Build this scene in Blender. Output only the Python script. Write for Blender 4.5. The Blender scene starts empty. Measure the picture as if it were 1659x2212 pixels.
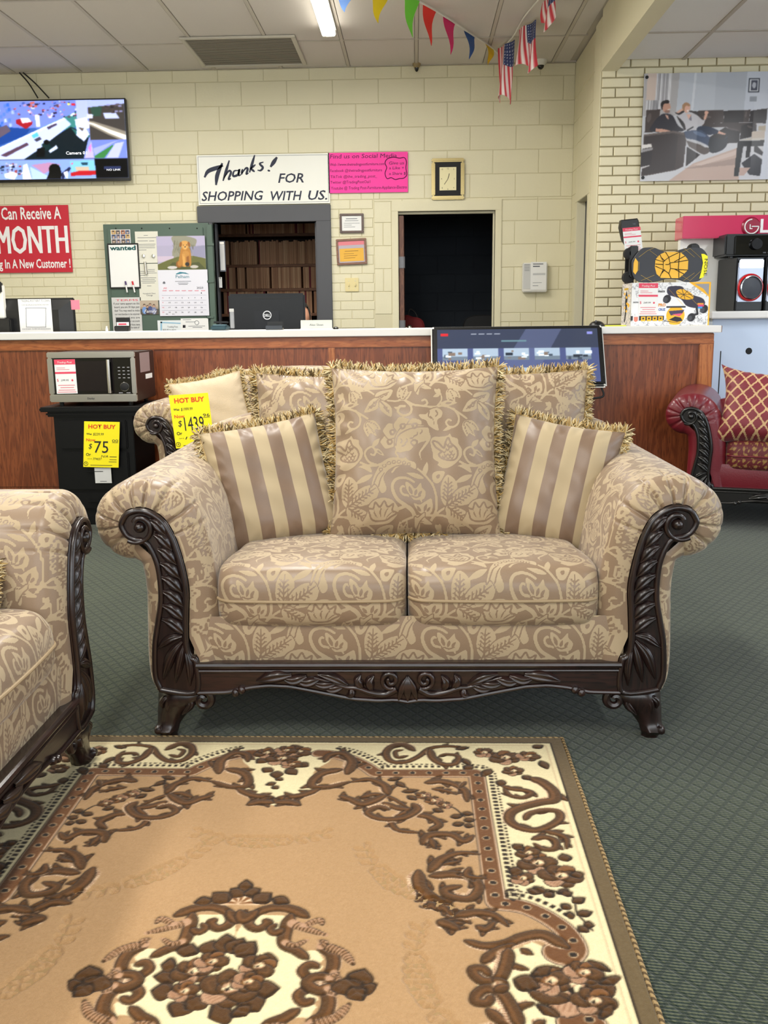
import bpy, bmesh, math, random
import numpy as np
from math import sin, cos, pi, radians, sqrt
from mathutils import Vector, Matrix
random.seed(7); rng = np.random.default_rng(7)
SC = bpy.context.scene
COL = SC.collection

# ------------------------------------------------------------------ camera
CAM_H, PITCH, YAW, ROLL, FPX = 1.12, 11.42, 1.95, 0.64, 2060.0
IW, IH = 1659.0, 2212.0
def _axes():
    p, y, r = radians(PITCH), radians(YAW), radians(ROLL)
    fw = np.array([-sin(y)*cos(p), cos(y)*cos(p), -sin(p)])
    rt = np.array([cos(y), sin(y), 0.0]); up = np.cross(rt, fw)
    return rt*cos(r)-up*sin(r), rt*sin(r)+up*cos(r), fw
RT, UP, FW = _axes()
cd = bpy.data.cameras.new('camera'); cam = bpy.data.objects.new('camera', cd); COL.objects.link(cam)
cd.sensor_fit = 'HORIZONTAL'; cd.sensor_width = 36.0; cd.lens = 36.0*FPX/IW; cd.clip_start = 0.02
cam.matrix_world = Matrix(((RT[0], UP[0], -FW[0], 0), (RT[1], UP[1], -FW[1], 0), (RT[2], UP[2], -FW[2], CAM_H), (0, 0, 0, 1)))
SC.camera = cam
SC.cycles.adaptive_threshold = 0.06; SC.cycles.max_bounces = 5; SC.cycles.diffuse_bounces = 3; SC.cycles.glossy_bounces = 3; SC.cycles.transmission_bounces = 2

# ------------------------------------------------------------------ world, lights, exposure
w = bpy.data.worlds.new('world'); SC.world = w; w.use_nodes = True
bg = w.node_tree.nodes['Background']; bg.inputs[0].default_value = (0.85, 0.93, 1.0, 1); bg.inputs[1].default_value = 0.5
SC.view_settings.view_transform = 'Standard'; SC.view_settings.look = 'None'
SC.view_settings.gamma = 1.0; SC.view_settings.exposure = 0.0; SC.view_settings.use_curve_mapping = False
def area(name, loc, rot, sx, sy, power, color):
    l = bpy.data.lights.new(name, 'AREA'); l.shape = 'RECTANGLE'; l.size = sx; l.size_y = sy
    l.energy = power; l.color = color
    o = bpy.data.objects.new(name, l); COL.objects.link(o); o.location = loc; o.rotation_euler = rot
    return o
# daylight through the shop windows behind the camera
area('window_daylight', (0.4, -3.4, 2.1), (radians(78), 0, 0), 8.0, 1.8, 165, (0.93, 0.97, 1.0))
area('window_daylight_side', (6.2, 1.6, 1.7), (radians(80), 0, radians(90)), 6.0, 2.4, 130, (0.80, 0.90, 1.0))
# rows of fluorescent tubes under the ceiling
for lx in (-2.6, -0.62):
    for ly in (0.2, 3.4, 6.3):
        area('fluorescent_light', (lx, ly, 3.14), (0, 0, 0), 0.30, 1.3, 66, (1.0, 0.97, 0.90))
for ly in (1.0, 4.6): area('fluorescent_light_side', (3.1, ly, 2.82), (0, 0, 0), 0.22, 1.3, 45, (0.95, 0.97, 1.0))

# ------------------------------------------------------------------ helpers
def W(px, py, Y):
    """a point of the place on the vertical plane y = Y, read off the photograph"""
    d = RT*((px-IW/2)/FPX)+UP*((IH/2-py)/FPX)+FW
    t = Y/d[1]; return np.array([t*d[0], Y, CAM_H+t*d[2]])
def G(px, py, Z):
    d = RT*((px-IW/2)/FPX)+UP*((IH/2-py)/FPX)+FW
    t = (Z-CAM_H)/d[2]; return np.array([t*d[0], t*d[1], Z])
def XP(px, py, X):
    d = RT*((px-IW/2)/FPX)+UP*((IH/2-py)/FPX)+FW
    t = X/d[0]; return np.array([X, t*d[1], CAM_H+t*d[2]])
def s2l(c):
    c = np.asarray(c, float)/255.0
    return np.where(c <= 0.04045, c/12.92, ((c+0.055)/1.055)**2.4)
def rgba(c): return tuple(float(v) for v in s2l(c))+(1.0,)

def link(name, data, parent=None):
    o = bpy.data.objects.new(name, data); COL.objects.link(o)
    if parent is not None: o.parent = parent
    return o
def tag(o, label=None, cat=None, group=None, kind=None):
    if label: o['label'] = label
    if cat: o['category'] = cat
    if group: o['group'] = group
    if kind: o['kind'] = kind
    return o
def thing(name, label, cat, loc=(0, 0, 0), rz=0.0, group=None):
    o = bpy.data.objects.new(name, None); COL.objects.link(o); o.empty_display_size = 0.05
    o.location = tuple(float(v) for v in loc); o.rotation_euler = (0, 0, rz)
    return tag(o, label, cat, group)
def struct(o): o['kind'] = 'structure'; return o
def mk(name, V, F, mat=None, parent=None, smooth=False, world=False, attrs=None):
    """one mesh object; F is an (n,4)/(n,3) array or a list of polygons"""
    V = np.asarray(V, float)
    if world and parent is not None: V = V-np.array(parent.location)
    me = bpy.data.meshes.new(name)
    if isinstance(F, np.ndarray):
        n, k = F.shape
        me.vertices.add(len(V)); me.vertices.foreach_set('co', V.astype(np.float32).ravel())
        me.loops.add(n*k); me.loops.foreach_set('vertex_index', F.astype(np.int32).ravel())
        me.polygons.add(n); me.polygons.foreach_set('loop_start', np.arange(0, n*k, k, dtype=np.int32))
        me.polygons.foreach_set('loop_total', np.full(n, k, dtype=np.int32))
        me.update(calc_edges=True)
    else:
        me.from_pydata([tuple(map(float, v)) for v in V], [], [tuple(int(i) for i in f) for f in F])
    if smooth: me.polygons.foreach_set('use_smooth', np.ones(len(me.polygons), dtype=bool))
    if attrs:
        for an, av in attrs.items():
            av = np.asarray(av, np.float32)
            if av.ndim == 1:
                a = me.attributes.new(an, 'FLOAT', 'POINT'); a.data.foreach_set('value', av.ravel())
            else:
                if av.shape[1] == 3: av = np.concatenate([av, np.ones((len(av), 1), np.float32)], 1)
                a = me.attributes.new(an, 'FLOAT_COLOR', 'POINT'); a.data.foreach_set('color', av.ravel())
    if mat is not None: me.materials.append(mat)
    me.update()
    return link(name, me, parent)
def gridF(nu, nv, cu=False, cv=False):
    iu = np.arange(nu if cu else nu-1); iv = np.arange(nv if cv else nv-1)
    a, b = np.meshgrid(iu, iv, indexing='ij')
    a2, b2 = (a+1) % nu, (b+1) % nv
    return np.stack([a*nv+b, a2*nv+b, a2*nv+b2, a*nv+b2], -1).reshape(-1, 4)
class MB:
    """collects shapes of ONE part, then builds it"""
    def __init__(s): s.v = []; s.f = []; s.n = 0
    def add(s, V, F):
        V = np.asarray(V, float); s.v.append(V)
        s.f += [tuple(int(i)+s.n for i in f) for f in F]; s.n += len(V); return s
    def box(s, c, d, bev=0.0, rot=None):
        c = np.array(c, float); hx, hy, hz = np.array(d, float)/2
        if bev <= 0:
            V = np.array([[x, y, z] for x in (-hx, hx) for y in (-hy, hy) for z in (-hz, hz)])
            F = [(0, 1, 3, 2), (4, 6, 7, 5), (0, 4, 5, 1), (2, 3, 7, 6), (0, 2, 6, 4), (1, 5, 7, 3)]
        else:
            b = min(bev, hx*.99, hy*.99, hz*.99)
            bm = bmesh.new(); bmesh.ops.create_cube(bm, size=1)
            for v in bm.verts: v.co = Vector((v.co.x*2*hx, v.co.y*2*hy, v.co.z*2*hz))
            bmesh.ops.bevel(bm, geom=bm.edges[:], offset=b, segments=2, affect='EDGES')
            bm.verts.index_update(); V = np.array([v.co[:] for v in bm.verts]); F = [[v.index for v in f.verts] for f in bm.faces]; bm.free()
        if rot is not None: V = V@np.array(rot).T
        return s.add(V+c, F)
    def tube(s, P, r, n=8, cap=True, flat=1.0, upv=None):
        P = np.asarray(P, float); m = len(P); r = np.broadcast_to(np.asarray(r, float), (m,))
        T = np.gradient(P, axis=0); T /= np.linalg.norm(T, axis=1, keepdims=True)+1e-12
        a = np.array(upv if upv is not None else ((0, 0, 1.) if abs(T[0][2]) < .9 else (1., 0, 0)))
        rings = []
        for i in range(m):
            a = a-T[i]*np.dot(a, T[i]); a /= np.linalg.norm(a)+1e-12; b = np.cross(T[i], a)
            th = np.arange(n)*2*pi/n
            rings.append(P[i]+r[i]*(np.outer(np.cos(th), a)*flat+np.outer(np.sin(th), b)))
        V = np.concatenate(rings); F = gridF(m, n, False, True).tolist()
        if cap: F += [list(range(n))[::-1], list(range((m-1)*n, m*n))]
        return s.add(V, F)
    def lathe(s, prof, c=(0, 0, 0), n=20, axis='z', cap=True):
        prof = np.array(prof, float); th = np.arange(n)*2*pi/n
        V = np.stack([np.outer(prof[:, 0], np.cos(th)), np.outer(prof[:, 0], np.sin(th)), np.outer(prof[:, 1], np.ones(n))], -1).reshape(-1, 3)
        if axis == 'y': V = V[:, [0, 2, 1]]
        elif axis == 'x': V = V[:, [2, 0, 1]]
        F = gridF(len(prof), n, False, True).tolist()
        if cap: F += [list(range(n))[::-1], list(range((len(prof)-1)*n, len(prof)*n))]
        return s.add(V+np.array(c), F)
    def prism(s, outline, y0, y1, bev=0.0):
        """outline in (x,z), extruded along y (front y0)"""
        o = np.array(outline, float); n = len(o); c = o.mean(0)
        if bev > 0:
            e = np.roll(o, -1, 0)-np.roll(o, 1, 0); nn = np.stack([e[:, 1], -e[:, 0]], 1); nn /= np.linalg.norm(nn, axis=1, keepdims=True)+1e-9
            ar = 0.5*np.sum(o[:, 0]*np.roll(o[:, 1], -1)-np.roll(o[:, 0], -1)*o[:, 1])
            if ar < 0: nn = -nn
            oi = o-nn*bev; sgn = 1 if y1 > y0 else -1
            L = [(oi, y0), (o, y0+sgn*bev), (o, y1)]
        else: L = [(o, y0), (o, y1)]
        V = np.concatenate([np.stack([q[:, 0], np.full(n, y), q[:, 1]], 1) for q, y in L])
        F = gridF(len(L), n, False, True).tolist()+[list(range(n))[::-1], list(range((len(L)-1)*n, len(L)*n))]
        return s.add(V, F)
    def quad(s, P): return s.add(P, [(0, 1, 2, 3)])
    def build(s, name, mat=None, parent=None, smooth=False, world=False, angle=None):
        o = mk(name, np.concatenate(s.v), s.f, mat, parent, False, world)
        bm = bmesh.new(); bm.from_mesh(o.data); bmesh.ops.recalc_face_normals(bm, faces=bm.faces[:]); bm.to_mesh(o.data); bm.free()
        if smooth:
            o.data.polygons.foreach_set('use_smooth', np.ones(len(o.data.polygons), dtype=bool))
            o.data.set_sharp_from_angle(angle=radians(angle or 40))
        return o
def bx(name, c, d, mat, parent=None, bev=0.0, world=False, rot=None):
    return MB().box(c, d, bev, rot).build(name, mat, parent, smooth=bev > 0, world=world)
def bx2(name, lo, hi, mat, parent=None, bev=0.0, world=False):
    lo, hi = np.array(lo, float), np.array(hi, float)
    return bx(name, (lo+hi)/2, np.abs(hi-lo), mat, parent, bev, world)
def cat(P, n=8, closed=False):
    """Catmull-Rom through the points"""
    P = np.asarray(P, float); m = len(P)
    if m < 3 and not closed:
        t = np.linspace(0, 1, n+1)[:, None]; return P[0]*(1-t)+P[-1]*t
    Q = np.concatenate([P[-1:], P, P[:2]]) if closed else np.concatenate([2*P[:1]-P[1:2], P, 2*P[-1:]-P[-2:-1]])
    out = []; t = np.linspace(0, 1, n, endpoint=False)[:, None]
    for i in range(m if closed else m-1):
        a, b, c, d = Q[i], Q[i+1], Q[i+2], Q[i+3]
        out.append(0.5*((2*b)+(-a+c)*t+(2*a-5*b+4*c-d)*t*t+(-a+3*b-3*c+d)*t**3))
    out = np.concatenate(out)
    return out if closed else np.concatenate([out, P[-1:]])
def resample(P, sp=None, n=None):
    P = np.asarray(P, float); L = np.concatenate([[0], np.cumsum(np.linalg.norm(np.diff(P, axis=0), axis=1))])
    n = n or max(3, int(round(L[-1]/sp))+1); s = np.linspace(0, L[-1], n)
    return np.stack([np.interp(s, L, P[:, k]) for k in range(P.shape[1])], 1), s

class Cv:
    """a small painter: colour field over x in 0..w, y in 0..h (y down)"""
    def __init__(s, w, h, res, bgc, wrap=False):
        s.w, s.h, s.k, s.wrap = w, h, res, wrap
        s.nx, s.ny = int(round(w*res)), int(round(h*res))
        s.a = np.empty((s.ny, s.nx, 3)); s.a[:] = bgc
        s.clip = None
    def _offs(s, lo, hi):
        for dx in ((-s.w, 0, s.w) if s.wrap else (0,)):
            for dy in ((-s.h, 0, s.h) if s.wrap else (0,)):
                if hi[0]+dx < 0 or lo[0]+dx > s.w or hi[1]+dy < 0 or lo[1]+dy > s.h: continue
                yield dx, dy
    def _win(s, lo, hi):
        i0, i1 = max(0, int(lo[0]*s.k)-1), min(s.nx, int(hi[0]*s.k)+2)
        j0, j1 = max(0, int(lo[1]*s.k)-1), min(s.ny, int(hi[1]*s.k)+2)
        if i1 <= i0 or j1 <= j0: return None
        X, Y = np.meshgrid((np.arange(i0, i1)+.5)/s.k, (np.arange(j0, j1)+.5)/s.k)
        return i0, i1, j0, j1, X, Y
    def put(s, wn, cov, col):
        i0, i1, j0, j1 = wn[:4]
        if s.clip is not None: cov = cov*s.clip[j0:j1, i0:i1]
        A = s.a[j0:j1, i0:i1]; A += (np.asarray(col, float)-A)*cov[..., None]
    def poly(s, P, col, al=1.0):
        P = np.asarray(P, float)
        for dx, dy in s._offs(P.min(0), P.max(0)):
            Q = P+[dx, dy]; wn = s._win(Q.min(0), Q.max(0))
            if wn is None: continue
            X, Y = wn[4], wn[5]; ins = np.zeros(X.shape, bool)
            for (x0, y0), (x1, y1) in zip(Q, np.roll(Q, -1, 0)):
                if y0 == y1: continue
                c = ((y0 <= Y) & (Y < y1)) | ((y1 <= Y) & (Y < y0))
                ins ^= c & (X < x0+(Y-y0)*(x1-x0)/(y1-y0))
            s.put(wn, ins*al, col)
    def mask_poly(s, P):
        b = Cv(s.w, s.h, s.k, (0, 0, 0)); b.poly(P, (1, 1, 1)); return b.a[..., 0]
    def stroke(s, P, wd, col, al=1.0, hatch=None):
        P = np.asarray(P, float); r = np.broadcast_to(np.asarray(wd, float)/2, (len(P),)); R = r.max()+1/s.k
        L = np.concatenate([[0], np.cumsum(np.linalg.norm(np.diff(P, axis=0), axis=1))])
        for dx, dy in s._offs(P.min(0)-R, P.max(0)+R):
            Q = P+[dx, dy]; wn = s._win(Q.min(0)-R, Q.max(0)+R)
            if wn is None: continue
            i0, i1, j0, j1, X, Y = wn; best = np.full(X.shape, 1e9); arc = np.zeros(X.shape)
            for i in range(len(Q)-1):
                a, b = Q[i], Q[i+1]; lo = np.minimum(a, b)-R; hi = np.maximum(a, b)+R
                ii0, ii1 = max(i0, int(lo[0]*s.k)-1), min(i1, int(hi[0]*s.k)+2); jj0, jj1 = max(j0, int(lo[1]*s.k)-1), min(j1, int(hi[1]*s.k)+2)
                if ii1 <= ii0 or jj1 <= jj0: continue
                sl = (slice(jj0-j0, jj1-j0), slice(ii0-i0, ii1-i0)); x, y = X[sl], Y[sl]
                d = b-a; l2 = d@d+1e-12; t = np.clip(((x-a[0])*d[0]+(y-a[1])*d[1])/l2, 0, 1)
                dist = np.hypot(x-a[0]-t*d[0], y-a[1]-t*d[1])-(r[i]+(r[i+1]-r[i])*t)
                m = dist < best[sl]; best[sl] = np.where(m, dist, best[sl]); arc[sl] = np.where(m, L[i]+t*(L[i+1]-L[i]), arc[sl])
            cov = np.clip(.5-best*s.k, 0, 1)*al
            if hatch: cov = cov*(np.sin(arc*2*pi/hatch) > -0.1)
            s.put(wn, cov, col)
    def ell(s, cx, cy, rx, ry, col, al=1.0, rot=0.0, n=28):
        t = np.arange(n)*2*pi/n; x, y = rx*np.cos(t), ry*np.sin(t)
        s.poly(np.stack([cx+x*cos(rot)-y*sin(rot), cy+x*sin(rot)+y*cos(rot)], 1), col, al)
    def rect(s, x0, y0, x1, y1, col, al=1.0): s.poly([(x0, y0), (x1, y0), (x1, y1), (x0, y1)], col, al)
    def smear(s, sig):
        fy = np.fft.fftfreq(s.ny)[:, None]; fx = np.fft.fftfreq(s.nx)[None]; g = np.exp(-2*(pi*sig*s.k)**2*(fx**2+fy**2))
        for c in range(3): s.a[..., c] = np.real(np.fft.ifft2(np.fft.fft2(s.a[..., c])*g))
        return s
    def sample(s, x, y):
        u = x*s.k-.5; v = y*s.k-.5; i = np.floor(u).astype(int); j = np.floor(v).astype(int); fu, fv = (u-i)[..., None], (v-j)[..., None]
        if s.wrap: f = lambda jj, ii: s.a[jj % s.ny, ii % s.nx]
        else: f = lambda jj, ii: s.a[np.clip(jj, 0, s.ny-1), np.clip(ii, 0, s.nx-1)]
        return (f(j, i)*(1-fu)+f(j, i+1)*fu)*(1-fv)+(f(j+1, i)*(1-fu)+f(j+1, i+1)*fu)*fv

# ------------------------------------------------------------------ materials (all node-built)
_mats = {}
def mat(name, col=(128, 128, 128), rough=0.6, metal=0.0, emit=None, estr=1.0, spec=0.5, bump=None, var=None, coat=0.0, sheen=0.0):
    if name in _mats: return _mats[name]
    m = bpy.data.materials.new(name); m.use_nodes = True; nt = m.node_tree; b = nt.nodes['Principled BSDF']
    b.inputs['Base Color'].default_value = rgba(col); b.inputs['Roughness'].default_value = rough; b.inputs['Metallic'].default_value = metal
    b.inputs['Specular IOR Level'].default_value = spec; b.inputs['Coat Weight'].default_value = coat; b.inputs['Sheen Weight'].default_value = sheen
    if emit is not None: b.inputs['Emission Color'].default_value = rgba(emit); b.inputs['Emission Strength'].default_value = estr
    if var or bump:
        tc = nt.nodes.new('ShaderNodeTexCoord')
    if var:      # (scale, other colour, amount)
        n = nt.nodes.new('ShaderNodeTexNoise'); n.inputs['Scale'].default_value = var[0]; n.inputs['Detail'].default_value = 5
        nt.links.new(tc.outputs['Object'], n.inputs['Vector'])
        r = nt.nodes.new('ShaderNodeMapRange'); r.inputs['From Min'].default_value = .35; r.inputs['From Max'].default_value = .65; r.inputs['To Max'].default_value = var[2]
        nt.links.new(n.outputs['Fac'], r.inputs['Value'])
        x = nt.nodes.new('ShaderNodeMix'); x.data_type = 'RGBA'; x.inputs['A'].default_value = rgba(col); x.inputs['B'].default_value = rgba(var[1])
        nt.links.new(r.outputs['Result'], x.inputs['Factor']); nt.links.new(x.outputs['Result'], b.inputs['Base Color'])
    if bump:     # (scale, strength, distance)
        n = nt.nodes.new('ShaderNodeTexNoise'); n.inputs['Scale'].default_value = bump[0]; n.inputs['Detail'].default_value = 4
        nt.links.new(tc.outputs['Object'], n.inputs['Vector'])
        bp = nt.nodes.new('ShaderNodeBump'); bp.inputs['Strength'].default_value = bump[1]; bp.inputs['Distance'].default_value = bump[2]
        nt.links.new(n.outputs['Fac'], bp.inputs['Height']); nt.links.new(bp.outputs['Normal'], b.inputs['Normal'])
    _mats[name] = m; return m
class NT:
    """shorthand for building a node tree"""
    def __init__(s, m): s.t = m.node_tree; s.b = s.t.nodes['Principled BSDF']
    def n(s, kind, **kw):
        x = s.t.nodes.new(kind)
        for k, v in kw.items(): setattr(x, k, v)
        return x
    def put(s, sock, v):
        if isinstance(v, (int, float)): sock.default_value = v
        elif isinstance(v, tuple): sock.default_value = v
        else: s.t.links.new(v, sock)
    def m(s, op, a, b=0.0, c=None):
        x = s.n('ShaderNodeMath', operation=op); s.put(x.inputs[0], a); s.put(x.inputs[1], b)
        if c is not None: s.put(x.inputs[2], c)
        return x.outputs[0]
    def mix(s, f, a, b):
        x = s.n('ShaderNodeMix', data_type='RGBA'); s.put(x.inputs['Factor'], f); s.put(x.inputs['A'], a); s.put(x.inputs['B'], b); return x.outputs['Result']
    def fmix(s, f, a, b):
        x = s.n('ShaderNodeMix', data_type='FLOAT'); s.put(x.inputs['Factor'], f); s.put(x.inputs['A'], a); s.put(x.inputs['B'], b); return x.outputs['Result']
    def rng(s, v, a, b, c=0.0, d=1.0):
        x = s.n('ShaderNodeMapRange'); x.interpolation_type = 'SMOOTHSTEP'
        s.put(x.inputs['Value'], v); s.put(x.inputs['From Min'], a); s.put(x.inputs['From Max'], b); s.put(x.inputs['To Min'], c); s.put(x.inputs['To Max'], d); return x.outputs['Result']
    def obj(s): return s.n('ShaderNodeTexCoord').outputs['Object']
    def noise(s, vec, scale, det=4.0, dist=0.0):
        x = s.n('ShaderNodeTexNoise'); s.put(x.inputs['Vector'], vec); x.inputs['Scale'].default_value = scale; x.inputs['Detail'].default_value = det; x.inputs['Distortion'].default_value = dist; return x.outputs['Fac']
    def bump(s, h, st, d):
        x = s.n('ShaderNodeBump'); x.inputs['Strength'].default_value = st; x.inputs['Distance'].default_value = d; s.put(x.inputs['Height'], h); s.t.links.new(x.outputs['Normal'], s.b.inputs['Normal'])
    def set(s, k, v): s.put(s.b.inputs[k], v)
    def attr(s, name, which='Fac'):
        x = s.n('ShaderNodeAttribute', attribute_name=name); return x.outputs[which]
def newm(name):
    m = bpy.data.materials.new(name); m.use_nodes = True; _mats[name] = m; return m

CREAM = mat('cream_wall_paint', (227, 220, 190), .5, bump=(60, .25, .004), var=(1.1, (216, 208, 174), .5))
CREAMB = mat('cream_brick_paint', (231, 222, 190), .45, bump=(90, .3, .003), var=(3, (220, 210, 174), .5))
MORTAR = mat('painted_joint', (214, 206, 174), .7)
MORTARD = mat('shaded_raked_joint', (166, 155, 122), .85)  # joints are cream as well; the shade inside them is put into this colour
TILE = mat('ceiling_tile_board', (212, 205, 197), .8, bump=(220, .5, .003), var=(260, (194, 187, 178), .35))
TBAR = mat('ceiling_grid_metal', (188, 180, 168), .5)
GREY = mat('charcoal_door_paint', (72, 73, 78), .5)
GREEN = mat('sage_door_paint', (78, 98, 86), .45)
BLACK = mat('black_plastic', (14, 14, 15), .35)
MATTE = mat('matte_black', (16, 16, 17), .7)
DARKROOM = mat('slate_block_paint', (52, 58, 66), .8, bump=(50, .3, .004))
WHITE = mat('white_paper', (236, 236, 234), .6)
WHITEP = mat('white_laminate', (233, 231, 226), .35, bump=(300, .05, .001))
INK = mat('black_ink', (22, 22, 34), .6)
NAVY = mat('navy_ink', (28, 34, 58), .6)
GREYINK = mat('grey_ink', (105, 108, 116), .6)
RED = mat('sign_red', (196, 30, 52), .45)
TAGRED = mat('tag_red', (226, 74, 100), .6)
YELLOW = mat('tag_yellow', (252, 236, 20), .5)
ORANGE = mat('tag_orange_red', (226, 80, 30), .55)
PINKP = mat('hot_pink_card', (255, 58, 166), .6)
STEEL = mat('brushed_steel', (196, 192, 184), .3, 1.0)
CHROME = mat('chrome', (225, 225, 228), .12, 1.0)
GLASSB = mat('black_glass', (8, 8, 11), .06, spec=.6)
GOLD = mat('brass_frame', (186, 168, 118), .25, 1.0)

def wood(name, c0, c1, c2, scale=1.0, rough=.35, axis='z', coat=0.2):
    m = newm(name); t = NT(m); mp = t.n('ShaderNodeMapping'); t.put(mp.inputs['Vector'], t.obj())
    sc = {'z': (9, 9, .9), 'x': (.9, 9, 9), 'y': (9, .9, 9)}[axis]; mp.inputs['Scale'].default_value = tuple(v*scale for v in sc)
    a = t.noise(mp.outputs[0], 1.3, 3, .6)
    wv = t.m('SINE', t.m('MULTIPLY', a, 60.0)); wv = t.rng(wv, -1.0, 1.0)
    mp2 = t.n('ShaderNodeMapping'); t.put(mp2.inputs['Vector'], t.obj()); mp2.inputs['Scale'].default_value = tuple(v*scale*14 for v in sc)
    f = t.noise(mp2.outputs[0], 1.5, 4)
    c = t.mix(wv, rgba(c0), rgba(c1)); c = t.mix(t.rng(f, .52, .72), c, rgba(c2))
    t.set('Base Color', c); t.set('Roughness', rough); t.set('Coat Weight', coat); t.set('Coat Roughness', .25); t.bump(f, .12, .002)
    return m
OAK = wood('red_oak_panel', (140, 76, 42), (118, 60, 32), (84, 40, 22), .8)
OAKT = wood('honey_oak_trim', (176, 104, 56), (156, 86, 44), (120, 64, 32), 1.0, axis='x')
OAKTV = wood('honey_oak_trim_upright', (182, 112, 60), (160, 90, 46), (126, 68, 34), 1.0)
MAHOG = wood('dark_carved_wood', (40, 25, 22), (31, 20, 18), (21, 14, 14), 1.2, .28, 'z', .35)
MAHOGX = wood('dark_carved_wood_rail', (46, 28, 24), (34, 22, 19), (22, 15, 14), 1.2, .28, 'x', .35)
BROWND = wood('brown_door_edge', (128, 84, 62), (108, 68, 50), (84, 50, 38), 1.5, .6)
SHELFW = wood('shelf_board', (134, 88, 56), (114, 72, 44), (90, 56, 34), 1.0, .6, 'x', 0)

def txt(parent, body, x, z, h, mt, y=-0.0015, width=None, shear=0.0, bold=0.0, align='LEFT', name='lettering', rot=0.0, frame=None, res=2):
    """flat lettering in the parent's x/z plane, facing -y; h = cap height"""
    c = bpy.data.curves.new('t', 'FONT'); c.body = body; c.size = h/0.70; c.shear = shear; c.offset = bold*h; c.align_x = 'LEFT'; c.resolution_u = res
    o = bpy.data.objects.new('t', c); COL.objects.link(o)
    dg = bpy.context.evaluated_depsgraph_get(); me = bpy.data.meshes.new_from_object(o.evaluated_get(dg))
    bpy.data.objects.remove(o); bpy.data.curves.remove(c)
    n = len(me.vertices)
    if n == 0: return None
    co = np.empty(n*3, np.float32); me.vertices.foreach_get('co', co); co = co.reshape(-1, 3)
    mn, mx = co[:, 0].min(), co[:, 0].max(); co[:, 0] -= mn; sx = 1.0
    if width: sx = width/max(1e-6, mx-mn); co[:, 0] *= sx
    ww = (mx-mn)*sx
    if align == 'CENTER': co[:, 0] -= ww/2
    elif align == 'RIGHT': co[:, 0] -= ww
    X, Z = co[:, 0].copy(), co[:, 1].copy()
    if rot: X, Z = X*cos(rot)-Z*sin(rot), X*sin(rot)+Z*cos(rot)
    X = X+x; Z = Z+z
    if frame is None: out = np.stack([X, np.full(n, y), Z], 1)
    else: o0, ex, ez, en = frame; out = o0+np.outer(X, ex)+np.outer(Z, ez)+np.outer(np.full(n, -y), en)
    me.vertices.foreach_set('co', out.astype(np.float32).ravel()); me.materials.clear(); me.materials.append(mt); me.update()
    return link(name, me, parent)
def lines(parent, L, mt, y=-0.001, name='printed_lines', frame=None):
    """rows of print too small to read: thin strips (x0,x1,z,h)"""
    V, F = [], []
    for x0, x1, z, h in L:
        i = len(V); V += [(x0, z), (x1, z), (x1, z+h), (x0, z+h)]; F.append((i, i+1, i+2, i+3))
    V = np.array(V)
    if frame is None: P = np.stack([V[:, 0], np.full(len(V), y), V[:, 1]], 1)
    else: o0, ex, ez, en = frame; P = o0+np.outer(V[:, 0], ex)+np.outer(V[:, 1], ez)-y*en
    o = mk(name, P, F, mt, parent); o['kind'] = 'stuff'; return o
def flat(parent, P, mt, name, y=-0.001, frame=None):
    """a flat printed shape given by its outline in (x,z)"""
    P = np.array(P, float)
    if frame is None: V = np.stack([P[:, 0], np.full(len(P), y), P[:, 1]], 1)
    else: o0, ex, ez, en = frame; V = o0+np.outer(P[:, 0], ex)+np.outer(P[:, 1], ez)-y*en
    return mk(name, V, [list(range(len(P)))], mt, parent)
def painted(name, cv, x0, x1, z0, z1, parent, mt, y=-0.001, nx=None, ny=None):
    """flat picture: painter field carried as point colours of a fine grid"""
    nx = nx or cv.nx; ny = ny or cv.ny
    U, Vv = np.meshgrid(np.linspace(0, 1, nx), np.linspace(0, 1, ny), indexing='ij')
    c = cv.sample(U*cv.w, Vv*cv.h).reshape(-1, 3)
    P = np.stack([x0+U*(x1-x0), np.full(U.shape, y), z1-Vv*(z1-z0)], -1).reshape(-1, 3)
    return mk(name, P, gridF(nx, ny)[:, ::-1], mt, parent, attrs={'Col': s2l(np.clip(c, 0, 255))})
def printmat(name, rough=.45, emit=0.0, spec=.5):
    m = newm(name); t = NT(m); c = t.attr('Col', 'Color'); t.set('Base Color', c); t.set('Roughness', rough); t.set('Specular IOR Level', spec)
    if emit: t.set('Emission Color', c); t.set('Emission Strength', emit); t.set('Base Color', (0.01, 0.01, 0.012, 1))
    return m
PRINT = printmat('printed_paper', .5); VINYL = printmat('printed_vinyl', .3); SCREEN = printmat('lit_screen', .12, .95)
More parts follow.
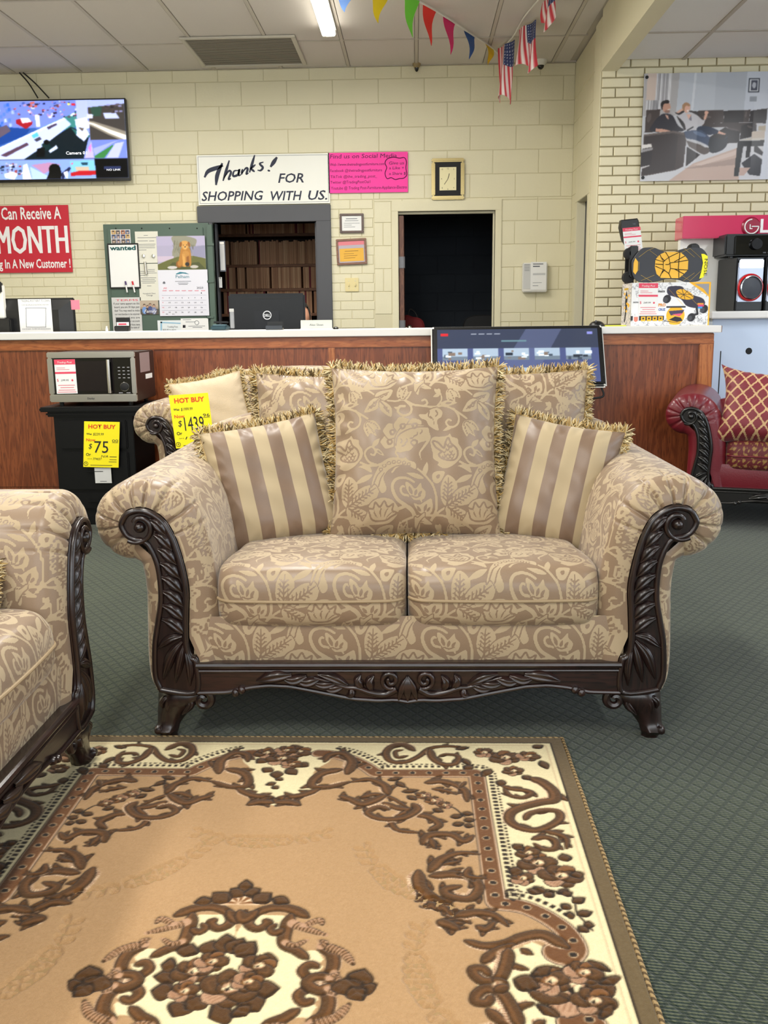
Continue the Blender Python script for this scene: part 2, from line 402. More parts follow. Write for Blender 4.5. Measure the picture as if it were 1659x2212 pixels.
# ================================================================== the room
YB, ZC, ZR, YR = 8.8, 3.255, 2.92, 7.4        # back wall, ceiling, lower ceiling on the right, brick wall
XC = 1.385
def carpet_mat():
    m = newm('green_diamond_carpet'); t = NT(m); sp = t.n('ShaderNodeSeparateXYZ'); t.put(sp.inputs[0], t.obj()); x, y = sp.outputs[0], sp.outputs[1]
    nz = t.noise(t.obj(), 9.0, 3); wob = t.m('MULTIPLY', t.m('SUBTRACT', nz, .5), .012)
    p, q = t.m('ADD', t.m('MULTIPLY', x, 24.0), t.m('MULTIPLY', wob, 24.0)), t.m('MULTIPLY', y, 17.0)
    a, b = t.m('ADD', p, q), t.m('SUBTRACT', p, q)
    da = t.m('ABSOLUTE', t.m('SUBTRACT', t.m('FRACT', a), .5)); db = t.m('ABSOLUTE', t.m('SUBTRACT', t.m('FRACT', b), .5))
    lat = t.m('MAXIMUM', t.rng(da, .33, .45), t.rng(db, .33, .45))
    fine = t.noise(t.obj(), 420.0, 2)
    ds = t.m('SINE', t.m('MULTIPLY', t.m('ADD', y, t.m('MULTIPLY', x, .16)), 760.0)); dash = t.rng(t.m('ADD', ds, t.m('MULTIPLY', t.m('SINE', t.m('MULTIPLY', x, 640.0)), .35)), -.05, .55)
    c = t.mix(dash, rgba((22, 36, 30)), rgba((82, 86, 64))); c = t.mix(t.m('MULTIPLY', lat, .66), c, rgba((16, 29, 24)))
    c = t.mix(t.rng(fine, .35, .7, 0, .35), c, rgba((28, 42, 34))); c = t.mix(t.rng(t.noise(t.obj(), 1.6, 3), .4, .7, 0, .15), c, rgba((80, 88, 66)))
    t.set('Base Color', c); t.set('Roughness', .95); t.set('Specular IOR Level', .1); t.set('Sheen Weight', .2)
    t.bump(t.m('SUBTRACT', t.m('ADD', t.m('MULTIPLY', dash, .4), t.m('MULTIPLY', fine, .5)), t.m('MULTIPLY', lat, .6)), .6, .004)
    return m
floor = struct(bx2('floor', (-5, -3.6, -.05), (6.6, 11, 0), carpet_mat())); floor['label'] = 'green carpet woven in small diamonds'

def wallbox(name, parts, m, label=None):
    mb = MB()
    for lo, hi in parts: mb.box((np.array(lo)+np.array(hi))/2, np.abs(np.array(hi)-np.array(lo)))
    o = struct(mb.build(name, m))
    if label: o['label'] = label
    return o
G0, G1, GZ = -1.798, -.874, 1.98      # doorway in the charcoal frame
D0, D1, DZ = -.145, .713, 2.054       # dark doorway
y0, y1 = YB+.006, YB+.16
wall_back = wallbox('wall_back', [((-5, y0, 0), (G0, y1, ZC)), ((G0, y0, GZ), (G1, y1, ZC)), ((G1, y0, 0), (D0, y1, ZC)), ((D0, y0, DZ), (D1, y1, ZC)), ((D1, y0, 0), (XC+.2, y1, ZC))], MORTAR, 'cream painted block and brick back wall')
_bl = {}
def block(name, parent, x0, x1, z0, z1, yf, m, g=.0018, depth=.012, ch=.003, share=True):
    """one painted block or brick with its own edges, front at yf"""
    w_, h_ = round(x1-x0-2*g, 4), round(z1-z0-2*g, 4)
    if w_ < .012 or h_ < .012: return
    key = (name, w_, h_, depth, ch)
    if key not in _bl:
        V = [(-w_/2+ch, 0, -h_/2+ch), (w_/2-ch, 0, -h_/2+ch), (w_/2-ch, 0, h_/2-ch), (-w_/2+ch, 0, h_/2-ch)]
        V += [(-w_/2, ch, -h_/2), (w_/2, ch, -h_/2), (w_/2, ch, h_/2), (-w_/2, ch, h_/2)]
        V += [(-w_/2, depth, -h_/2), (w_/2, depth, -h_/2), (w_/2, depth, h_/2), (-w_/2, depth, h_/2)]
        F = [(0, 1, 2, 3)]+[(i, i+4, (i+1) % 4+4, (i+1) % 4) for i in range(4)]+[(i+4, i+8, (i+1) % 4+8, (i+1) % 4+4) for i in range(4)]
        o = mk(name, V, F, m, parent); _bl[key] = o.data
    else: o = link(name, _bl[key], parent)
    o.location = ((x0+x1)/2, yf+random.uniform(0, .0012), (z0+z1)/2)
    return o
EXC = [(-1.94, -.75, -9, 2.123), (-.205, .76, -9, 2.145)]
def field(name, parent, x0, x1, z0, z1, rows, length, off, yf, m, exc=EXC, **kw):
    """courses between the row lines, clipped by the openings"""
    for k in range(len(rows)-1):
        a, b = max(rows[k], z0), min(rows[k+1], z1)
        if b-a < .015: continue
        segs = [(x0, x1)]
        for ex0, ex1, ez0, ez1 in exc:
            if b <= ez0+.02 or a >= ez1-.02: continue
            n = []
            for s0, s1 in segs:
                if ex1 <= s0 or ex0 >= s1: n.append((s0, s1)); continue
                if ex0 > s0: n.append((s0, ex0))
                if ex1 < s1: n.append((ex1, s1))
            segs = n
        o = off if k % 2 else off+length/2
        for s0, s1 in segs:
            j = math.floor((s0-o)/length)
            while o+j*length < s1:
                p, q = max(s0, o+j*length), min(s1, o+(j+1)*length)
                if q-p > .02: block(name, parent, p, q, a, b, yf, m, **kw)
                j += 1
RB = [3.155-.199*k for k in range(12)][::-1]+[ZC]
RB = [r for r in RB if r > 1.0]
field('block', wall_back, -4.3, XC, 2.558, ZC, RB, .398, .09, YB, CREAM)
field('block', wall_back, -.36, XC, 2.14, 2.558, RB, .398, .09, YB, CREAM)
field('block', wall_back, -.36, -.205, 1.0, 2.14, RB, .398, -.28, YB, CREAM)
field('block', wall_back, .76, XC, 1.165, 2.14, RB, .398, .09, YB, CREAM)
field('brick', wall_back, -4.3, -.36, 1.0, 2.558, [2.558-.0796*k for k in range(20)][::-1], .2, .03, YB, CREAM, exc=EXC+[(-2.72, -1.94, -9, 1.97)])
field('brick', wall_back, .76, XC, .98, 1.165, [1.165-.0796*k for k in range(4)][::-1], .2, .05, YB, CREAM)

def frame_around(name, x0, x1, z1, wl, wt, yf, dep, m, label):
    o = thing(name, label, None); o.location = ((x0+x1)/2, yf, 0); struct(o)
    bx2('jamb', (x0-wl, yf, 0), (x0, yf+dep, z1), m, o, .004, True); bx2('jamb', (x1, yf, 0), (x1+wl, yf+dep, z1), m, o, .004, True)
    bx2('header', (x0-wl, yf, z1), (x1+wl, yf+dep, z1+wt), m, o, .004, True)
    return o
d1 = frame_around('door_1', G0, G1, GZ, .132, .142, YB-.03, .2, GREY, 'charcoal painted doorway to the file room')
bx2('door_stop', (G0, YB+.06, 0), (G0+.02, YB+.12, GZ), GREY, d1, .002, True); bx2('door_stop', (G1-.02, YB+.06, 0), (G1, YB+.12, GZ), GREY, d1, .002, True)
d2 = frame_around('door_2', D0, D1, DZ, .058, .09, YB-.012, .18, CREAM, 'cream painted doorway to a dark room')
bx2('door_stop', (D0, YB+.05, DZ-.02), (D1, YB+.09, DZ), CREAM, d2, .002, True); bx2('door_stop', (D1-.016, YB+.05, 0), (D1, YB+.09, DZ-.02), CREAM, d2, .002, True)
# open door leaf of the dark room, seen on its edge
leaf = bx2('door_leaf', (D0+.004, YB+.05, .02), (D0+.048, YB+.84, DZ-.03), BROWND, d2, .003, True)
for z in (1.62, 1.06): 
    h = MB().box((D0+.026, YB+.046, z), (.05, .006, .1)); h.tube([(D0+.052, YB+.043, z-.05), (D0+.052, YB+.043, z+.05)], .006, 8); h.build('hinge', mat('dull_zinc', (120, 120, 124), .5, .6), d2, True, True)
MB().lathe([(.001, 0), (.012, .004), (.012, .02), (.026, .03), (.03, .045), (.024, .06), (.001, .066)], n=16, axis='x').build('door_knob', STEEL, d2, True).location = (D0+.05-d2.location.x, .15, 1.04)

# rooms behind the doorways
YD = 10.9
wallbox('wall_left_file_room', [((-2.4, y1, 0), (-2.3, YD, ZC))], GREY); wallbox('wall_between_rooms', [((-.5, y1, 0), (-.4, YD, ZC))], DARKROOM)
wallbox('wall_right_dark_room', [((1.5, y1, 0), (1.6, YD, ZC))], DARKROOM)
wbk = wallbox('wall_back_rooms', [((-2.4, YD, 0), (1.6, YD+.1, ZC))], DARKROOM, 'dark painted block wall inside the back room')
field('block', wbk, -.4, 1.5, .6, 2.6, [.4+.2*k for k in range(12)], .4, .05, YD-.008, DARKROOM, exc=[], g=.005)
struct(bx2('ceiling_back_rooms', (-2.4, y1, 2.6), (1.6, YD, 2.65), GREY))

# return wall with a side door, then the brick wall
pa, pb = XP(1246, 418, XC), XP(1277, 388, XC)
YA, YZ_, ZD = min(pa[1], 8.72), pb[1], (pa[2]+pb[2])/2
wr = wallbox('wall_return', [((XC, YR+.25, 0), (XC+.12, YZ_, ZC)), ((XC, YA, 0), (XC+.12, YB+.1, ZC)), ((XC, YZ_, ZD), (XC+.12, YA, ZC))], CREAM, 'cream painted return wall with a side doorway')
d3 = thing('door_3', 'cream side doorway in the return wall', None, (XC, (YA+YZ_)/2, 0)); struct(d3)
fw_ = .09
bx2('jamb', (XC-.012, YA-fw_, 0), (XC+.13, YA, ZD-fw_), CREAM, d3, .003, True); bx2('jamb', (XC-.012, YZ_, 0), (XC+.13, YZ_+fw_, ZD-fw_), CREAM, d3, .003, True)
bx2('header', (XC-.012, YZ_, ZD-fw_), (XC+.13, YA, ZD), CREAM, d3, .003, True); bx2('door_leaf', (XC+.06, YZ_+fw_, .02), (XC+.1, YA-fw_, ZD-fw_), GREY, d3, 0, True)
for k in range(1, 13):                 # the joints of the return wall's blocks show as shallow courses
    z = 3.155-.199*k+.199
    for a, b in (((YR+.26, YZ_)), ((YA, YB-.005)), ((YZ_, YA))):
        if (a, b) == (YZ_, YA) and z < ZD+.19: continue
        if b-a < .03 or z > ZC: continue
        o = mk('block', [(XC-.004, a+.004, z-.195), (XC-.004, b-.004, z-.195), (XC-.004, b-.004, z-.004), (XC-.004, a+.004, z-.004), (XC+.002, a, z-.199), (XC+.002, b, z-.199), (XC+.002, b, z), (XC+.002, a, z)], [(0, 3, 2, 1)]+[(i, (i+1) % 4, (i+1) % 4+4, i+4) for i in range(4)], CREAM, wr)
MB().tube([(XC-.012, YR+.29, z) for z in np.linspace(1, 3.25, 12)], .009, 8).build('conduit', CREAM, wr, True)
MB().tube(cat([(XC-.008, YR+.34, 3.2), (XC-.02, YR+.33, 2.3), (XC-.01, YR+.35, 1.6), (XC-.02, YR+.32, 1.05)], 8), .004, 6).build('wire', CREAM, wr, True)

wall_brick = wallbox('wall_right_brick', [((1.351, YR+.012, 0), (6.6, YR+.25, ZR+.2))], MORTARD, 'cream painted brick wall with deep raked joints')
bx2('end_face', (1.345, YR+.012, 0), (1.351, YR+.25, ZR+.3), CREAM, wall_brick)
RH = .0672
rows = [ZR-.045-RH*k for k in range(29)][::-1]+[ZR+.02]
field('brick', wall_brick, 1.351, 3.0, .98, ZR+.02, rows, .2035, 1.351+.1035, YR, CREAMB, exc=[], g=.0042, depth=.02, ch=.0035)

# ceilings
ceil = struct(bx2('ceiling', (-5, -3.6, ZC+.012), (1.5, YB+.2, ZC+.06), TBAR)); ceil['label'] = 'suspended ceiling of off-white boards in a metal grid'
TX = [-2.889+.582*k for k in range(-4, 8)]; TX = [x for x in TX if x < 1.33]+[1.345]
TY = [8.79, 8.005]+[8.005-1.085*k for k in range(1, 11)]
def tiles(parent, TX, TY, z, m, g=.012):
    for i in range(len(TX)-1):
        for j in range(len(TY)-1):
            xa, xb, ya, yb = TX[i]+g, TX[i+1]-g, TY[j+1]+g, TY[j]-g
            if xb-xa < .03: continue
            key = ('t', round(xb-xa, 3), round(yb-ya, 3))
            if key not in _bl:
                hx, hy = (xb-xa)/2, (yb-ya)/2
                o = mk('ceiling_tile', [(-hx, -hy, .008), (hx, -hy, .008), (hx, hy, .008), (-hx, hy, .008), (-hx+.006, -hy+.006, 0), (hx-.006, -hy+.006, 0), (hx-.006, hy-.006, 0), (-hx+.006, hy-.006, 0)],
                       [(4, 7, 6, 5)]+[(i2, i2+4, (i2+1) % 4+4, (i2+1) % 4) for i2 in range(4)], m, parent); _bl[key] = o.data
            else: o = link('ceiling_tile', _bl[key], parent)
            o.location = ((xa+xb)/2, (ya+yb)/2, z)
tiles(ceil, TX, TY, ZC+.002, TILE)
for x in TX[:-1]: bx2('grid_bar', (x-.012, -3, ZC-.003), (x+.012, YB, ZC+.012), TBAR, ceil)
for y in TY[1:]: bx2('grid_bar', (-5, y-.012, ZC-.0025), (1.345, y+.012, ZC+.0115), TBAR, ceil)
bx2('wall_angle', (-5, YB-.022, ZC-.002), (XC, YB, ZC+.012), TBAR, ceil)
ceil2 = struct(bx2('ceiling_right', (1.46, -3.6, ZR+.012), (6.6, YR+.2, ZR+.06), TBAR)); ceil2['label'] = 'lower suspended ceiling of white boards on the right'
TILE2 = mat('white_ceiling_board', (232, 232, 232), .8, bump=(220, .4, .003))
TX2 = [1.46, 1.93, 2.54, 3.15, 3.76, 4.37, 4.98, 5.6]; TY2 = [7.39, 6.72, 5.62, 4.5, 3.4, 2.3, 1.2, .1, -1, -2.1, -3.2]
tiles(ceil2, TX2, TY2, ZR+.002, TILE2, .01)
for x in TX2[1:]: bx2('grid_bar', (x-.012, -3, ZR-.003), (x+.012, YR, ZR+.012), TBAR, ceil2)
for y in TY2[1:]: bx2('grid_bar', (1.46, y-.012, ZR-.0025), (6, y+.012, ZR+.0115), TBAR, ceil2)
beam = struct(bx2('trim_beam', (1.348, -3.6, 2.852), (1.462, YR+.01, ZC+.05), CREAM)); beam['label'] = 'cream painted beam between the two ceilings'
wallbox('wall_left', [((-5.1, -3.6, 0), (-5, YB+.2, ZC))], CREAM); wallbox('wall_right', [((6.6, 5.2, 0), (6.7, YR+.2, ZR+.2)), ((6.6, -3.6, 0), (6.7, -2, ZR+.2)), ((6.6, -2, 2.75), (6.7, 5.2, ZR+.2)), ((6.6, -2, 0), (6.7, 5.2, .4))], CREAM)
wallbox('wall_front', [((-5, -3.75, 0), (6.6, -3.65, .35)), ((-5, -3.75, 3.0), (6.6, -3.65, ZC+.1)), ((-5, -3.75, .35), (-3.8, -3.65, 3)), ((4.6, -3.75, .35), (6.6, -3.65, 3))], CREAM)
struct(bx2('ceiling_void', (1.4, -3.7, ZC), (6.7, YR+.3, ZC+.06), TBAR))

# ceiling vent
v = [G(*p, ZC) for p in ((385, 78), (635, 76), (665, 137), (438, 142))]
vx0, vx1, vy0, vy1 = (v[0][0]+v[3][0])/2, (v[1][0]+v[2][0])/2, (v[0][1]+v[1][1])/2, (v[2][1]+v[3][1])/2
vent = thing('ceiling_vent', 'large louvred air return grille set in the ceiling above the sign', 'vent', ((vx0+vx1)/2, (vy0+vy1)/2, ZC-.01))
VF = mat('vent_frame', (196, 190, 176), .5); VS = mat('vent_slat', (150, 142, 128), .5)
bx2('backing', (vx0+.02, vy0+.02, ZC-.004), (vx1-.02, vy1-.02, ZC-.002), mat('vent_dark', (44, 40, 36), .9), vent, 0, True)
for a, b in (((vx0, vy0), (vx1, vy0+.035)), ((vx0, vy1-.035), (vx1, vy1)), ((vx0, vy0+.035), (vx0+.035, vy1-.035)), ((vx1-.035, vy0+.035), (vx1, vy1-.035))):
    bx2('frame', (a[0], a[1], ZC-.016), (b[0], b[1], ZC-.001), VF, vent, .003, True)
ns = 26; s0 = None
for k in range(ns):
    y = vy0+.05+(vy1-vy0-.1)*k/(ns-1); r = Matrix.Rotation(radians(7), 3, 'X')
    if s0 is None: s0 = bx('slat', (0, 0, 0), (vx1-vx0-.07, .026, .0018), VS, vent, 0, False, np.array(r)); o = s0
    else: o = link('slat', s0.data, vent)
    o.location = (0, y-(vy0+vy1)/2, .002)
# fluorescent fixture
fx = thing('fluorescent_fixture', 'bright two tube fluorescent batten on the ceiling', 'ceiling light', (-.63, 7.0, ZC))
bx('housing', (0, 0, -.018), (.11, 1.3, .034), mat('white_enamel', (240, 240, 236), .4), fx, .006)
TUBE = mat('lit_tube', (255, 255, 250), .5, emit=(255, 250, 236), estr=9)
for sx in (-.034, .034):
    tb = MB().tube([(sx, -.62, -.055), (sx, .62, -.055)], .017, 14).build('tube', TUBE, fx, True)
    for e in (-.635, .635): MB().tube([(sx, e-.016, -.055), (sx, e+.016, -.055)], .0175, 14).build('tube_cap', STEEL, tb, True)
for e in (-.64, .64): bx('lamp_holder', (0, e, -.045), (.1, .014, .05), mat('white_enamel'), fx, .003)
# ================================================================== upholstery pattern: one repeat of the woven flowers (0.30 m x 0.414 m)
TW, TH, TPM = 880.0, 1215.0, 2933.0
def floral_tile():
    c = Cv(TW, TH, .8, (0, 0, 0), wrap=True); L, D = (1, 1, 1), (0, 0, 0)
    def blob(P, col=L):
        Q = cat(P, 6, True)
        if col == L: c.stroke(np.concatenate([Q, Q[:1]]), 15, D)
        c.poly(Q, col)
    def vine(P, w0, w1=None, col=L):
        Q = cat(P, 10); c.stroke(Q, np.linspace(w0, w1 if w1 is not None else w0, len(Q)), col)
    def leafd(x0, y0, x1, y1, w, col=L, bend=0.0):
        a, b = np.array([x0, y0], float), np.array([x1, y1], float); d = b-a; n = np.array([-d[1], d[0]])
        s = np.linspace(0, 1, 12); pr = np.sin(pi*s**.8)*w; mid = a+np.outer(s, d)+np.outer(np.sin(pi*s)*bend, n)
        nn = n/np.linalg.norm(n); c.poly(np.concatenate([mid+np.outer(pr, nn)/2, (mid-np.outer(pr, nn)/2)[::-1]]), col)
    def veins(x0, y0, x1, y1, ln, k=5):
        vine([(x0, y0), (x1, y1)], 13, 7, D); d = np.array([x1-x0, y1-y0], float); u = d/np.linalg.norm(d); n = np.array([-u[1], u[0]])
        for i in range(k):
            s = .12+.75*i/k; p = np.array([x0, y0])+d*s; l = ln*(1-.55*s)
            for sg in (-1, 1):
                q = p+u*l*.75+n*sg*l; vine([p, p+(q-p)*.55+u*4, q], 10, 6, D)
                if l > 28: m_ = p+(q-p)*.6; vine([m_, m_+u*l*.45+n*sg*l*.05], 8, 5, D)
    # veined trefoil
    vine([(1080, 1370), (1010, 1415), (930, 1490)], 20)
    blob([(1075, 1368), (1028, 1300), (1030, 1185), (1080, 1095), (1140, 1120), (1175, 1185), (1165, 1245), (1128, 1305)])
    blob([(1080, 1365), (1145, 1250), (1230, 1192), (1325, 1178), (1364, 1200), (1350, 1280), (1290, 1338), (1200, 1362)])
    blob([(1078, 1366), (1076, 1440), (1112, 1500), (1185, 1532), (1302, 1512), (1290, 1450), (1240, 1402), (1170, 1375)])
    veins(1085, 1355, 1095, 1120, 62); veins(1092, 1358, 1335, 1205, 58, 6); veins(1092, 1375, 1280, 1500, 48)
    # big arching stem with its leaves
    vine([(945, 1480), (985, 1400), (990, 1330), (985, 1270), (960, 1190), (910, 1120), (850, 1060), (780, 1015), (700, 1000), (640, 1020), (600, 1065)], 24, 18)
    leafd(885, 1125, 715, 1072, 44); leafd(880, 1108, 912, 968, 46); vine([(955, 1190), (965, 1150), (990, 1120)], 14)
    blob([(950, 1100), (985, 1062), (1062, 1062), (1050, 1115), (1012, 1165), (968, 1160)]); blob([(990, 1100), (1020, 1090), (1015, 1120), (995, 1125)], D)
    # acanthus crest with a row of small rings
    blob([(415, 1195), (432, 1115), (468, 1035), (520, 968), (600, 932), (700, 942), (716, 928), (745, 960), (805, 985), (806, 1042), (740, 1012), (660, 1004), (590, 1030), (545, 1070), (525, 1120), (552, 1215), (508, 1252), (470, 1190), (440, 1165)])
    for k, (x, y) in enumerate([(500, 1040), (530, 1005), (572, 985), (615, 975), (660, 975), (705, 985), (748, 1000)]):
        c.ell(x, y, 19, 17, D); c.ell(x, y, 12, 11, L)
    vine([(440, 1160), (470, 1090), (500, 1060)], 10, 7, D); vine([(480, 1190), (500, 1120), (530, 1070)], 10, 7, D)
    leafd(430, 1085, 262, 1170, 52); leafd(425, 1070, 292, 1012, 50, bend=.18); vine([(420, 1080), (340, 1090), (290, 1120)], 5, 3, D)
    # scroll with the double tulip
    vine([(812, 1492), (780, 1412), (720, 1360), (650, 1310), (612, 1245), (602, 1182), (630, 1132), (690, 1116), (750, 1130), (792, 1156)], 38, 22)
    vine([(745, 1275), (695, 1262), (674, 1222), (690, 1192), (722, 1202)], 24, 20)
    blob([(720, 1150), (770, 1178), (802, 1212), (852, 1160), (862, 1200), (896, 1242), (882, 1300), (840, 1312), (790, 1312), (750, 1262), (722, 1210)])
    leafd(775, 1265, 745, 1185, 26, D); leafd(800, 1275, 815, 1215, 24, D); leafd(830, 1275, 862, 1230, 22, D); vine([(770, 1275), (810, 1290), (850, 1275)], 10, 9, D)
    vine([(850, 1305), (875, 1370), (890, 1470)], 16)
    blob([(788, 1340), (840, 1352), (880, 1330), (946, 1300), (956, 1390), (930, 1430), (890, 1442), (830, 1412)])
    leafd(850, 1410, 815, 1360, 24, D); leafd(880, 1410, 905, 1340, 26, D); leafd(905, 1412, 935, 1370, 20, D)
    # shell flower
    blob([(335, 1508), (372, 1435), (390, 1365), (440, 1312), (520, 1290), (600, 1310), (642, 1358), (656, 1400), (630, 1452), (560, 1506), (450, 1514)])
    S = cat([(400, 1430), (385, 1380), (430, 1385), (450, 1330), (490, 1370), (530, 1320), (560, 1370), (610, 1345), (600, 1400), (640, 1420), (590, 1450), (540, 1480), (460, 1485), (415, 1470)], 6, True)
    c.stroke(np.concatenate([S, S[:1]]), 13, D)
    for a, b in (((470, 1460), (440, 1400)), ((500, 1455), (500, 1385)), ((530, 1455), (560, 1390)), ((545, 1465), (605, 1415))): c.stroke(cat([a, ((a[0]+b[0])/2-8, (a[1]+b[1])/2), b], 6), np.linspace(5, 15, 13), D); c.stroke(cat([a, b], 4), np.linspace(1, 7, 5), L)
    vine([(660, 1385), (735, 1366), (790, 1410), (812, 1490)], 30, 16)
    # artichoke flower
    vine([(1185, 965), (1260, 1000), (1340, 1003), (1420, 975)], 22)
    blob([(938, 800), (962, 752), (1030, 748), (1092, 737), (1112, 716), (1132, 750), (1180, 765), (1188, 810), (1217, 860), (1215, 920), (1180, 968), (1130, 1012), (1060, 1036), (1000, 1002), (1012, 980), (964, 945), (958, 890)])
    S = cat([(960, 790), (1005, 798), (1058, 850), (1072, 800), (1098, 758), (1122, 810), (1165, 850), (1182, 900), (1160, 950), (1110, 962), (1040, 942), (1012, 905), (1036, 880), (985, 840)], 6, True); c.stroke(np.concatenate([S, S[:1]]), 14, D)
    for x, y in ((1060, 885), (1090, 865), (1120, 885), (1075, 915), (1108, 912), (1140, 910), (1060, 930), (1095, 940), (1128, 938), (1105, 840), (1090, 820), (1120, 840)): c.stroke(cat([(x-14, y-8), (x, y+8), (x+14, y-8)], 5), 9, D)
    # curl beside it
    vine([(1345, 1000), (1275, 970), (1238, 905), (1252, 860), (1300, 836), (1330, 870), (1322, 912), (1290, 902)], 22, 18); leafd(1305, 835, 1372, 755, 46); leafd(1325, 850, 1415, 922, 40); leafd(1345, 868, 1395, 905, 14, D)
    # cockscomb flower
    for x, y, r, q in ((562, 792, 58, 0), (592, 690, 66, .6), (692, 640, 72, 1.3), (802, 645, 62, 1.9)):
        blob([(x+(r+9*(k % 2))*cos(k*pi/5), y+(r+9*(k % 2))*sin(k*pi/5)) for k in range(10)])
    blob([(620, 800), (640, 720), (700, 650), (800, 640), (912, 660), (930, 720), (905, 780), (850, 800), (800, 830), (760, 870), (720, 880), (660, 890), (632, 860)])
    vine([(632, 820), (650, 740), (720, 690), (820, 664), (912, 662)], 13, 8, D)
    for x, y in ((578, 790), (602, 700), (693, 648), (800, 648)): blob([(x-22, y-18), (x+20, y-24), (x+24, y+16), (x-4, y+30), (x-22, y+16)], D); blob([(x-9, y-8), (x+10, y-10), (x+10, y+8), (x-2, y+14)], L)
    for x, y, a in ((690, 830, .3), (720, 800, .9), (760, 760, 0), (800, 740, .4), (850, 720, .8), (680, 800, 1.2)): vine([(x, y), (x+22*cos(a), y-22*sin(a)), (x+40*cos(a+.5), y-40*sin(a+.5))], 12, 7, D)
    blob([(760, 800), (790, 770), (830, 790), (800, 840)], D); blob([(772, 800), (795, 785), (815, 798), (798, 822)], L)
    vine([(640, 870), (630, 890), (652, 925)], 18); vine([(905, 690), (928, 760), (880, 840), (845, 895), (858, 960)], 34, 8)
    # upper vine and butterfly leaf
    vine([(690, 275), (800, 236), (930, 226), (1060, 232), (1180, 270), (1280, 320), (1345, 375)], 20, 18)
    blob([(1328, 385), (1335, 340), (1390, 312), (1482, 300), (1462, 372), (1408, 412), (1370, 420)])
    blob([(1345, 380), (1285, 408), (1252, 458), (1230, 516), (1320, 502), (1368, 465), (1385, 420)]); blob([(1370, 410), (1420, 425), (1465, 462), (1482, 505), (1470, 562), (1410, 532), (1372, 490)])
    for P in (((1340, 380), (1400, 350), (1450, 325)), ((1355, 400), (1310, 440), (1262, 490)), ((1375, 420), (1420, 470), (1455, 530))): vine(P, 11, 7, D)
    for x, y in ((1385, 372), (1420, 352), (1320, 455), (1290, 470), (1420, 480), (1440, 505), (1330, 430)): c.stroke(cat([(x-15, y-8), (x, y+9), (x+14, y-6)], 5), 9, D)
    def tulip(x, y, a, s):
        R_ = np.array([[cos(a), -sin(a)], [sin(a), cos(a)]]); f = lambda P: (np.array(P, float)*s)@R_.T+[x, y]
        c.poly(cat(f([(0, 60), (-48, 30), (-58, -20), (-45, -70), (-10, -40), (15, -88), (38, -40), (72, -50), (62, 10), (40, 46)]), 6, True), L)
        for P in (((-15, 35), (-38, -5), (-36, -45)), ((8, 30), (8, -15), (14, -55)), ((26, 30), (42, 0), (52, -30))): c.stroke(cat(f(P), 5), np.array([4, 9, 12, 12, 10, 9, 9, 7, 5, 3, 2])*s*1.2 if False else 11*s, D); c.stroke(cat(f(P), 5), 4*s, L)
        c.stroke(cat(f([(-25, 40), (8, 52), (32, 36)]), 5), 6*s, D)
    vine([(1055, 236), (1090, 250), (1105, 285)], 16); tulip(1140, 345, 2.7, 1.0); vine([(735, 420), (690, 400), (630, 415), (560, 408)], 18); tulip(695, 350, .25, 1.0)
    blob([(800, 235), (825, 245), (885, 205), (888, 245), (955, 295), (890, 300), (850, 285), (835, 358), (800, 320), (795, 280)]); vine([(815, 330), (845, 275), (880, 240)], 10, 7, D); vine([(850, 272), (900, 280)], 5, 3, D)
    # middle vine
    vine([(735, 418), (800, 452), (880, 462), (960, 472), (1050, 460), (1120, 480), (1200, 530), (1262, 575)], 24, 20)
    vine([(725, 415), (770, 470), (762, 530), (702, 552), (652, 515), (668, 466), (712, 462)], 22, 26); leafd(660, 490, 612, 468, 26)
    vine([(885, 462), (915, 435), (895, 402), (868, 412)], 18, 22); vine([(1005, 460), (1042, 400), (1030, 330)], 18, 12); leafd(1030, 350, 962, 380, 36); leafd(1022, 345, 975, 295, 40); leafd(1030, 340, 1015, 288, 26)
    leafd(1025, 440, 1188, 432, 52); leafd(1075, 438, 1135, 432, 22, D); vine([(960, 470), (945, 505)], 20)
    blob([(838, 545), (900, 540), (935, 500), (1000, 478), (1046, 510), (1040, 562), (1002, 600), (1012, 692), (930, 652), (902, 602), (858, 582)]); leafd(950, 570, 985, 660, 0, D); vine([(940, 560), (965, 590), (975, 640)], 10, 4, D); vine([(990, 505), (1005, 535), (985, 560)], 13, 8, D); vine([(930, 515), (925, 560), (950, 580)], 11, 7, D)
    vine([(1150, 488), (1192, 560), (1182, 630), (1122, 662), (1080, 620), (1100, 588), (1125, 598)], 20, 20); leafd(1140, 650, 1045, 697, 34); tulip(1290, 650, 2.45, 1.12)
    c.smear(2.0); return c
FLORAL = floral_tile()
def floral_attr(u, v):   # metres on the cloth
    return FLORAL.sample(u*TPM, TH-v*TPM)[..., 0]

def fabric(name, ground, motif, rg=.36, rm=.62):
    m = newm(name); t = NT(m); f = t.rng(t.attr('motif'), .52, .70)
    wv = t.noise(t.obj(), 900.0, 2); g = t.mix(t.rng(wv, .3, .7, 0, .3), rgba(ground), rgba(tuple(int(v*.86) for v in ground)))
    t.set('Base Color', t.mix(f, g, rgba(motif))); t.set('Roughness', t.fmix(f, rg, rm)); t.set('Specular IOR Level', t.fmix(f, .55, .3)); t.set('Sheen Weight', .25); t.set('Sheen Roughness', .4)
    t.bump(t.m('ADD', t.m('MULTIPLY', f, .6), t.m('MULTIPLY', wv, .25)), .25, .0012); return m
TAUPE = fabric('taupe_floral_jacquard', (140, 117, 94), (174, 154, 124))
def leather_mat():
    m = mat('oxblood_leather', (112, 24, 36), .38, bump=(160, .3, .002), var=(4, (92, 16, 28), .5), coat=.15); return m
OXB = leather_mat()
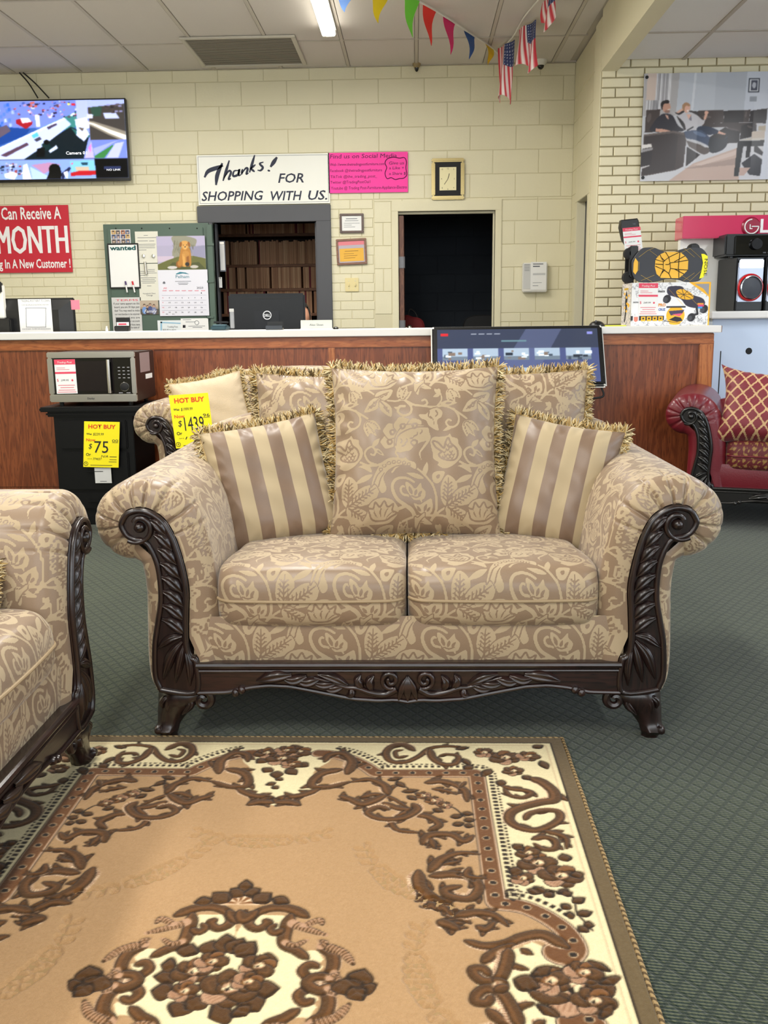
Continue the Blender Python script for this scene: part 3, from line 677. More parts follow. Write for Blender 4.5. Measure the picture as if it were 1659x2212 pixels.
def lattice_field(u, v):   # red seat cloth: gold scroll medallions
    a = np.cos(u*2*pi/.12)*np.cos(v*2*pi/.15); b = np.sin(u*2*pi/.05+1.4*np.sin(v*2*pi/.06))*np.sin(v*2*pi/.06+1.3*np.cos(u*2*pi/.05)); cc = np.sin(np.hypot(((u/.16+.5) % 1-.5)*.16, ((v/.2+.5) % 1-.5)*.2)*2*pi/.022)
    return np.clip(.5+.5*(b*.8+cc*.35*(a > .0)), 0, 1)
REDCLOTH = fabric('red_gold_damask', (96, 16, 24), (150, 116, 66), .6, .45)

# ================================================================== sofas: same carved family, four sizes
ARM = [(.50, .20), (.503, .30), (.508, .40), (.518, .49), (.534, .572), (.554, .626), (.585, .672), (.632, .704), (.691, .716), (.752, .706), (.800, .673), (.824, .634), (.829, .593), (.818, .553), (.790, .520), (.755, .501), (.716, .494), (.707, .470), (.702, .417), (.703, .352), (.705, .269), (.704, .207), (.696, .160), (.676, .125)]
PAN = [(.565, .134), (.561, .227), (.579, .245), (.585, .29), (.581, .363), (.577, .423), (.583, .475), (.595, .53), (.61, .577), (.631, .614), (.66, .637), (.694, .647), (.729, .638), (.747, .616), (.751, .597), (.737, .57), (.714, .556), (.692, .552), (.679, .538), (.664, .499), (.658, .451), (.659, .395), (.67, .339), (.682, .274), (.686, .192), (.677, .155), (.662, .138)]
def carved_leaf(path, wid, hgt, y, sgn, ribs=3, ns=14, nw=13, tip=.9):
    """a raised carved leaf lying on the panel; path in (a,z)"""
    Q, _ = resample(cat(path, 8), n=ns); T = np.gradient(Q, axis=0); T /= np.linalg.norm(T, axis=1, keepdims=True)+1e-9; N = np.stack([-T[:, 1], T[:, 0]], 1)
    s = np.linspace(0, 1, ns); prof = (np.sin(pi*np.clip(s, .06, .97)**tip)**.7)*wid/2; tt = np.linspace(-1, 1, nw)
    P = Q[:, None]+N[:, None]*(prof[:, None]*tt[None])[..., None]
    h = hgt*np.sqrt(np.clip(1-tt**2, 0, 1))[None]*np.sin(pi*np.clip(s, .05, .95))[:, None]**.5*(1-.28*(np.cos(tt*pi*ribs)[None]*.5+.5))
    V = np.stack([P[..., 0]*sgn, y-h+.001, P[..., 1]], -1).reshape(-1, 3); return V, gridF(ns, nw).tolist()
def build_scroll(parent, off, sgn, y, detail, m):
    o = MB(); out = cat(PAN, 6, True); out[:, 0] += off; P = out*[sgn, 1]
    if sgn < 0: P = P[::-1]
    base = o.prism(P, y, y+.03, .004).build('scroll_panel', m, parent, True, angle=30)
    k = out; k2 = np.concatenate([k, k[:2]]); c = k.mean(0)
    e = np.roll(k, -1, 0)-np.roll(k, 1, 0); nn = np.stack([e[:, 1], -e[:, 0]], 1); nn /= np.linalg.norm(nn, axis=1, keepdims=True)
    ins = k-nn*.0075*np.sign(.5*np.sum(k[:, 0]*np.roll(k[:, 1], -1)-np.roll(k[:, 0], -1)*k[:, 1])); ins = np.concatenate([ins, ins[:1]])
    MB().tube(np.stack([ins[:, 0]*sgn, np.full(len(ins), y-.002), ins[:, 1]], 1), .0078, 8, False, upv=(0, 1, 0)).build('rim', m, base, True, angle=80)
    cx, cz = .699+off, .600
    t = np.linspace(0, 1, 46); r = .036*(1-t)+.013; th = -pi*.30-t*pi*1.45
    sp = np.stack([(cx+r*np.cos(th))*sgn, np.full(46, y-.006), cz+r*np.sin(th)], 1)
    MB().tube(sp, np.linspace(.0055, .0085, 46), 8, True, upv=(0, 1, 0)).build('volute', m, base, True, angle=80)
    MB().lathe([(.0005, -.021), (.008, -.019), (.0135, -.012), (.015, 0)], (cx*sgn-.004*sgn, y, cz-.004), 16, 'y').build('volute_boss', m, base, True)
    if detail < 1: return
    for i in range(8):                           # rope of leaves climbing the panel
        z = .325+.0385*i; a = np.interp(z, [.29, .34, .42, .463, .504, .55, .60], [.622, .619, .618, .619, .625, .634, .648])+off; l = .031-.0012*i
        V, F = carved_leaf([(a+l, z+.020), (a+.004, z+.010), (a-l*.95, z-.022)], .036, .017, y-.001, sgn, 2.5)
        mk('carved_leaf', V, F, m, base, True)
    for pth, wd in (([(.600, .298), (.630, .292), (.668, .264)], .026), ([(.600, .284), (.632, .245), (.658, .176)], .030), ([(.597, .274), (.612, .22), (.624, .168)], .026), ([(.592, .264), (.584, .21), (.586, .158)], .024)):
        V, F = carved_leaf([(p[0]+off, p[1]) for p in pth], wd, .017, y-.001, sgn, 3); mk('carved_leaf', V, F, m, base, True)
def build_leg(parent, ax, ay, sgn, m, front=True):
    z = np.array([.138, .128, .112, .092, .070, .050, .034, .022, .014, .006, 0]); ca = np.array([.612, .612, .617, .632, .646, .654, .660, .664, .664, .660, .660])+ax
    ra = np.array([.066, .070, .068, .054, .043, .035, .030, .032, .029, .022, .023]); ry = np.array([.050, .055, .054, .045, .036, .030, .028, .032, .028, .022, .022]); cy = np.array([.055, .052, .048, .045, .042, .038, .034, .028, .030, .034, .034])*(1 if front else 0)+ay
    n = 24; th = np.arange(n)*2*pi/n; rip = 1+.05*np.cos(th*6)
    V = np.stack([(ca[:, None]+ra[:, None]*np.cos(th)*rip)*sgn, cy[:, None]+ry[:, None]*np.sin(th)*rip, np.repeat(z[:, None], n, 1)], -1).reshape(-1, 3)
    F = gridF(len(z), n, False, True).tolist()+[list(range(n)), list(range((len(z)-1)*n, len(z)*n))]
    leg = MB().add(V, F).build('leg', m, parent, True, angle=60)
    if front:
        t = np.linspace(0, 1, 26); r = .022*(1-t)+.005; th = pi*.55+t*2*pi*1.1
        MB().tube(np.stack([(ax+.556+r*np.cos(th))*sgn, np.full(26, ay+.012), .112+r*np.sin(th)], 1), np.linspace(.012, .009, 26), 8, True, upv=(0, 1, 0)).build('ear_scroll', m, leg, True)
        for pth, wd in (([(.628, .128), (.650, .105), (.655, .075)], .024), ([(.650, .125), (.668, .108), (.668, .088)], .018), ([(.600, .122), (.590, .100), (.615, .070)], .022)):
            V, F = carved_leaf([(p[0]+ax, p[1]) for p in pth], wd, .012, ay+.008, sgn, 2); mk('carved_leaf', V, F, m, leg, True)
        MB().lathe([(.0005, -.014), (.009, -.011), (.013, 0), (.009, .011), (.0005, .014)], ((ax+.682)*sgn, ay+.008, .026), 14, 'y').build('toe_scroll', m, leg, True)
def rail_bottom(x, hw):   # serpentine lower edge, x in 0..1 of the half length
    return np.interp(x, [0, .06, .14, .26, .42, .56, .66, .74, .80, .86, 1], [.108, .114, .112, .117, .136, .152, .155, .150, .143, .136, .134])
def build_rail(parent, half, y, m, detail):
    x = np.linspace(-half, half, 81); zb = rail_bottom(np.abs(x)/half, half)
    P = np.concatenate([np.stack([x, zb], 1), np.stack([x[::-1], np.full(81, .222)], 1)])
    rail = MB().prism(P, y+.004, y+.03).build('front_rail', m, parent)
    MB().tube(np.stack([x, np.full(81, y+.002), np.full(81, .216)], 1), .0085, 8, True).build('top_bead', m, rail, True)
    MB().tube(np.stack([x, np.full(81, y+.003), np.full(81, .200)], 1), .0045, 8, True).build('lower_bead', m, rail, True)
    MB().tube(np.stack([x, np.full(81, y+.003), zb+.004], 1), .006, 8, True).build('edge_bead', m, rail, True)
    if detail < 1: return
    for sg in (-1, 1):
        t = np.linspace(0, 1, 34); r = .021*(1-t)**.8+.004; th = -pi*.6+t*2*pi*1.4
        MB().tube(np.stack([sg*(.046+r*np.cos(th)), np.full(34, y-.004), .176+r*np.sin(th)], 1), np.linspace(.0065, .006, 34), 8, True, upv=(0, 1, 0)).build('volute', m, rail, True, angle=80)
        Q = cat([(.030, .150), (.06, .135), (.10, .140), (.135, .152), (.165, .155), (.20, .168), (.25, .182)], 8); MB().tube(np.stack([sg*Q[:, 0], np.full(len(Q), y-.001), Q[:, 1]], 1), np.linspace(.011, .004, len(Q)), 8, True, upv=(0, 1, 0)).build('stem', m, rail, True, angle=80)
        for pth, wd in (([(.095, .145), (.102, .17), (.09, .188)], .018), ([(.12, .15), (.133, .174), (.125, .19)], .018), ([(.15, .155), (.150, .136), (.165, .13)], .015), ([(.17, .158), (.20, .150), (.225, .152)], .018), ([(.19, .166), (.225, .162), (.255, .168)], .018), ([(.16, .160), (.20, .182), (.24, .192)], .018), ([(.235, .178), (.27, .168), (.30, .176)], .020), ([(.27, .186), (.305, .174), (.335, .180)], .020), ([(.31, .190), (.36, .184), (.405, .172)], .024)):
            V, F = carved_leaf([(p[0]*half/.565 if p[0] > .14 else p[0], p[1]) for p in pth], wd*1.5, .017, y+.001, sg, 2); mk('carved_leaf', V, F, m, rail, True)
        for bx_, bz in ((.445, .148), (.462, .140)): MB().lathe([(.0005, -.014), (.009, -.010), (.012, 0), (.009, .008)], (sg*bx_*half/.565, y+.002, bz), 12, 'y').build('bead', m, rail, True)
    for a, wd in ((0, .026), (.6, .020), (-.6, .020)):
        V, F = carved_leaf([(0, .185), (sin(a)*.025, .155), (sin(a)*.045, .115)], wd, .014, y+.001, 1, 1); mk('palmette_leaf', V, F, m, rail, True)

def build_sofa(name, label, loc, rz, hw=.818, ncush=2, sp=.003, detail=1, arm_mat=None, seat_mat=None, wood_m=None, group=None, depth=.90, fl=True, drop=0.0):
    root = thing(name, label, 'sofa', loc, rz, group); off = hw-.818; arm_mat = arm_mat or TAUPE; seat_mat = seat_mat or TAUPE; wm = wood_m or MAHOG
    at = (lambda u, v: {'motif': floral_attr(u, v).reshape(-1)}) if fl else (lambda u, v: None)
    # arms: a rolled profile swept back, its front gathered in pleats to the carved panel
    prof, s = resample(cat(ARM, 10), sp); prof[:, 0] += off
    pan = cat(PAN, 10, True); pan[:, 0] += off
    d2 = ((prof[:, None]-pan[None])**2).sum(-1); q = pan[d2.argmin(1)]; q = prof+(q-prof)*.97
    nf = 16; r0 = .055; L = s[-1]
    T = np.gradient(prof, axis=0); T /= np.linalg.norm(T, axis=1, keepdims=True); N = np.stack([-T[:, 1], T[:, 0]], 1)   # outward side of the roll
    roll = np.clip((s-.36)/.10, 0, 1)*np.clip((.98-s)/.06, 0, 1)
    ph = np.cumsum(np.full(len(s), sp))/.062+.15*np.sin(s*31); fold = np.exp(-(((ph % 1)-.5)/.10)**2)
    ys = np.concatenate([np.arange(r0, min(.56, depth), sp), np.linspace(min(.56, depth), depth, max(3, int((depth-.56)/.02)))])
    rows, uu = [], []
    for i in range(nf, 0, -1):
        t = i/nf*pi/2; k = 1-cos(t); pos = prof+(q-prof)*k; y = r0*(1-sin(t)); g = .010*fold*roll*sin(t*.95)**.8
        rows.append(np.stack([pos[:, 0]-N[:, 0]*g*.6, np.full(len(s), y)+g*.9, pos[:, 1]-N[:, 1]*g*.6], 1)); uu.append(y-.045*(t/1.57))
    for y in ys:
        g = .008*fold*roll*math.exp(-((y-r0)/.045)**1.3); bul = .006*np.sin(np.clip((s-.05)/.30, 0, 1)*pi)
        rows.append(np.stack([prof[:, 0]-N[:, 0]*g-bul*0, np.full(len(s), y), prof[:, 1]-N[:, 1]*g], 1)); uu.append(y)
    A = np.array(rows); dl = np.linalg.norm(np.diff(A, axis=0), axis=2); U = np.concatenate([np.zeros((1, len(s))), np.cumsum(dl, 0)]); U = U-U[nf:nf+1]+r0; V_ = np.broadcast_to(s[None], A.shape[:2])
    for sgn in (-1, 1):
        B = A.reshape(-1, 3)*[sgn, 1, 1]; F = gridF(*A.shape[:2])
        mk('arm', B, F if sgn < 0 else F[:, ::-1], arm_mat, root, True, attrs=at(U*(-sgn)+.07, V_+.02))
        build_scroll(root, off, sgn, -.006, detail, wm)
        build_leg(root, off, -.004, sgn, wm, True); build_leg(root, off, depth-.10, sgn, wm, False)
    build_rail(root, .566+off, -.012, MAHOGX if wm is MAHOG else wm, detail)
    # upholstered base strip over the rail
    half = .575+off; nx = max(20, int(2*half/sp)); nz = max(8, int(.13/sp)); x, z = np.meshgrid(np.linspace(-half, half, nx), np.linspace(.215, .345, nz), indexing='ij')
    P = np.stack([x, .016-.006*np.sin((z-.215)/.13*pi), z], -1).reshape(-1, 3); mk('seat_base', P, gridF(nx, nz), arm_mat, root, True, attrs=at(x+.165, z+.135))
    bx2('underframe', (-half-.08, .03, .14), (half+.08, depth-.01, .205), mat('dark_dust_cover', (20, 18, 17), .9), root)
    bx2('seat_deck', (-half, .03, .21), (half, depth-.05, .31), arm_mat, root)
    # loose seat cushions
    cw = 2*(.512+off)/ncush
    pr = np.array([(.30, .312), (.09, .312), (.032, .314), (.010, .330), (.0, .355), (-.002, .385), (.0, .42), (.010, .444), (.038, .468), (.10, .476), (.22, .474), (.36, .466), (.50, .458), (.62, .448), (.70, .43), (.71, .38)])
    cp, cs = resample(cat(pr, 8), sp); mid = np.array([.33, .39]); nx = max(14, int(cw/sp)); ux = np.linspace(-1, 1, nx)
    for k in range(ncush):
        cx = -(.512+off)+cw*(k+.5); rows = []
        e = np.clip((np.abs(ux)-.80)/.20, 0, 1); e2 = 1-np.sqrt(np.clip(1-e**2, 0, 1))
        for j in range(nx):
            inset = e2[j]*.05; dv = cp-mid; ln = np.linalg.norm(dv, axis=1, keepdims=True); p = cp-dv/ln*np.minimum(inset, ln*.9)
            crown = .012*(1-ux[j]**2); p = p.copy(); p[:, 1] += crown*np.clip((p[:, 1]-.40)/.06, 0, 1); p[:, 0] -= .012*(1-ux[j]**2)*np.clip((.2-p[:, 0])/.2, 0, 1)
            xx = cx+ux[j]*(cw/2-.002)-np.sign(ux[j])*0*e[j]; rows.append(np.stack([np.full(len(cp), xx), p[:, 0], p[:, 1]], 1))
        side0 = rows[0]*[1, .0, .0]+[0, mid[0], mid[1]]; side1 = rows[-1]*[1, 0, 0]+[0, mid[0], mid[1]]
        rows = [side0]+rows+[side1]; A = np.array(rows); U = np.broadcast_to((A[..., 0]-cx)[:], A.shape[:2]); V_ = np.broadcast_to(cs[None], A.shape[:2])
        cu = mk('seat_cushion', A.reshape(-1, 3), gridF(*A.shape[:2]), seat_mat, root, True, attrs=at(U+.05*k+.14, V_+.02) if fl else {'motif': lattice_field(U, V_).reshape(-1)})
        idx = np.argmin(np.abs(cp[:, 1]-.392)+10*(cp[:, 0] > .1)); Q = A[2:-2, idx]; Q = Q+[0, -.0015, 0]
        PIP = mat('cloth_piping', (158, 136, 104), .6) if fl else OXB
        MB().tube(Q[::max(1, nx//40)], .0042, 8, True).build('piping', PIP, cu, True)
    # backrest
    bw = .66+off; t = np.linspace(-1, 1, 40 if detail < 1 else 120); pb = np.array([(depth-.9, 0)])+np.array([(.72, .30), (.70, .50), (.71, .66), (.735, .74), (.78, .775), (.84, .765), (.875, .70), (.885, .50), (.89, .16)]); bp, bs = resample(cat(pb, 8), .008 if detail > 0 else .02)
    rows = []
    for u in t:
        up = .055*cos(u*pi/2)**1.0+.03*(1-abs(u)**6)-drop; p = bp.copy(); p[:, 1] += up*np.clip((p[:, 1]-.3)/.4, 0, 1); rows.append(np.stack([np.full(len(bp), u*bw), p[:, 0], p[:, 1]], 1))
    A = np.array(rows); mk('backrest', A.reshape(-1, 3), gridF(*A.shape[:2]), arm_mat, root, True, attrs=at(A[..., 0]+.1, np.broadcast_to(bs[None], A.shape[:2])))
    return root

SX = -.024
build_sofa('loveseat', 'taupe floral loveseat with dark carved scroll arms standing at the far edge of the rug', (SX, 2.42, 0), radians(.4), .818, 2, .0028)
build_sofa('loveseat', 'taupe floral loveseat with carved arms farther back, a yellow price card against its arm', (-.655, 4.86, 0), 0, .80, 2, .007, 1, depth=.84)
build_sofa('sofa', 'taupe floral sofa beside the rug, cut off by the left edge of the photo', (-.838, 1.315, 0), radians(90), 1.10, 3, .0032, 1)
build_sofa('sofa', 'oxblood leather sofa with black carved arm and red gold seat cloth', (W(1492, 892, 5.12)[0]+.742, 4.88, 0), radians(-18), .90, 2, .008, 1, OXB, REDCLOTH, mat('black_carved_wood', (24, 21, 20), .3, coat=.3), fl=False, depth=.80, drop=.17)

# ================================================================== scatter pillows
def basis(tilt, turn, roll=0.0):
    """pillow standing upright facing -y: tilt leans its top back, turn about z, roll in its own plane"""
    return np.array(Matrix.Rotation(turn, 3, 'Z')@Matrix.Rotation(-tilt, 3, 'X')@Matrix.Rotation(roll, 3, 'Y'))
FRINGE = newm('twisted_fringe'); _t = NT(FRINGE); _s = _t.attr('shade')
_t.set('Base Color', _t.mix(_t.rng(_s, .55, .60), _t.mix(_t.rng(_s, .2, .25), rgba((96, 78, 44)), rgba((190, 158, 96))), rgba((226, 208, 164)))); _t.set('Roughness', .6)
def pillow(name, label, c, w, h, thick, R, m, attr=None, sp=.004, fringe=True, conc=.07, group=None, ears=0.0, rowfn=None, fr_len=.033):
    """c = world centre; front face carries the pattern"""
    c = np.array(c, float); base = c+R@np.array([0, 0, -h/2]); root = thing(name, label, 'pillow', c, 0, group)
    nu, nv = int(w/sp)+1, int(h/sp)+1; u, v = np.meshgrid(np.linspace(-1, 1, nu), np.linspace(-1, 1, nv), indexing='ij')
    def shape(u, v, side):
        x = w/2*u*(1-conc*(1-v**2)**1.0*np.abs(u)**3)*(1+ears*(np.abs(u*v)**3)); z = h/2*v*(1-conc*(1-u**2)*np.abs(v)**3)*(1+ears*(np.abs(u*v)**3))
        t = thick/2*(np.clip(1-u**4, 0, 1)*np.clip(1-v**4, 0, 1))**.62
        wr = .0045*np.sin(9*u+5*v)*np.sin(7*v-3*u)*np.clip(1-u**2, 0, 1)*np.clip(1-v**2, 0, 1); 
        cr = .006*np.cos(np.arctan2(v, u)*26)*np.clip((np.maximum(np.abs(u), np.abs(v))-.72)/.28, 0, 1)*np.clip(1.0-np.maximum(np.abs(u), np.abs(v)), 0, .12)/.12
        return np.stack([x, -side*(t+wr*side+cr), z], -1)
    P = shape(u, v, 1.0); Pm = P@R.T
    mk('cover', Pm.reshape(-1, 3), gridF(nu, nv), m, root, True, attrs=None if attr is None else {'motif': attr(P[..., 0], P[..., 2]).reshape(-1)})
    n2 = 40; u2, v2 = np.meshgrid(np.linspace(-1, 1, n2), np.linspace(-1, 1, n2), indexing='ij'); Pb = shape(u2, v2, -1.0)@R.T
    mk('back_cover', Pb.reshape(-1, 3), gridF(n2, n2)[:, ::-1], m, root, True, attrs=None if attr is None else {'motif': attr(u2*w/2, v2*h/2).reshape(-1)})
    if fringe:
        e = np.linspace(-1, 1, 60); o1 = np.ones(60); per = np.concatenate([shape(e, -o1, 1)[:-1], shape(o1, e, 1)[:-1], shape(-e, o1, 1)[:-1], shape(-o1, -e, 1)]); per, _ = resample(per, .0030)
        n = len(per); T = np.gradient(per, axis=0); T /= np.linalg.norm(T, axis=1, keepdims=True); O = np.stack([T[:, 2], np.zeros(n), -T[:, 0]], 1)
        reps = 3; per = np.repeat(per, reps, 0); O = np.repeat(O, reps, 0); T = np.repeat(T, reps, 0); n = len(per)
        a = rng.normal(0, .55, n); b = rng.normal(.0, .55, n); ln = fr_len*rng.uniform(.72, 1.12, n)
        d = O*np.cos(b)[:, None]+T*np.sin(a)[:, None]*.7+np.array([0, 1., 0])*np.sin(b)[:, None]; d /= np.linalg.norm(d, axis=1, keepdims=True)
        side = np.cross(d, np.array([.3, .9, .2])); side /= np.linalg.norm(side, axis=1, keepdims=True); up2 = np.cross(d, side)
        st = np.array([0, .4, .75, 1.0]); rad = np.array([.0018, .0023, .0021, .0008]); cur = rng.normal(0, .25, n); VV = np.zeros((n, 4, 3, 3))
        for i in range(4):
            cc = per-O*.004+d*(ln*st[i])[:, None]+side*(cur*ln*st[i]**2)[:, None]
            for k in range(3): VV[:, i, k] = cc+rad[i]*(side*cos(2*pi*k/3)+up2*sin(2*pi*k/3))
        f1 = gridF(4, 3, False, True); F = (f1[None]+(np.arange(n)*12)[:, None, None]).reshape(-1, 4)
        sh = np.repeat(rng.uniform(0, 1, n), 12)
        fr = mk('fringe', (VV.reshape(-1, 3))@R.T, F, FRINGE, root, True, attrs={'shade': sh}); fr['kind'] = 'stuff'
        if attr is not None or True:
            k = per[::reps]; MB().tube((k@R.T)[::4], .004, 6, False).build('cord', mat('gold_cord', (186, 158, 104), .6), root, True)
    return root
def floral_p(ox, oy):  # pillow faces sit on the repeat the way the photograph shows
    return lambda x, z: floral_attr((ox+x*TPM)/TPM, (TH-(oy-z*TPM))/TPM)
def stripe_p(period, ph=0.0):
    return lambda x, z: .61+.30*np.clip(np.sin((x+ph)*2*pi/period)*6, -1, 1)
STRIPE = fabric('satin_stripe', (124, 101, 82), (174, 156, 124), .42, .6)
def place(pts, Yb, Yt):
    """centre, width, height, tilt from the four corners seen on the photograph (tl,tr,bl,br)"""
    tl, tr = W(*pts[0], Yt), W(*pts[1], Yt); bl, br = W(*pts[2], Yb), W(*pts[3], Yb)
    c = (tl+tr+bl+br)/4; w_ = (np.linalg.norm(tr-tl)+np.linalg.norm(br-bl))/2; up = (tl+tr-bl-br)/2; h_ = np.linalg.norm(up)
    return c, w_, h_, math.atan2(up[1], up[2]), math.atan2(-(tl[2]-tr[2]+bl[2]-br[2])/2, w_)
c, w_, h_, ti, ro = place([(703, 792), (1083, 792), (722, 1166), (1078, 1166)], 2.86, 3.06)
pillow('pillow', 'large fringed floral pillow standing upright at the middle of the loveseat', c, w_, h_, .20, basis(ti, 0, 0), TAUPE, floral_p(800, 815), .0028, group='fringed pillows on the loveseat')
c, w_, h_, ti, ro = place([(428, 935), (716, 880), (500, 1198), (716, 1165)], 2.86, 3.02)
pillow('pillow', 'striped satin pillow with fringe leaning on the left arm of the loveseat', c+[0, -.02, 0], w_, h_*.98, .17, basis(ti, radians(14), radians(-9.0)), STRIPE, stripe_p(.083, .03), .004, group='fringed pillows on the loveseat')
c, w_, h_, ti, ro = place([(1078, 880), (1352, 935), (1086, 1172), (1276, 1205)], 2.86, 3.02)
pillow('pillow', 'striped satin pillow with fringe leaning on the right arm of the loveseat', c+[0.0, -.02, 0], w_*1.02, h_*.98, .17, basis(ti, radians(-14), radians(9.0)), STRIPE, stripe_p(.083, -.01), .004, group='fringed pillows on the loveseat')
c, w_, h_, ti, ro = place([(540, 805), (900, 800), (560, 1140), (890, 1140)], 3.05, 3.19)
pillow('pillow', 'fringed floral pillow behind the striped one on the left of the loveseat', c, w_, h_, .17, basis(ti, 0, 0), TAUPE, floral_p(1000, 420), .0045, group='fringed pillows on the loveseat')
c, w_, h_, ti, ro = place([(905, 795), (1278, 800), (915, 1140), (1270, 1140)], 3.06, 3.20)
pillow('pillow', 'fringed floral pillow behind the striped one on the right of the loveseat', c, w_, h_, .17, basis(ti, 0, 0), TAUPE, floral_p(620, 700), .0045, group='fringed pillows on the loveseat')
c, w_, h_, ti, ro = place([(375, 838), (470, 812), (440, 965), (560, 960)], 5.14, 5.24)
PLAIN = mat('cream_quilted_cloth', (196, 176, 146), .6, bump=(180, .5, .004))
pillow('pillow', 'plain cream quilted pillow with fringe on the farther loveseat, beside its price card', c, .40, .42, .14, basis(ti, radians(16), radians(-10)), PLAIN, None, .01)
c, w_, h_, ti, ro = place([(470, 815), (640, 812), (470, 960), (640, 960)], 5.34, 5.44)
pillow('pillow', 'floral pillow with fringe on the farther loveseat, half hidden by nearer pillows', c, .46, .44, .14, basis(ti, radians(6), 0), TAUPE, floral_p(300, 300), .01)
# cushion on the sofa cut off at the left: only its fringed corner shows
pillow('pillow', 'pillow with gold fringe on the near left sofa, only its corner in view', (-1.15, 1.97, .50), .42, .36, .15, basis(1.0, radians(16), 0), STRIPE, stripe_p(.11), .008)
# red pillow
def lattice(x, z):
    a = np.abs(((x*1.0+z*.8)/.064) % 1-.5); b = np.abs(((x*1.0-z*.8)/.064) % 1-.5); return np.where(np.maximum(a, b) > .40, .85, .12)
REDP = fabric('red_lattice_cloth', (118, 22, 38), (196, 160, 116), .6, .5)
c, w_, h_, ti, ro = place([(1556, 806), (1700, 800), (1590, 968), (1730, 962)], 5.02, 5.22)
pillow('pillow', 'red pillow with gold diamond lattice on the oxblood leather sofa', c, .44, .44, .20, basis(ti, radians(-20), radians(5)), REDP, lattice, .0045, fringe=False, conc=.16, ears=.08)
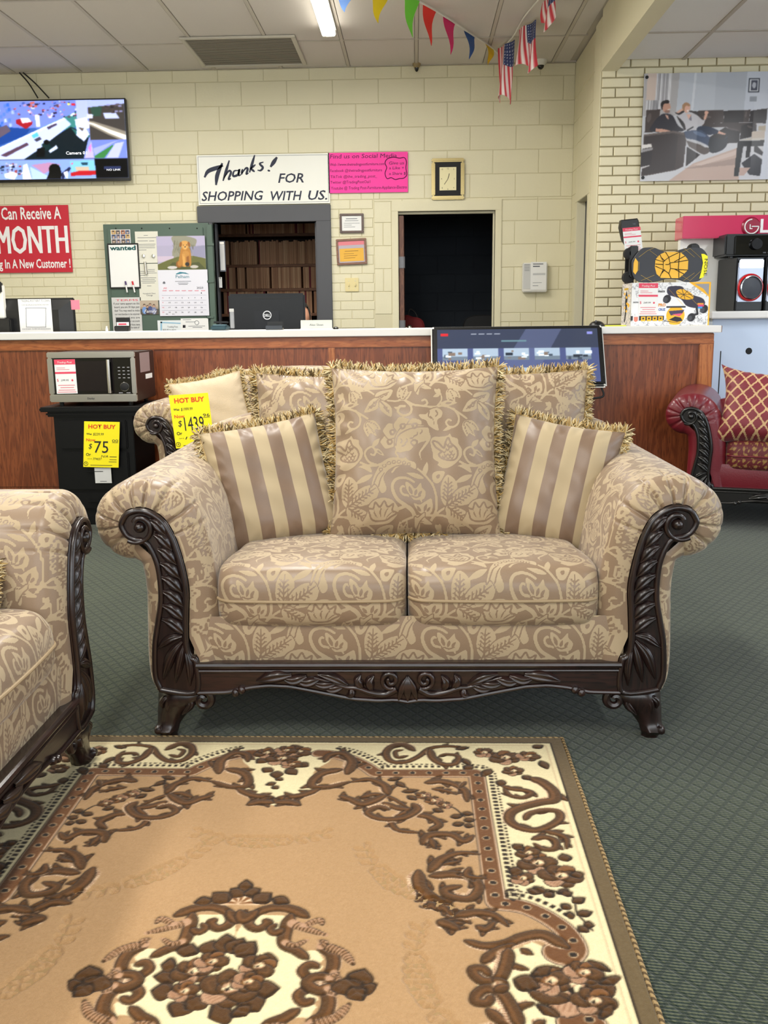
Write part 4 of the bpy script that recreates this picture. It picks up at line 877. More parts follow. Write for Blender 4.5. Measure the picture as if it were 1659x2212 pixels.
# ================================================================== rug: carved pile, 1.43 m x 1.91 m
RX0, RX1, RY0, RY1 = -1.065, .393, .455, 2.415
RWm, RLm = (RX1-RX0)*1000, (RY1-RY0)*1000
def rp(P):
    return np.array([((G(x, y, 0)[0]-RX0)*1000, (RY1-G(x, y, 0)[1])*1000) for x, y in P])
def paint_rug():
    TAN, BR, RU, IV, DK, PK, OL = (170, 135, 95), (80, 52, 23), (118, 76, 38), (222, 207, 164), (34, 23, 13), (176, 138, 108), (98, 81, 53)
    c = Cv(RWm, RLm, .5, OL); h = Cv(RWm, RLm, .5, (1, 1, 1))
    def var(P):
        P = np.asarray(P, float); yield P; yield np.stack([RWm-P[:, 0], P[:, 1]], 1)
        if P[:, 1].max() > 560: yield np.stack([P[:, 0], RLm-P[:, 1]], 1); yield np.stack([RWm-P[:, 0], RLm-P[:, 1]], 1)
    med = [False]
    def hv(P):
        P = np.asarray(P, float); return [P, np.stack([RWm-P[:, 0], P[:, 1]], 1)]
    def fill(P, col, smooth=0, line=None):
        Q = rp(P); Q = cat(Q, 6, True) if smooth else Q
        for V in var(Q):
            c.poly(V, col)
            if line: c.stroke(np.concatenate([V, V[:1]]), line, DK); h.stroke(np.concatenate([V, V[:1]]), line+2, (.3,)*3)
    def sc(P, w0, w1=None, hat=1.0, off=1):
        k_ = .78 if P[0][1] < 2060 and P[0][0] > 0 and not med[0] else .68; w0 *= k_; w1 = w0 if w1 is None else w1*k_; Q = cat(rp(P), 7); wd = np.linspace(w0, w1, len(Q)); wd = wd*np.clip(np.minimum(np.arange(len(Q))+1.5, len(Q)-np.arange(len(Q))+.5)/4, .35, 1)
        T = np.gradient(Q, axis=0); T /= np.linalg.norm(T, axis=1, keepdims=True)+1e-9; N = np.stack([-T[:, 1], T[:, 0]], 1)
        for V, m in zip(var(Q), (1, -1, -1, 1)):
            T2 = np.gradient(V, axis=0); T2 /= np.linalg.norm(T2, axis=1, keepdims=True)+1e-9; n = np.stack([-T2[:, 1], T2[:, 0]], 1)*m*off
            if hat: c.stroke(V+n*wd[:, None]*.55, wd*.72*hat, (226, 200, 166)); c.stroke(V+n*wd[:, None]*.55, wd*.66*hat, (150, 108, 78), hatch=6.0)
            if w0 > 13 and not med[0] and P[0][1] < 2040:                          # acanthus lobes along the scroll
                for f_, sd in ((.16, -1), (.34, 1), (.52, -1), (.70, 1), (.86, -1)):
                    i_ = int(f_*(len(V)-1)); b_ = V[i_]; d_ = T2[i_]*.75+n[i_]*sd*.8; d_ /= np.hypot(*d_); e_ = np.array([-d_[1], d_[0]]); L_ = max(wd[i_], 10)*1.55; W_ = max(wd[i_], 10)*.42
                    lf = np.array([b_-e_*W_, b_+d_*L_*.5-e_*W_*.9, b_+d_*L_+e_*W_*.5, b_+d_*L_*.55+e_*W_*.8, b_+e_*W_]); lf = cat(lf, 4, True); c.stroke(np.concatenate([lf, lf[:1]]), 4, DK); c.poly(lf, BR); c.stroke([b_, b_+d_*L_*.7], 3, RU, .7); h.stroke(np.concatenate([lf, lf[:1]]), 5, (.4,)*3)
            c.stroke(V, wd+4, DK); c.stroke(V, wd, BR); c.stroke(V+n*wd[:, None]*.2, wd*.34, RU, .6); h.stroke(V, wd+8, (.35,)*3); h.stroke(V, wd, (1, 1, 1))
    def leaf(P0, P1, w, col=BR, both=True):
        w *= .9; a, b = rp([P0, P1]); s = np.linspace(0, 1, 12)
        d = b-a; n = np.array([-d[1], d[0]])/np.hypot(*d); pr = np.sin(pi*s**.85)*w/2; mid = a+np.outer(s, d)
        L = np.concatenate([mid+np.outer(pr, n), (mid-np.outer(pr, n))[::-1]])
        for V in (hv(L) if both == 'h' else var(L) if both else [L]):
            c.stroke(np.concatenate([V, V[:1]]), 5, DK); c.poly(V, col); c.stroke(V[[0, 5, 11]], 2.5, DK); h.stroke(np.concatenate([V, V[:1]]), 5, (.3,)*3)
    def rose(P, r, both=True, tone=0):
        q = rp([P]); r *= .58
        for V in (hv(q) if both == 'h' else var(q) if both else [q]):
            x, y = V[0]
            pk = {0: (1,), 1: (1, 2)}[tone]
            for k in range(6):
                a = k*2*pi/6+.25+x*.01; rr_ = r*(.50+.06*((k*7) % 3)); cx_, cy_ = x+r*.58*cos(a), y+r*.58*sin(a)
                c.ell(cx_, cy_, rr_+2, rr_*.86+2, DK, rot=a); h.ell(cx_, cy_, rr_+3, rr_*.86+3, (.35,)*3, rot=a); h.ell(cx_, cy_, rr_-1, rr_*.86-1, (1,)*3, rot=a); c.ell(cx_, cy_, rr_, rr_*.86, PK if k in pk else (BR, RU, BR)[k % 3], rot=a)
                if k in pk:
                    for j in range(-2, 3): e_ = np.array([-sin(a), cos(a)])*j*rr_*.28; d_ = np.array([cos(a), sin(a)])*rr_*.7*(1-.12*abs(j)); q_ = np.array([cx_, cy_])+e_; c.stroke([q_-d_, q_+d_], 2.2, (126, 84, 56), .8)
                else: c.stroke(cat([(cx_-rr_*.5*sin(a), cy_+rr_*.5*cos(a)), (cx_+rr_*.55*cos(a), cy_+rr_*.55*sin(a)), (cx_+rr_*.5*sin(a), cy_-rr_*.5*cos(a))], 5), 2.5, (112, 74, 40), .8)
            c.ell(x, y, r*.50, r*.46, DK); c.ell(x, y, r*.46, r*.42, BR if tone == 0 else RU); c.ell(x+r*.08, y-r*.02, r*.34, r*.30, PK); c.stroke(cat([(x-r*.2, y+r*.1), (x+r*.1, y-r*.22), (x+r*.36, y+r*.05)], 5), r*.1, IV); c.ell(x+r*.02, y+r*.06, r*.15, r*.12, DK); c.ell(x+r*.16, y+r*.02, r*.12, r*.14, IV)
    # ground
    c.poly([(36, 34), (RWm-36, 34), (RWm-36, RLm-34), (36, RLm-34)], DK); c.poly([(40, 38), (RWm-40, 38), (RWm-40, RLm-38), (40, RLm-38)], IV)
    c.stroke([(52, 50), (RWm-52, 50), (RWm-52, RLm-50), (52, RLm-50), (52, 50)], 1.5, PK)
    half = [(612, 1641), (700, 1637), (740, 1642), (790, 1660), (812, 1678), (1028, 1678), (1073, 1958), (1128, 1967), (1175, 1987), (1215, 2015), (1235, 2045), (1195, 2064), (1150, 2045), (1110, 2060), (1075, 2085), (1040, 2100), (1030, 2140), (1036, 2180)]
    Q = rp(half); Q = np.concatenate([Q, np.stack([Q[::-1][:, 0], RLm-Q[::-1][:, 1]], 1)]); full = np.concatenate([Q, np.stack([RWm-Q[::-1][:, 0], Q[::-1][:, 1]], 1)]); c.poly(full, TAN)
    # ivory cartouches of the far side and the long side
    fill([(612, 1625), (545, 1636), (525, 1650), (545, 1672), (535, 1700), (512, 1708), (545, 1722), (590, 1748), (640, 1724), (672, 1706), (655, 1690), (660, 1672), (685, 1655), (690, 1638)], IV, 1)
    # brown band with its dots
    band = cat(rp([(690, 1634), (720, 1636), (755, 1645), (790, 1662), (812, 1677)]), 6); st = rp([(815, 1677), (1026, 1677)]); st2 = rp([(1030, 1682), (1071, 1955)]); arc = cat(rp([(1074, 1960), (1128, 1967), (1175, 1987), (1215, 2014), (1238, 2042), (1244, 2064), (1228, 2078), (1203, 2074), (1196, 2064), (1208, 2058)]), 7)
    B = np.concatenate([band, st, st2, arc]); Bf, _ = resample(B, 6.0)
    T2 = np.gradient(Bf, axis=0); T2 /= np.linalg.norm(T2, axis=1, keepdims=True)+1e-9; N2 = np.stack([T2[:, 1], -T2[:, 0]], 1)
    for V, sg in zip(var(Bf), (1, 1, 1, 1)):
        c.stroke(V, 44, DK); c.stroke(V, 40, (222, 190, 160)); c.stroke(V, 34, (104, 66, 34)); h.stroke(V, 46, (.4,)*3); h.stroke(V, 36, (1,)*3)
        for i in range(6, len(V)-4, 7): c.ell(*V[i], 9, 8, (214, 186, 150)); c.ell(*V[i], 7, 6.5, DK)
    out = Bf+N2*34
    for V in var(out[6:-26]): c.stroke(V, 11, DK, 1, hatch=16); 
    out = Bf+N2*46
    for V in var(out[6:-40]): c.stroke(V, 5, DK, 1, hatch=13)
    e8 = lambda P: [(829+x/2, 1580+y/2) for x, y in P]; e7 = lambda P: [(x/2, 1580+y/2) for x, y in P]; e6 = lambda P: [(100+x/2.183, 1800+y/2.183) for x, y in P]
    # border scrolls, far side
    sc(e8([(130, 95), (90, 72), (40, 75), (10, 105), (30, 140), (90, 145), (150, 120), (200, 85), (280, 76), (360, 84)]), 26, 14, .5); sc(e8([(100, 118), (60, 125), (50, 100), (80, 92)]), 16, 10, .4)
    sc(e8([(200, 90), (215, 130), (260, 155), (310, 150), (320, 120), (270, 112), (240, 120)]), 26, 12, .5); leaf((985, 1625), (1012, 1620), 22); leaf((1000, 1645), (1015, 1660), 20)
    rose((1090, 1643), 62); rose((1045, 1632), 42, tone=1); rose((1140, 1640), 46, tone=1); rose((1108, 1672), 40)
    for p in (((1152, 1622), (1172, 1616)), ((1168, 1650), (1182, 1668)), ((1060, 1668), (1040, 1684)), ((1130, 1682), (1148, 1692)), ((1020, 1660), (1002, 1668)), ((1085, 1692), (1078, 1704))): leaf(*p, 26)
    # border scrolls, long side
    sc(e8([(515, 250), (560, 262), (610, 268), (640, 280), (600, 300), (545, 290), (520, 262)]), 22, 14, .4); sc(e8([(640, 215), (690, 235), (735, 275), (735, 310), (680, 320), (600, 340), (550, 365), (545, 400), (590, 430), (660, 440), (720, 420), (760, 390), (750, 360), (690, 355), (630, 370), (610, 395)]), 36, 18, .5)
    sc(e8([(645, 480), (690, 470), (740, 485), (740, 520), (690, 525), (650, 500)]), 22, 14, .7); sc(e8([(700, 445), (760, 460), (790, 480), (790, 520)]), 24, 10, .5)
    rose((1160, 1872), 62); rose((1210, 1900), 66); rose((1128, 1905), 38, tone=1); rose((1140, 1850), 40)
    for p in ((1112, 1842), (1128, 1832)), ((1118, 1880), (1108, 1900)), ((1225, 1868), (1215, 1852)), ((1240, 1890), (1252, 1905)), ((1170, 1925), (1160, 1935)), ((1210, 1930), (1222, 1938)): leaf(*p, 30)
    c0 = cat(rp([(1180, 1930), (1235, 1945), (1245, 1980), (1262, 2000), (1280, 2020)]), 6)
    for V in var(c0): c.stroke(V, 4, DK)
    for p in ((1140, 1930), (1168, 1938)), ((1178, 1945), (1195, 1935)), ((1215, 1940), (1235, 1936)), ((1228, 1962), (1215, 1972)), ((1238, 1958), (1262, 1948)), ((1240, 1985), (1222, 1985)), ((1248, 1985), (1278, 1978)), ((1262, 2005), (1282, 2008)), ((1250, 2010), (1270, 2022)): leaf(*p, 22)
    rose((1235, 2146), 105, 'h'); rose((1188, 2128), 55, 'h', 1); rose((1282, 2172), 55, 'h'); rose((1260, 2110), 50, 'h', 1)
    for p in ((1160, 2100), (1180, 2115)), ((1110, 2125), (1165, 2142)), ((1190, 2185), (1175, 2200)), ((1310, 2120), (1325, 2135)), ((1290, 2100), (1300, 2090)), ((1300, 2190), (1320, 2200)): leaf(*p, 46, both='h')
    # field scrolls
    sc(e8([(185, 235), (240, 228), (300, 240), (352, 270), (360, 315)]), 30, 20); sc(e8([(215, 262), (262, 268), (312, 285)]), 20, 8); sc(e8([(352, 232), (330, 255)]), 16, 8)
    sc(e8([(0, 322), (60, 345), (112, 352), (60, 385), (36, 408), (62, 440), (150, 452)]), 24, 14); sc(e8([(132, 372), (200, 385), (240, 418), (196, 442)]), 26, 18); sc(e8([(-100, 300), (-40, 285), (30, 300), (100, 340)]), 22, 10)
    sc(e8([(168, 500), (200, 462), (290, 460), (345, 488), (385, 465)]), 30, 18); sc(e8([(205, 480), (220, 520)]), 24, 10); sc(e8([(200, 618), (252, 565), (330, 540), (412, 545)]), 34, 8, 1.2); sc(e8([(260, 590), (330, 575)]), 18, 6)
    sc(e8([(150, 620), (160, 690), (222, 742), (305, 795), (330, 850)]), 36, 24); sc(e8([(205, 640), (290, 632), (375, 645), (412, 690), (372, 738), (285, 728), (262, 700), (330, 684)]), 30, 20); sc(e8([(370, 605), (360, 640), (440, 650)]), 20, 8)
    sc(e8([(165, 772), (240, 770), (312, 812)]), 24, 18); sc(e8([(315, 812), (400, 798), (480, 812), (535, 856)]), 30, 14); sc(e8([(405, 858), (440, 872), (478, 840)]), 20, 14); sc(e8([(240, 840), (280, 850), (320, 870)]), 30, 20)
    sc(e8([(355, 922), (430, 942), (520, 935), (600, 905), (690, 895), (790, 948)]), 20, 34); sc(e8([(430, 1012), (480, 970), (560, 935)]), 34, 16); sc(e8([(520, 1000), (560, 1028), (620, 1045)]), 26, 14); sc(e8([(600, 960), (640, 980)]), 30, 10)
    sc(e8([(540, 960), (530, 1020), (500, 1085), (440, 1100), (395, 1075), (385, 1045), (430, 1042), (455, 1070)]), 34, 22); sc(e8([(480, 1092), (530, 1112)]), 30, 26)
    sp = cat(rp(e8([(40, 215), (110, 265), (170, 300), (240, 330), (300, 345), (350, 385)])), 5)
    for V in var(sp): c.stroke(V, 4, DK)
    for p in ((20, 225), (80, 212)), ((55, 232), (90, 255)), ((80, 275), (150, 268)), ((105, 292), (140, 310)), ((215, 350), (255, 362)), ((290, 385), (340, 378)), ((300, 420), (345, 410)), ((340, 368), (385, 372)), ((348, 400), (392, 395)), ((350, 420), (385, 425)): leaf(*e8(p), 20)
    rose(e8([(170, 290)])[0], 28, tone=1); rose(e8([(215, 312)])[0], 32, tone=1); rose(e8([(262, 332)])[0], 26, tone=1)
    # centre of the far side
    sc(e7([(945, 192), (952, 142), (1010, 106), (1066, 112), (1072, 142)]), 36, 18); sc(e7([(985, 175), (1050, 190), (1075, 222), (1060, 250), (990, 252), (915, 228)]), 34, 18); sc(e7([(1030, 262), (1090, 288), (1160, 298), (1180, 312)]), 26, 22); sc(e7([(1072, 330), (1120, 318), (1180, 320)]), 24, 26)
    sc(e7([(720, 278), (760, 240), (840, 216), (905, 228)]), 30, 16); sc(e7([(730, 285), (800, 322), (870, 302), (918, 290)]), 30, 20); sc(e7([(590, 320), (560, 345), (600, 380), (690, 385), (760, 360), (730, 335), (680, 345)]), 24, 18)
    for p in ((1180, 90), (1140, 95)), ((1150, 130), (1110, 150)), ((1250, 85), (1300, 78)), ((1290, 150), (1330, 165)), ((1240, 175), (1280, 200)), ((1170, 170), (1140, 190)), ((1200, 185), (1190, 215)): leaf(*e7(p), 34, both=False)
    for x, y, r, tn in ((1215, 130, 62, 0), (1150, 105, 46, 0), (1290, 100, 52, 0), (1235, 95, 44, 1), (1260, 155, 40, 1)): rose(e7([(x, y)])[0], r, False, tn)
    leaf(*e7(((1190, 235), (1150, 245))), 18, both=False); leaf(*e7(((1195, 215), (1220, 225))), 18, both=False); leaf(*e7(((1180, 250), (1200, 262))), 18, both=False)
    # medallion
    med[0] = True
    fill(e6([(893, 440), (880, 400), (790, 405), (715, 405), (680, 470), (640, 540), (540, 585), (470, 600), (400, 640), (420, 700), (420, 760), (320, 830), (330, 880), (893, 910), (893, 600)]), IV, 0)
    md = cat(rp(e6([(893, 440), (800, 470), (715, 480), (660, 545), (545, 600), (480, 650), (430, 740), (425, 800), (330, 850), (340, 900)])), 5)
    sc(e6([(612, 405), (700, 372), (790, 366), (858, 392), (868, 440), (812, 468), (775, 440), (800, 425)]), 34, 22, .0); sc(e6([(690, 400), (672, 480), (640, 538), (570, 566), (500, 600)]), 38, 26, .0); sc(e6([(690, 470), (720, 485), (750, 465), (735, 445)]), 24, 16, 0)
    sc(e6([(470, 545), (400, 575), (358, 630), (362, 680), (430, 690), (485, 660), (470, 628), (425, 640)]), 34, 22, .4); sc(e6([(320, 700), (390, 682), (432, 715), (390, 745), (310, 745)]), 34, 24, .5); 
    for P, w_ in (([(655, 440), (590, 460), (478, 488)], 36), ([(600, 445), (545, 420), (520, 440)], 26), ([(455, 540), (350, 570), (272, 622)], 38), ([(640, 530), (590, 540), (550, 515)], 24), ([(470, 545), (455, 525), (490, 515)], 18), ([(330, 670), (280, 710)], 26), ([(320, 740), (270, 765)], 22)): sc(e6(P), w_*.8, w_*.4, .0); Q = cat(rp(e6(P)), 6); [c.stroke(V, np.linspace(w_*.7, w_*.3, len(V)), PK, 1, hatch=7) for V in var(Q)]
    sc(e6([(862, 385), (900, 425), (940, 385)]), 32, 32, 0)
    for V in [rp(e6([(912, 352)]))[0]]:
        for k in range(5): a = -pi*.95+k*pi*.225; c.stroke([V, V+np.array([cos(a)*34, sin(a)*38])], np.array([6, 20]), (236, 208, 176)); c.stroke([V, V+np.array([cos(a)*32, sin(a)*36])], np.array([3, 12]), RU)
    for p, w_ in ((((935, 310), (872, 280)), 40), (((938, 310), (1008, 280)), 40), (((938, 290), (945, 238)), 30), (((780, 330), (700, 345)), 30), (((860, 340), (790, 298)), 44), (((980, 345), (1060, 300)), 44), (((1070, 325), (1145, 345)), 30)): leaf(*e6(p), w_, both=False)
    for p, w_ in ((((190, 740), (110, 715)), 42), (((200, 720), (205, 645)), 50), (((270, 690), (200, 770)), 60), (((215, 730), (130, 790)), 40)): leaf(*e6(p), w_, both='h')
    for p, w_ in (((650, 600), (690, 540)), 44), ((( 760, 590), (790, 525)), 44), (((850, 580), (852, 495)), 48), (((870, 585), (930, 515)), 48), (((900, 600), (985, 530)), 50), (((640, 690), (510, 695)), 46), (((610, 640), (545, 640)), 40), (((600, 765), (498, 762)), 50), (((660, 810), (600, 885)), 48), (((740, 790), (660, 850)), 50), (((940, 790), (1000, 860)), 54), (((980, 760), (1098, 750)), 46), (((870, 850), (770, 890)), 60), (((1000, 620), (1090, 620)), 44), (((900, 840), (940, 880)), 40): leaf(*e6(p), w_, both=False)
    for x, y, r, tn in ((690, 670, 78, 0), (780, 625, 64, 1), (1000, 645, 72, 0), (650, 765, 56, 1), (860, 750, 108, 0), (950, 720, 60, 1)): rose(e6([(x, y)])[0], r*.70, False, tn)
    # tone-on-tone embossed sprigs
    def emb(px, py, ang, n=5):
        q = rp([(px, py)])[0]; d = np.array([cos(ang), sin(ang)]); e = np.array([-d[1], d[0]])
        for k in range(-n, n+1):
            bow = -.0035*(k*26)**2*.6; p0 = q+d*k*26+e*bow; r = 26-abs(k)*3.0
            if abs(k) <= 2:
                for j in range(6): a = j*pi/3; h.stroke([(p0[0]+r*.55*cos(a+t)+r*.42*cos(t2), p0[1]+r*.55*sin(a)+r*.42*sin(t2)) for t in (0,) for t2 in np.linspace(a-1.6, a+1.6, 7)], 5.5, (-.5,)*3)
                h.ell(p0[0], p0[1], r*.25, r*.25, (.4,)*3)
            else:
                for sg in (-1, 1):
                    tip = p0+d*np.sign(k)*24+e*sg*16; h.stroke(cat([p0, (p0+tip)/2+e*sg*9, tip, (p0+tip)/2-e*sg*2, p0], 5), 5, (-.5,)*3)
    for x, y, a in ((560, 1826, 0), (340, 1895, -.75), (850, 1915, .85), (70, 2110, -1.2), (905, 2125, 1.35)): emb(x, y, a)
    nz = rng.normal(0, 1, c.a.shape[:2]); c.a += nz[..., None]*4.5
    return c.smear(.9), h.smear(1.2)
RUGC, RUGH = paint_rug()
rug = thing('rug', 'tan and ivory area rug with brown scrollwork and a flower medallion on the green carpet', 'rug', ((RX0+RX1)/2, (RY0+RY1)/2, 0))
xs = np.arange(.0, RWm+.1, 2.6); ys = np.concatenate([np.arange(0, 1130, 2.6), np.arange(1136, RLm, 9.0), [RLm]])
Xg, Yg = np.meshgrid(xs, ys, indexing='ij'); colr = RUGC.sample(Xg, Yg); hh = RUGH.sample(Xg, Yg)[..., 0]
zz = .0058+.0038*hh+rng.normal(0, .00022, hh.shape); edge = np.minimum(np.minimum(Xg, RWm-Xg), np.minimum(Yg, RLm-Yg)); zz = np.where(edge < 5, .004, zz)
RUGM = newm('wool_pile'); _t = NT(RUGM); _c = _t.attr('Col', 'Color'); _n = _t.noise(_t.obj(), 700.0, 2)
_t.set('Base Color', _t.mix(_t.rng(_n, .3, .75, 0, .35), _c, _t.mix(.45, _c, (.02, .012, .006, 1)))); _t.set('Roughness', .95); _t.set('Specular IOR Level', .08); _t.set('Sheen Weight', .15); _t.bump(_n, .5, .002)
P = np.stack([RX0+Xg/1000, RY1-Yg/1000, zz], -1).reshape(-1, 3)
mk('pile', P, gridF(len(xs), len(ys))[:, ::-1], RUGM, rug, True, True, attrs={'Col': s2l(np.clip(colr.reshape(-1, 3), 0, 255))})
bx2('backing', (RX0+.004, RY0+.004, .0005), (RX1-.004, RY1-.004, .0045), mat('jute_backing', (150, 122, 82), .9), rug, 0, True)
SERG = newm('serged_yarn'); _t = NT(SERG); _sp = _t.n('ShaderNodeSeparateXYZ'); _t.put(_sp.inputs[0], _t.obj())
_f = _t.m('FRACT', _t.m('MULTIPLY', _t.m('ADD', _sp.outputs[0], _sp.outputs[1]), 62.0)); _t.set('Base Color', _t.mix(_t.rng(_f, .42, .5), rgba((84, 66, 40)), rgba((150, 126, 86)))); _t.set('Roughness', .9)
for a, b in (((RX0, RY0), (RX1, RY0)), ((RX0, RY1), (RX1, RY1)), ((RX0, RY0), (RX0, RY1)), ((RX1, RY0), (RX1, RY1))):
    n = 60; t = np.linspace(0, 1, n); P = np.stack([a[0]+(b[0]-a[0])*t, a[1]+(b[1]-a[1])*t, np.full(n, .006)], 1)+rng.normal(0, .0004, (n, 3))
    MB().tube(P, .0045, 8).build('bound_edge', SERG, rug, True, True)
# ================================================================== things on and behind the back wall
c3 = lambda x, y: (x/3.318, 420+y/3.318); c4 = lambda x, y: (420+x/3.318, 320+y/3.318); c5 = lambda x, y: (820+x/3.318, 320+y/3.318); c6 = lambda x, y: (1259+x/4.1475, 440+y/4.1475); c7 = lambda x, y: (x/3.318, 700+y/3.318)
def rectp(p0, p1, Y):
    (x0, y0), (x1, y1) = p0, p1
    return W(x0, (y0+y1)/2, Y)[0], W(x1, (y0+y1)/2, Y)[0], W((x0+x1)/2, y1, Y)[2], W((x0+x1)/2, y0, Y)[2]
def tp(parent, body, x0, yb, x1, hpx, Y, mt, off=.0015, **kw):
    p, q = W(x0, yb, Y), W(x1, yb, Y); h = (W(x0, yb-hpx, Y)-p)[2]; l = parent.location
    return txt(parent, body, p[0]-l.x, p[2]-l.z, h, mt, Y-off-l.y, width=q[0]-p[0], **kw)
def lp(parent, rows, Y, mt, off=.0012, name='printed_lines'):
    """rows of unreadable print, in photo pixels (x0,x1,y,h)"""
    l = parent.location; L = []
    for x0, x1, y, h in rows:
        a, b = W(x0, y, Y), W(x1, y, Y); L.append((a[0]-l.x, b[0]-l.x, a[2]-l.z, (W(x0, y-h, Y)-a)[2]))
    return lines(parent, L, mt, Y-off-l.y, name)
def board(name, label, catg, p0, p1, Y, m, th=.004, part='sheet', group=None, bev=0):
    """a flat thing hung or standing with its front at y = Y"""
    a, b, z0, z1 = rectp(p0, p1, Y); r = thing(name, label, catg, ((a+b)/2, Y, z0), 0, group)
    bx2(part, (a, Y, z0), (b, Y+th, z1), m, r, bev, True); r['_w'] = b-a; r['_h'] = z1-z0
    return r
def fp(parent, P, Y, mt, name, off=.001):
    l = parent.location; Q = [W(x, y, Y) for x, y in P]; return flat(parent, [(q[0]-l.x, q[2]-l.z) for q in Q], mt, name, Y-off-l.y)
def dims(r): return r['_w'], r['_h']

# ---- television showing the shop's cameras
Y = YB-.085; xa, xb, za, zb = -3.76, W(276, 300, Y)[0], W(200, 391, Y)[2], W(200, 213, Y)[2]
tv = thing('television', 'wall mounted television showing security camera pictures', 'television', ((xa+xb)/2, Y, za))
bx2('case', (xa, Y+.004, za), (xb, Y+.045, zb), BLACK, tv, .006, True); bx2('wall_bracket', ((xa+xb)/2-.2, Y+.045, za+.2), ((xa+xb)/2+.2, YB-.001, zb-.2), MATTE, tv, 0, True)
for lo, hi in (((xa, za), (xb, za+.022)), ((xa, zb-.01), (xb, zb)), ((xa, za+.022), (xa+.01, zb-.01)), ((xb-.012, za+.022), (xb, zb-.01))): bx2('bezel', (lo[0], Y-.004, lo[1]), (hi[0], Y+.006, hi[1]), BLACK, tv, .002, True)
def tv_picture():
    c = Cv(1700, 1000, .15, (134, 150, 236)); O = np.array([110, -85.]); p = lambda P, col, al=1.: c.poly(np.array(P, float)+O, col, al); r = random.Random(3)
    p([(-110, 85), (1020, 85), (1020, 830), (-110, 830)], (118, 138, 232)); p([(-110, 330), (260, 420), (560, 430), (1010, 230), (1010, 480), (-110, 700)], (52, 92, 170)); p([(560, 430), (1010, 230), (1010, 420), (880, 460)], (60, 130, 130)); p([(200, 420), (440, 440), (380, 520), (60, 640), (-110, 660), (-110, 560)], (24, 66, 150))
    p([(700, 560), (930, 420), (1150, 520), (1060, 825), (340, 825)], (14, 26, 34)); p([(930, 430), (1010, 470), (1150, 500), (1150, 560), (1000, 540)], (40, 96, 96))
    for k in range(70):
        x, y = r.uniform(240, 1010), r.uniform(95, 290); s = r.uniform(14, 46); p([(x, y), (x+s, y-8), (x+s*1.1, y+s*.4), (x+5, y+s*.5)], r.choice([(230, 232, 255), (150, 60, 70), (90, 70, 90), (20, 24, 60), (190, 150, 190), (70, 90, 170), (40, 30, 60), (214, 100, 90)]))
    for k in range(20): x, y = r.uniform(-100, 250), r.uniform(100, 380); p([(x, y), (x+30, y-5), (x+34, y+40), (x, y+44)], r.choice([(200, 214, 255), (60, 110, 230), (170, 190, 250), (90, 130, 240)]))
    p([(280, 320), (350, 300), (475, 345), (470, 380), (390, 440), (280, 370)], (164, 26, 40)); p([(330, 300), (430, 300), (465, 350), (350, 365)], (232, 232, 250)); p([(20, 480), (60, 420), (160, 380), (205, 460), (60, 548)], (96, 84, 104)); p([(508, 260), (560, 262), (565, 410), (520, 410)], (226, 232, 250)); p([(915, 118), (950, 125), (930, 150), (905, 140)], (240, 240, 120)); p([(955, 125), (1005, 125), (1005, 155), (960, 155)], (220, 40, 50))
    p([(-110, 770), (870, 310), (940, 390), (500, 720), (330, 830), (-110, 830)], (196, 208, 250)); p([(-110, 740), (860, 300), (872, 320), (-110, 770)], (226, 232, 255)); p([(50, 770), (390, 610), (410, 640), (120, 790)], (84, 60, 80)); p([(450, 520), (520, 480), (540, 530), (470, 560)], (90, 190, 230)); p([(640, 420), (760, 370), (770, 390), (660, 450)], (70, 60, 90)); p([(480, 575), (550, 540), (570, 570), (505, 605)], (60, 60, 80))
    p([(560, 640), (640, 590), (690, 690), (600, 720)], (16, 40, 44)); c.ell(625+110, 610-85, 34, 30, (10, 10, 14)); p([(640, 720), (740, 650), (760, 690), (660, 750)], (200, 210, 240)); p([(505, 690), (600, 680), (590, 800), (490, 800)], (8, 10, 14))
    p([(1010, 85), (1150, 85), (1150, 320), (1010, 320)], (176, 188, 250)); p([(985, 330), (1130, 300), (1160, 440), (1000, 460)], (220, 224, 255)); p([(1010, 410), (1100, 420), (1150, 520), (1080, 610), (990, 530)], (206, 216, 255)); p([(1020, 430), (1090, 440), (1070, 480)], (90, 80, 70))
    p([(1150, 85), (1590, 85), (1590, 600), (1160, 600)], (62, 58, 56)); p([(1150, 85), (1590, 85), (1590, 140), (1150, 180)], (170, 184, 240)); p([(1180, 180), (1320, 170), (1300, 290), (1200, 290)], (46, 74, 64)); p([(1330, 255), (1480, 250), (1525, 325), (1350, 325)], (190, 200, 250)); 
    for k in range(16): x, y = r.uniform(1320, 1540), r.uniform(120, 240); p([(x, y), (x+40, y), (x+40, y+22), (x, y+24)], r.choice([(90, 80, 100), (40, 34, 40), (140, 140, 190), (70, 60, 60)]))
    p([(1140, 260), (1210, 270), (1200, 320), (1140, 320)], (214, 220, 255)); c.stroke(np.array([(990, 330), (1200, 390), (1400, 480), (1590, 560)])+O, np.array([20, 70, 110, 130]), (206, 196, 176), .5); c.stroke(np.array([(1000, 330), (1200, 390), (1400, 490), (1590, 570)])+O, np.array([8, 26, 46, 60]), (248, 244, 232), .9)  # last two strokes: reflection of a fluorescent tube, painted into the picture
    p([(1165, 590), (1590, 590), (1590, 830), (1180, 830)], (110, 128, 214)); p([(1190, 800), (1420, 660), (1430, 670), (1310, 825), (1200, 825)], (56, 120, 66)); p([(1180, 700), (1420, 620), (1500, 600), (1420, 640), (1200, 790)], (150, 160, 230)); p([(1330, 825), (1450, 640), (1560, 620), (1480, 825)], (176, 182, 230)); p([(1070, 825), (1165, 610), (1190, 825)], (180, 170, 240)); p([(1120, 690), (1165, 640), (1150, 760)], (206, 120, 210))
    p([(-110, 832), (1190, 832), (1195, 1085), (-110, 1085)], (128, 156, 226)); 
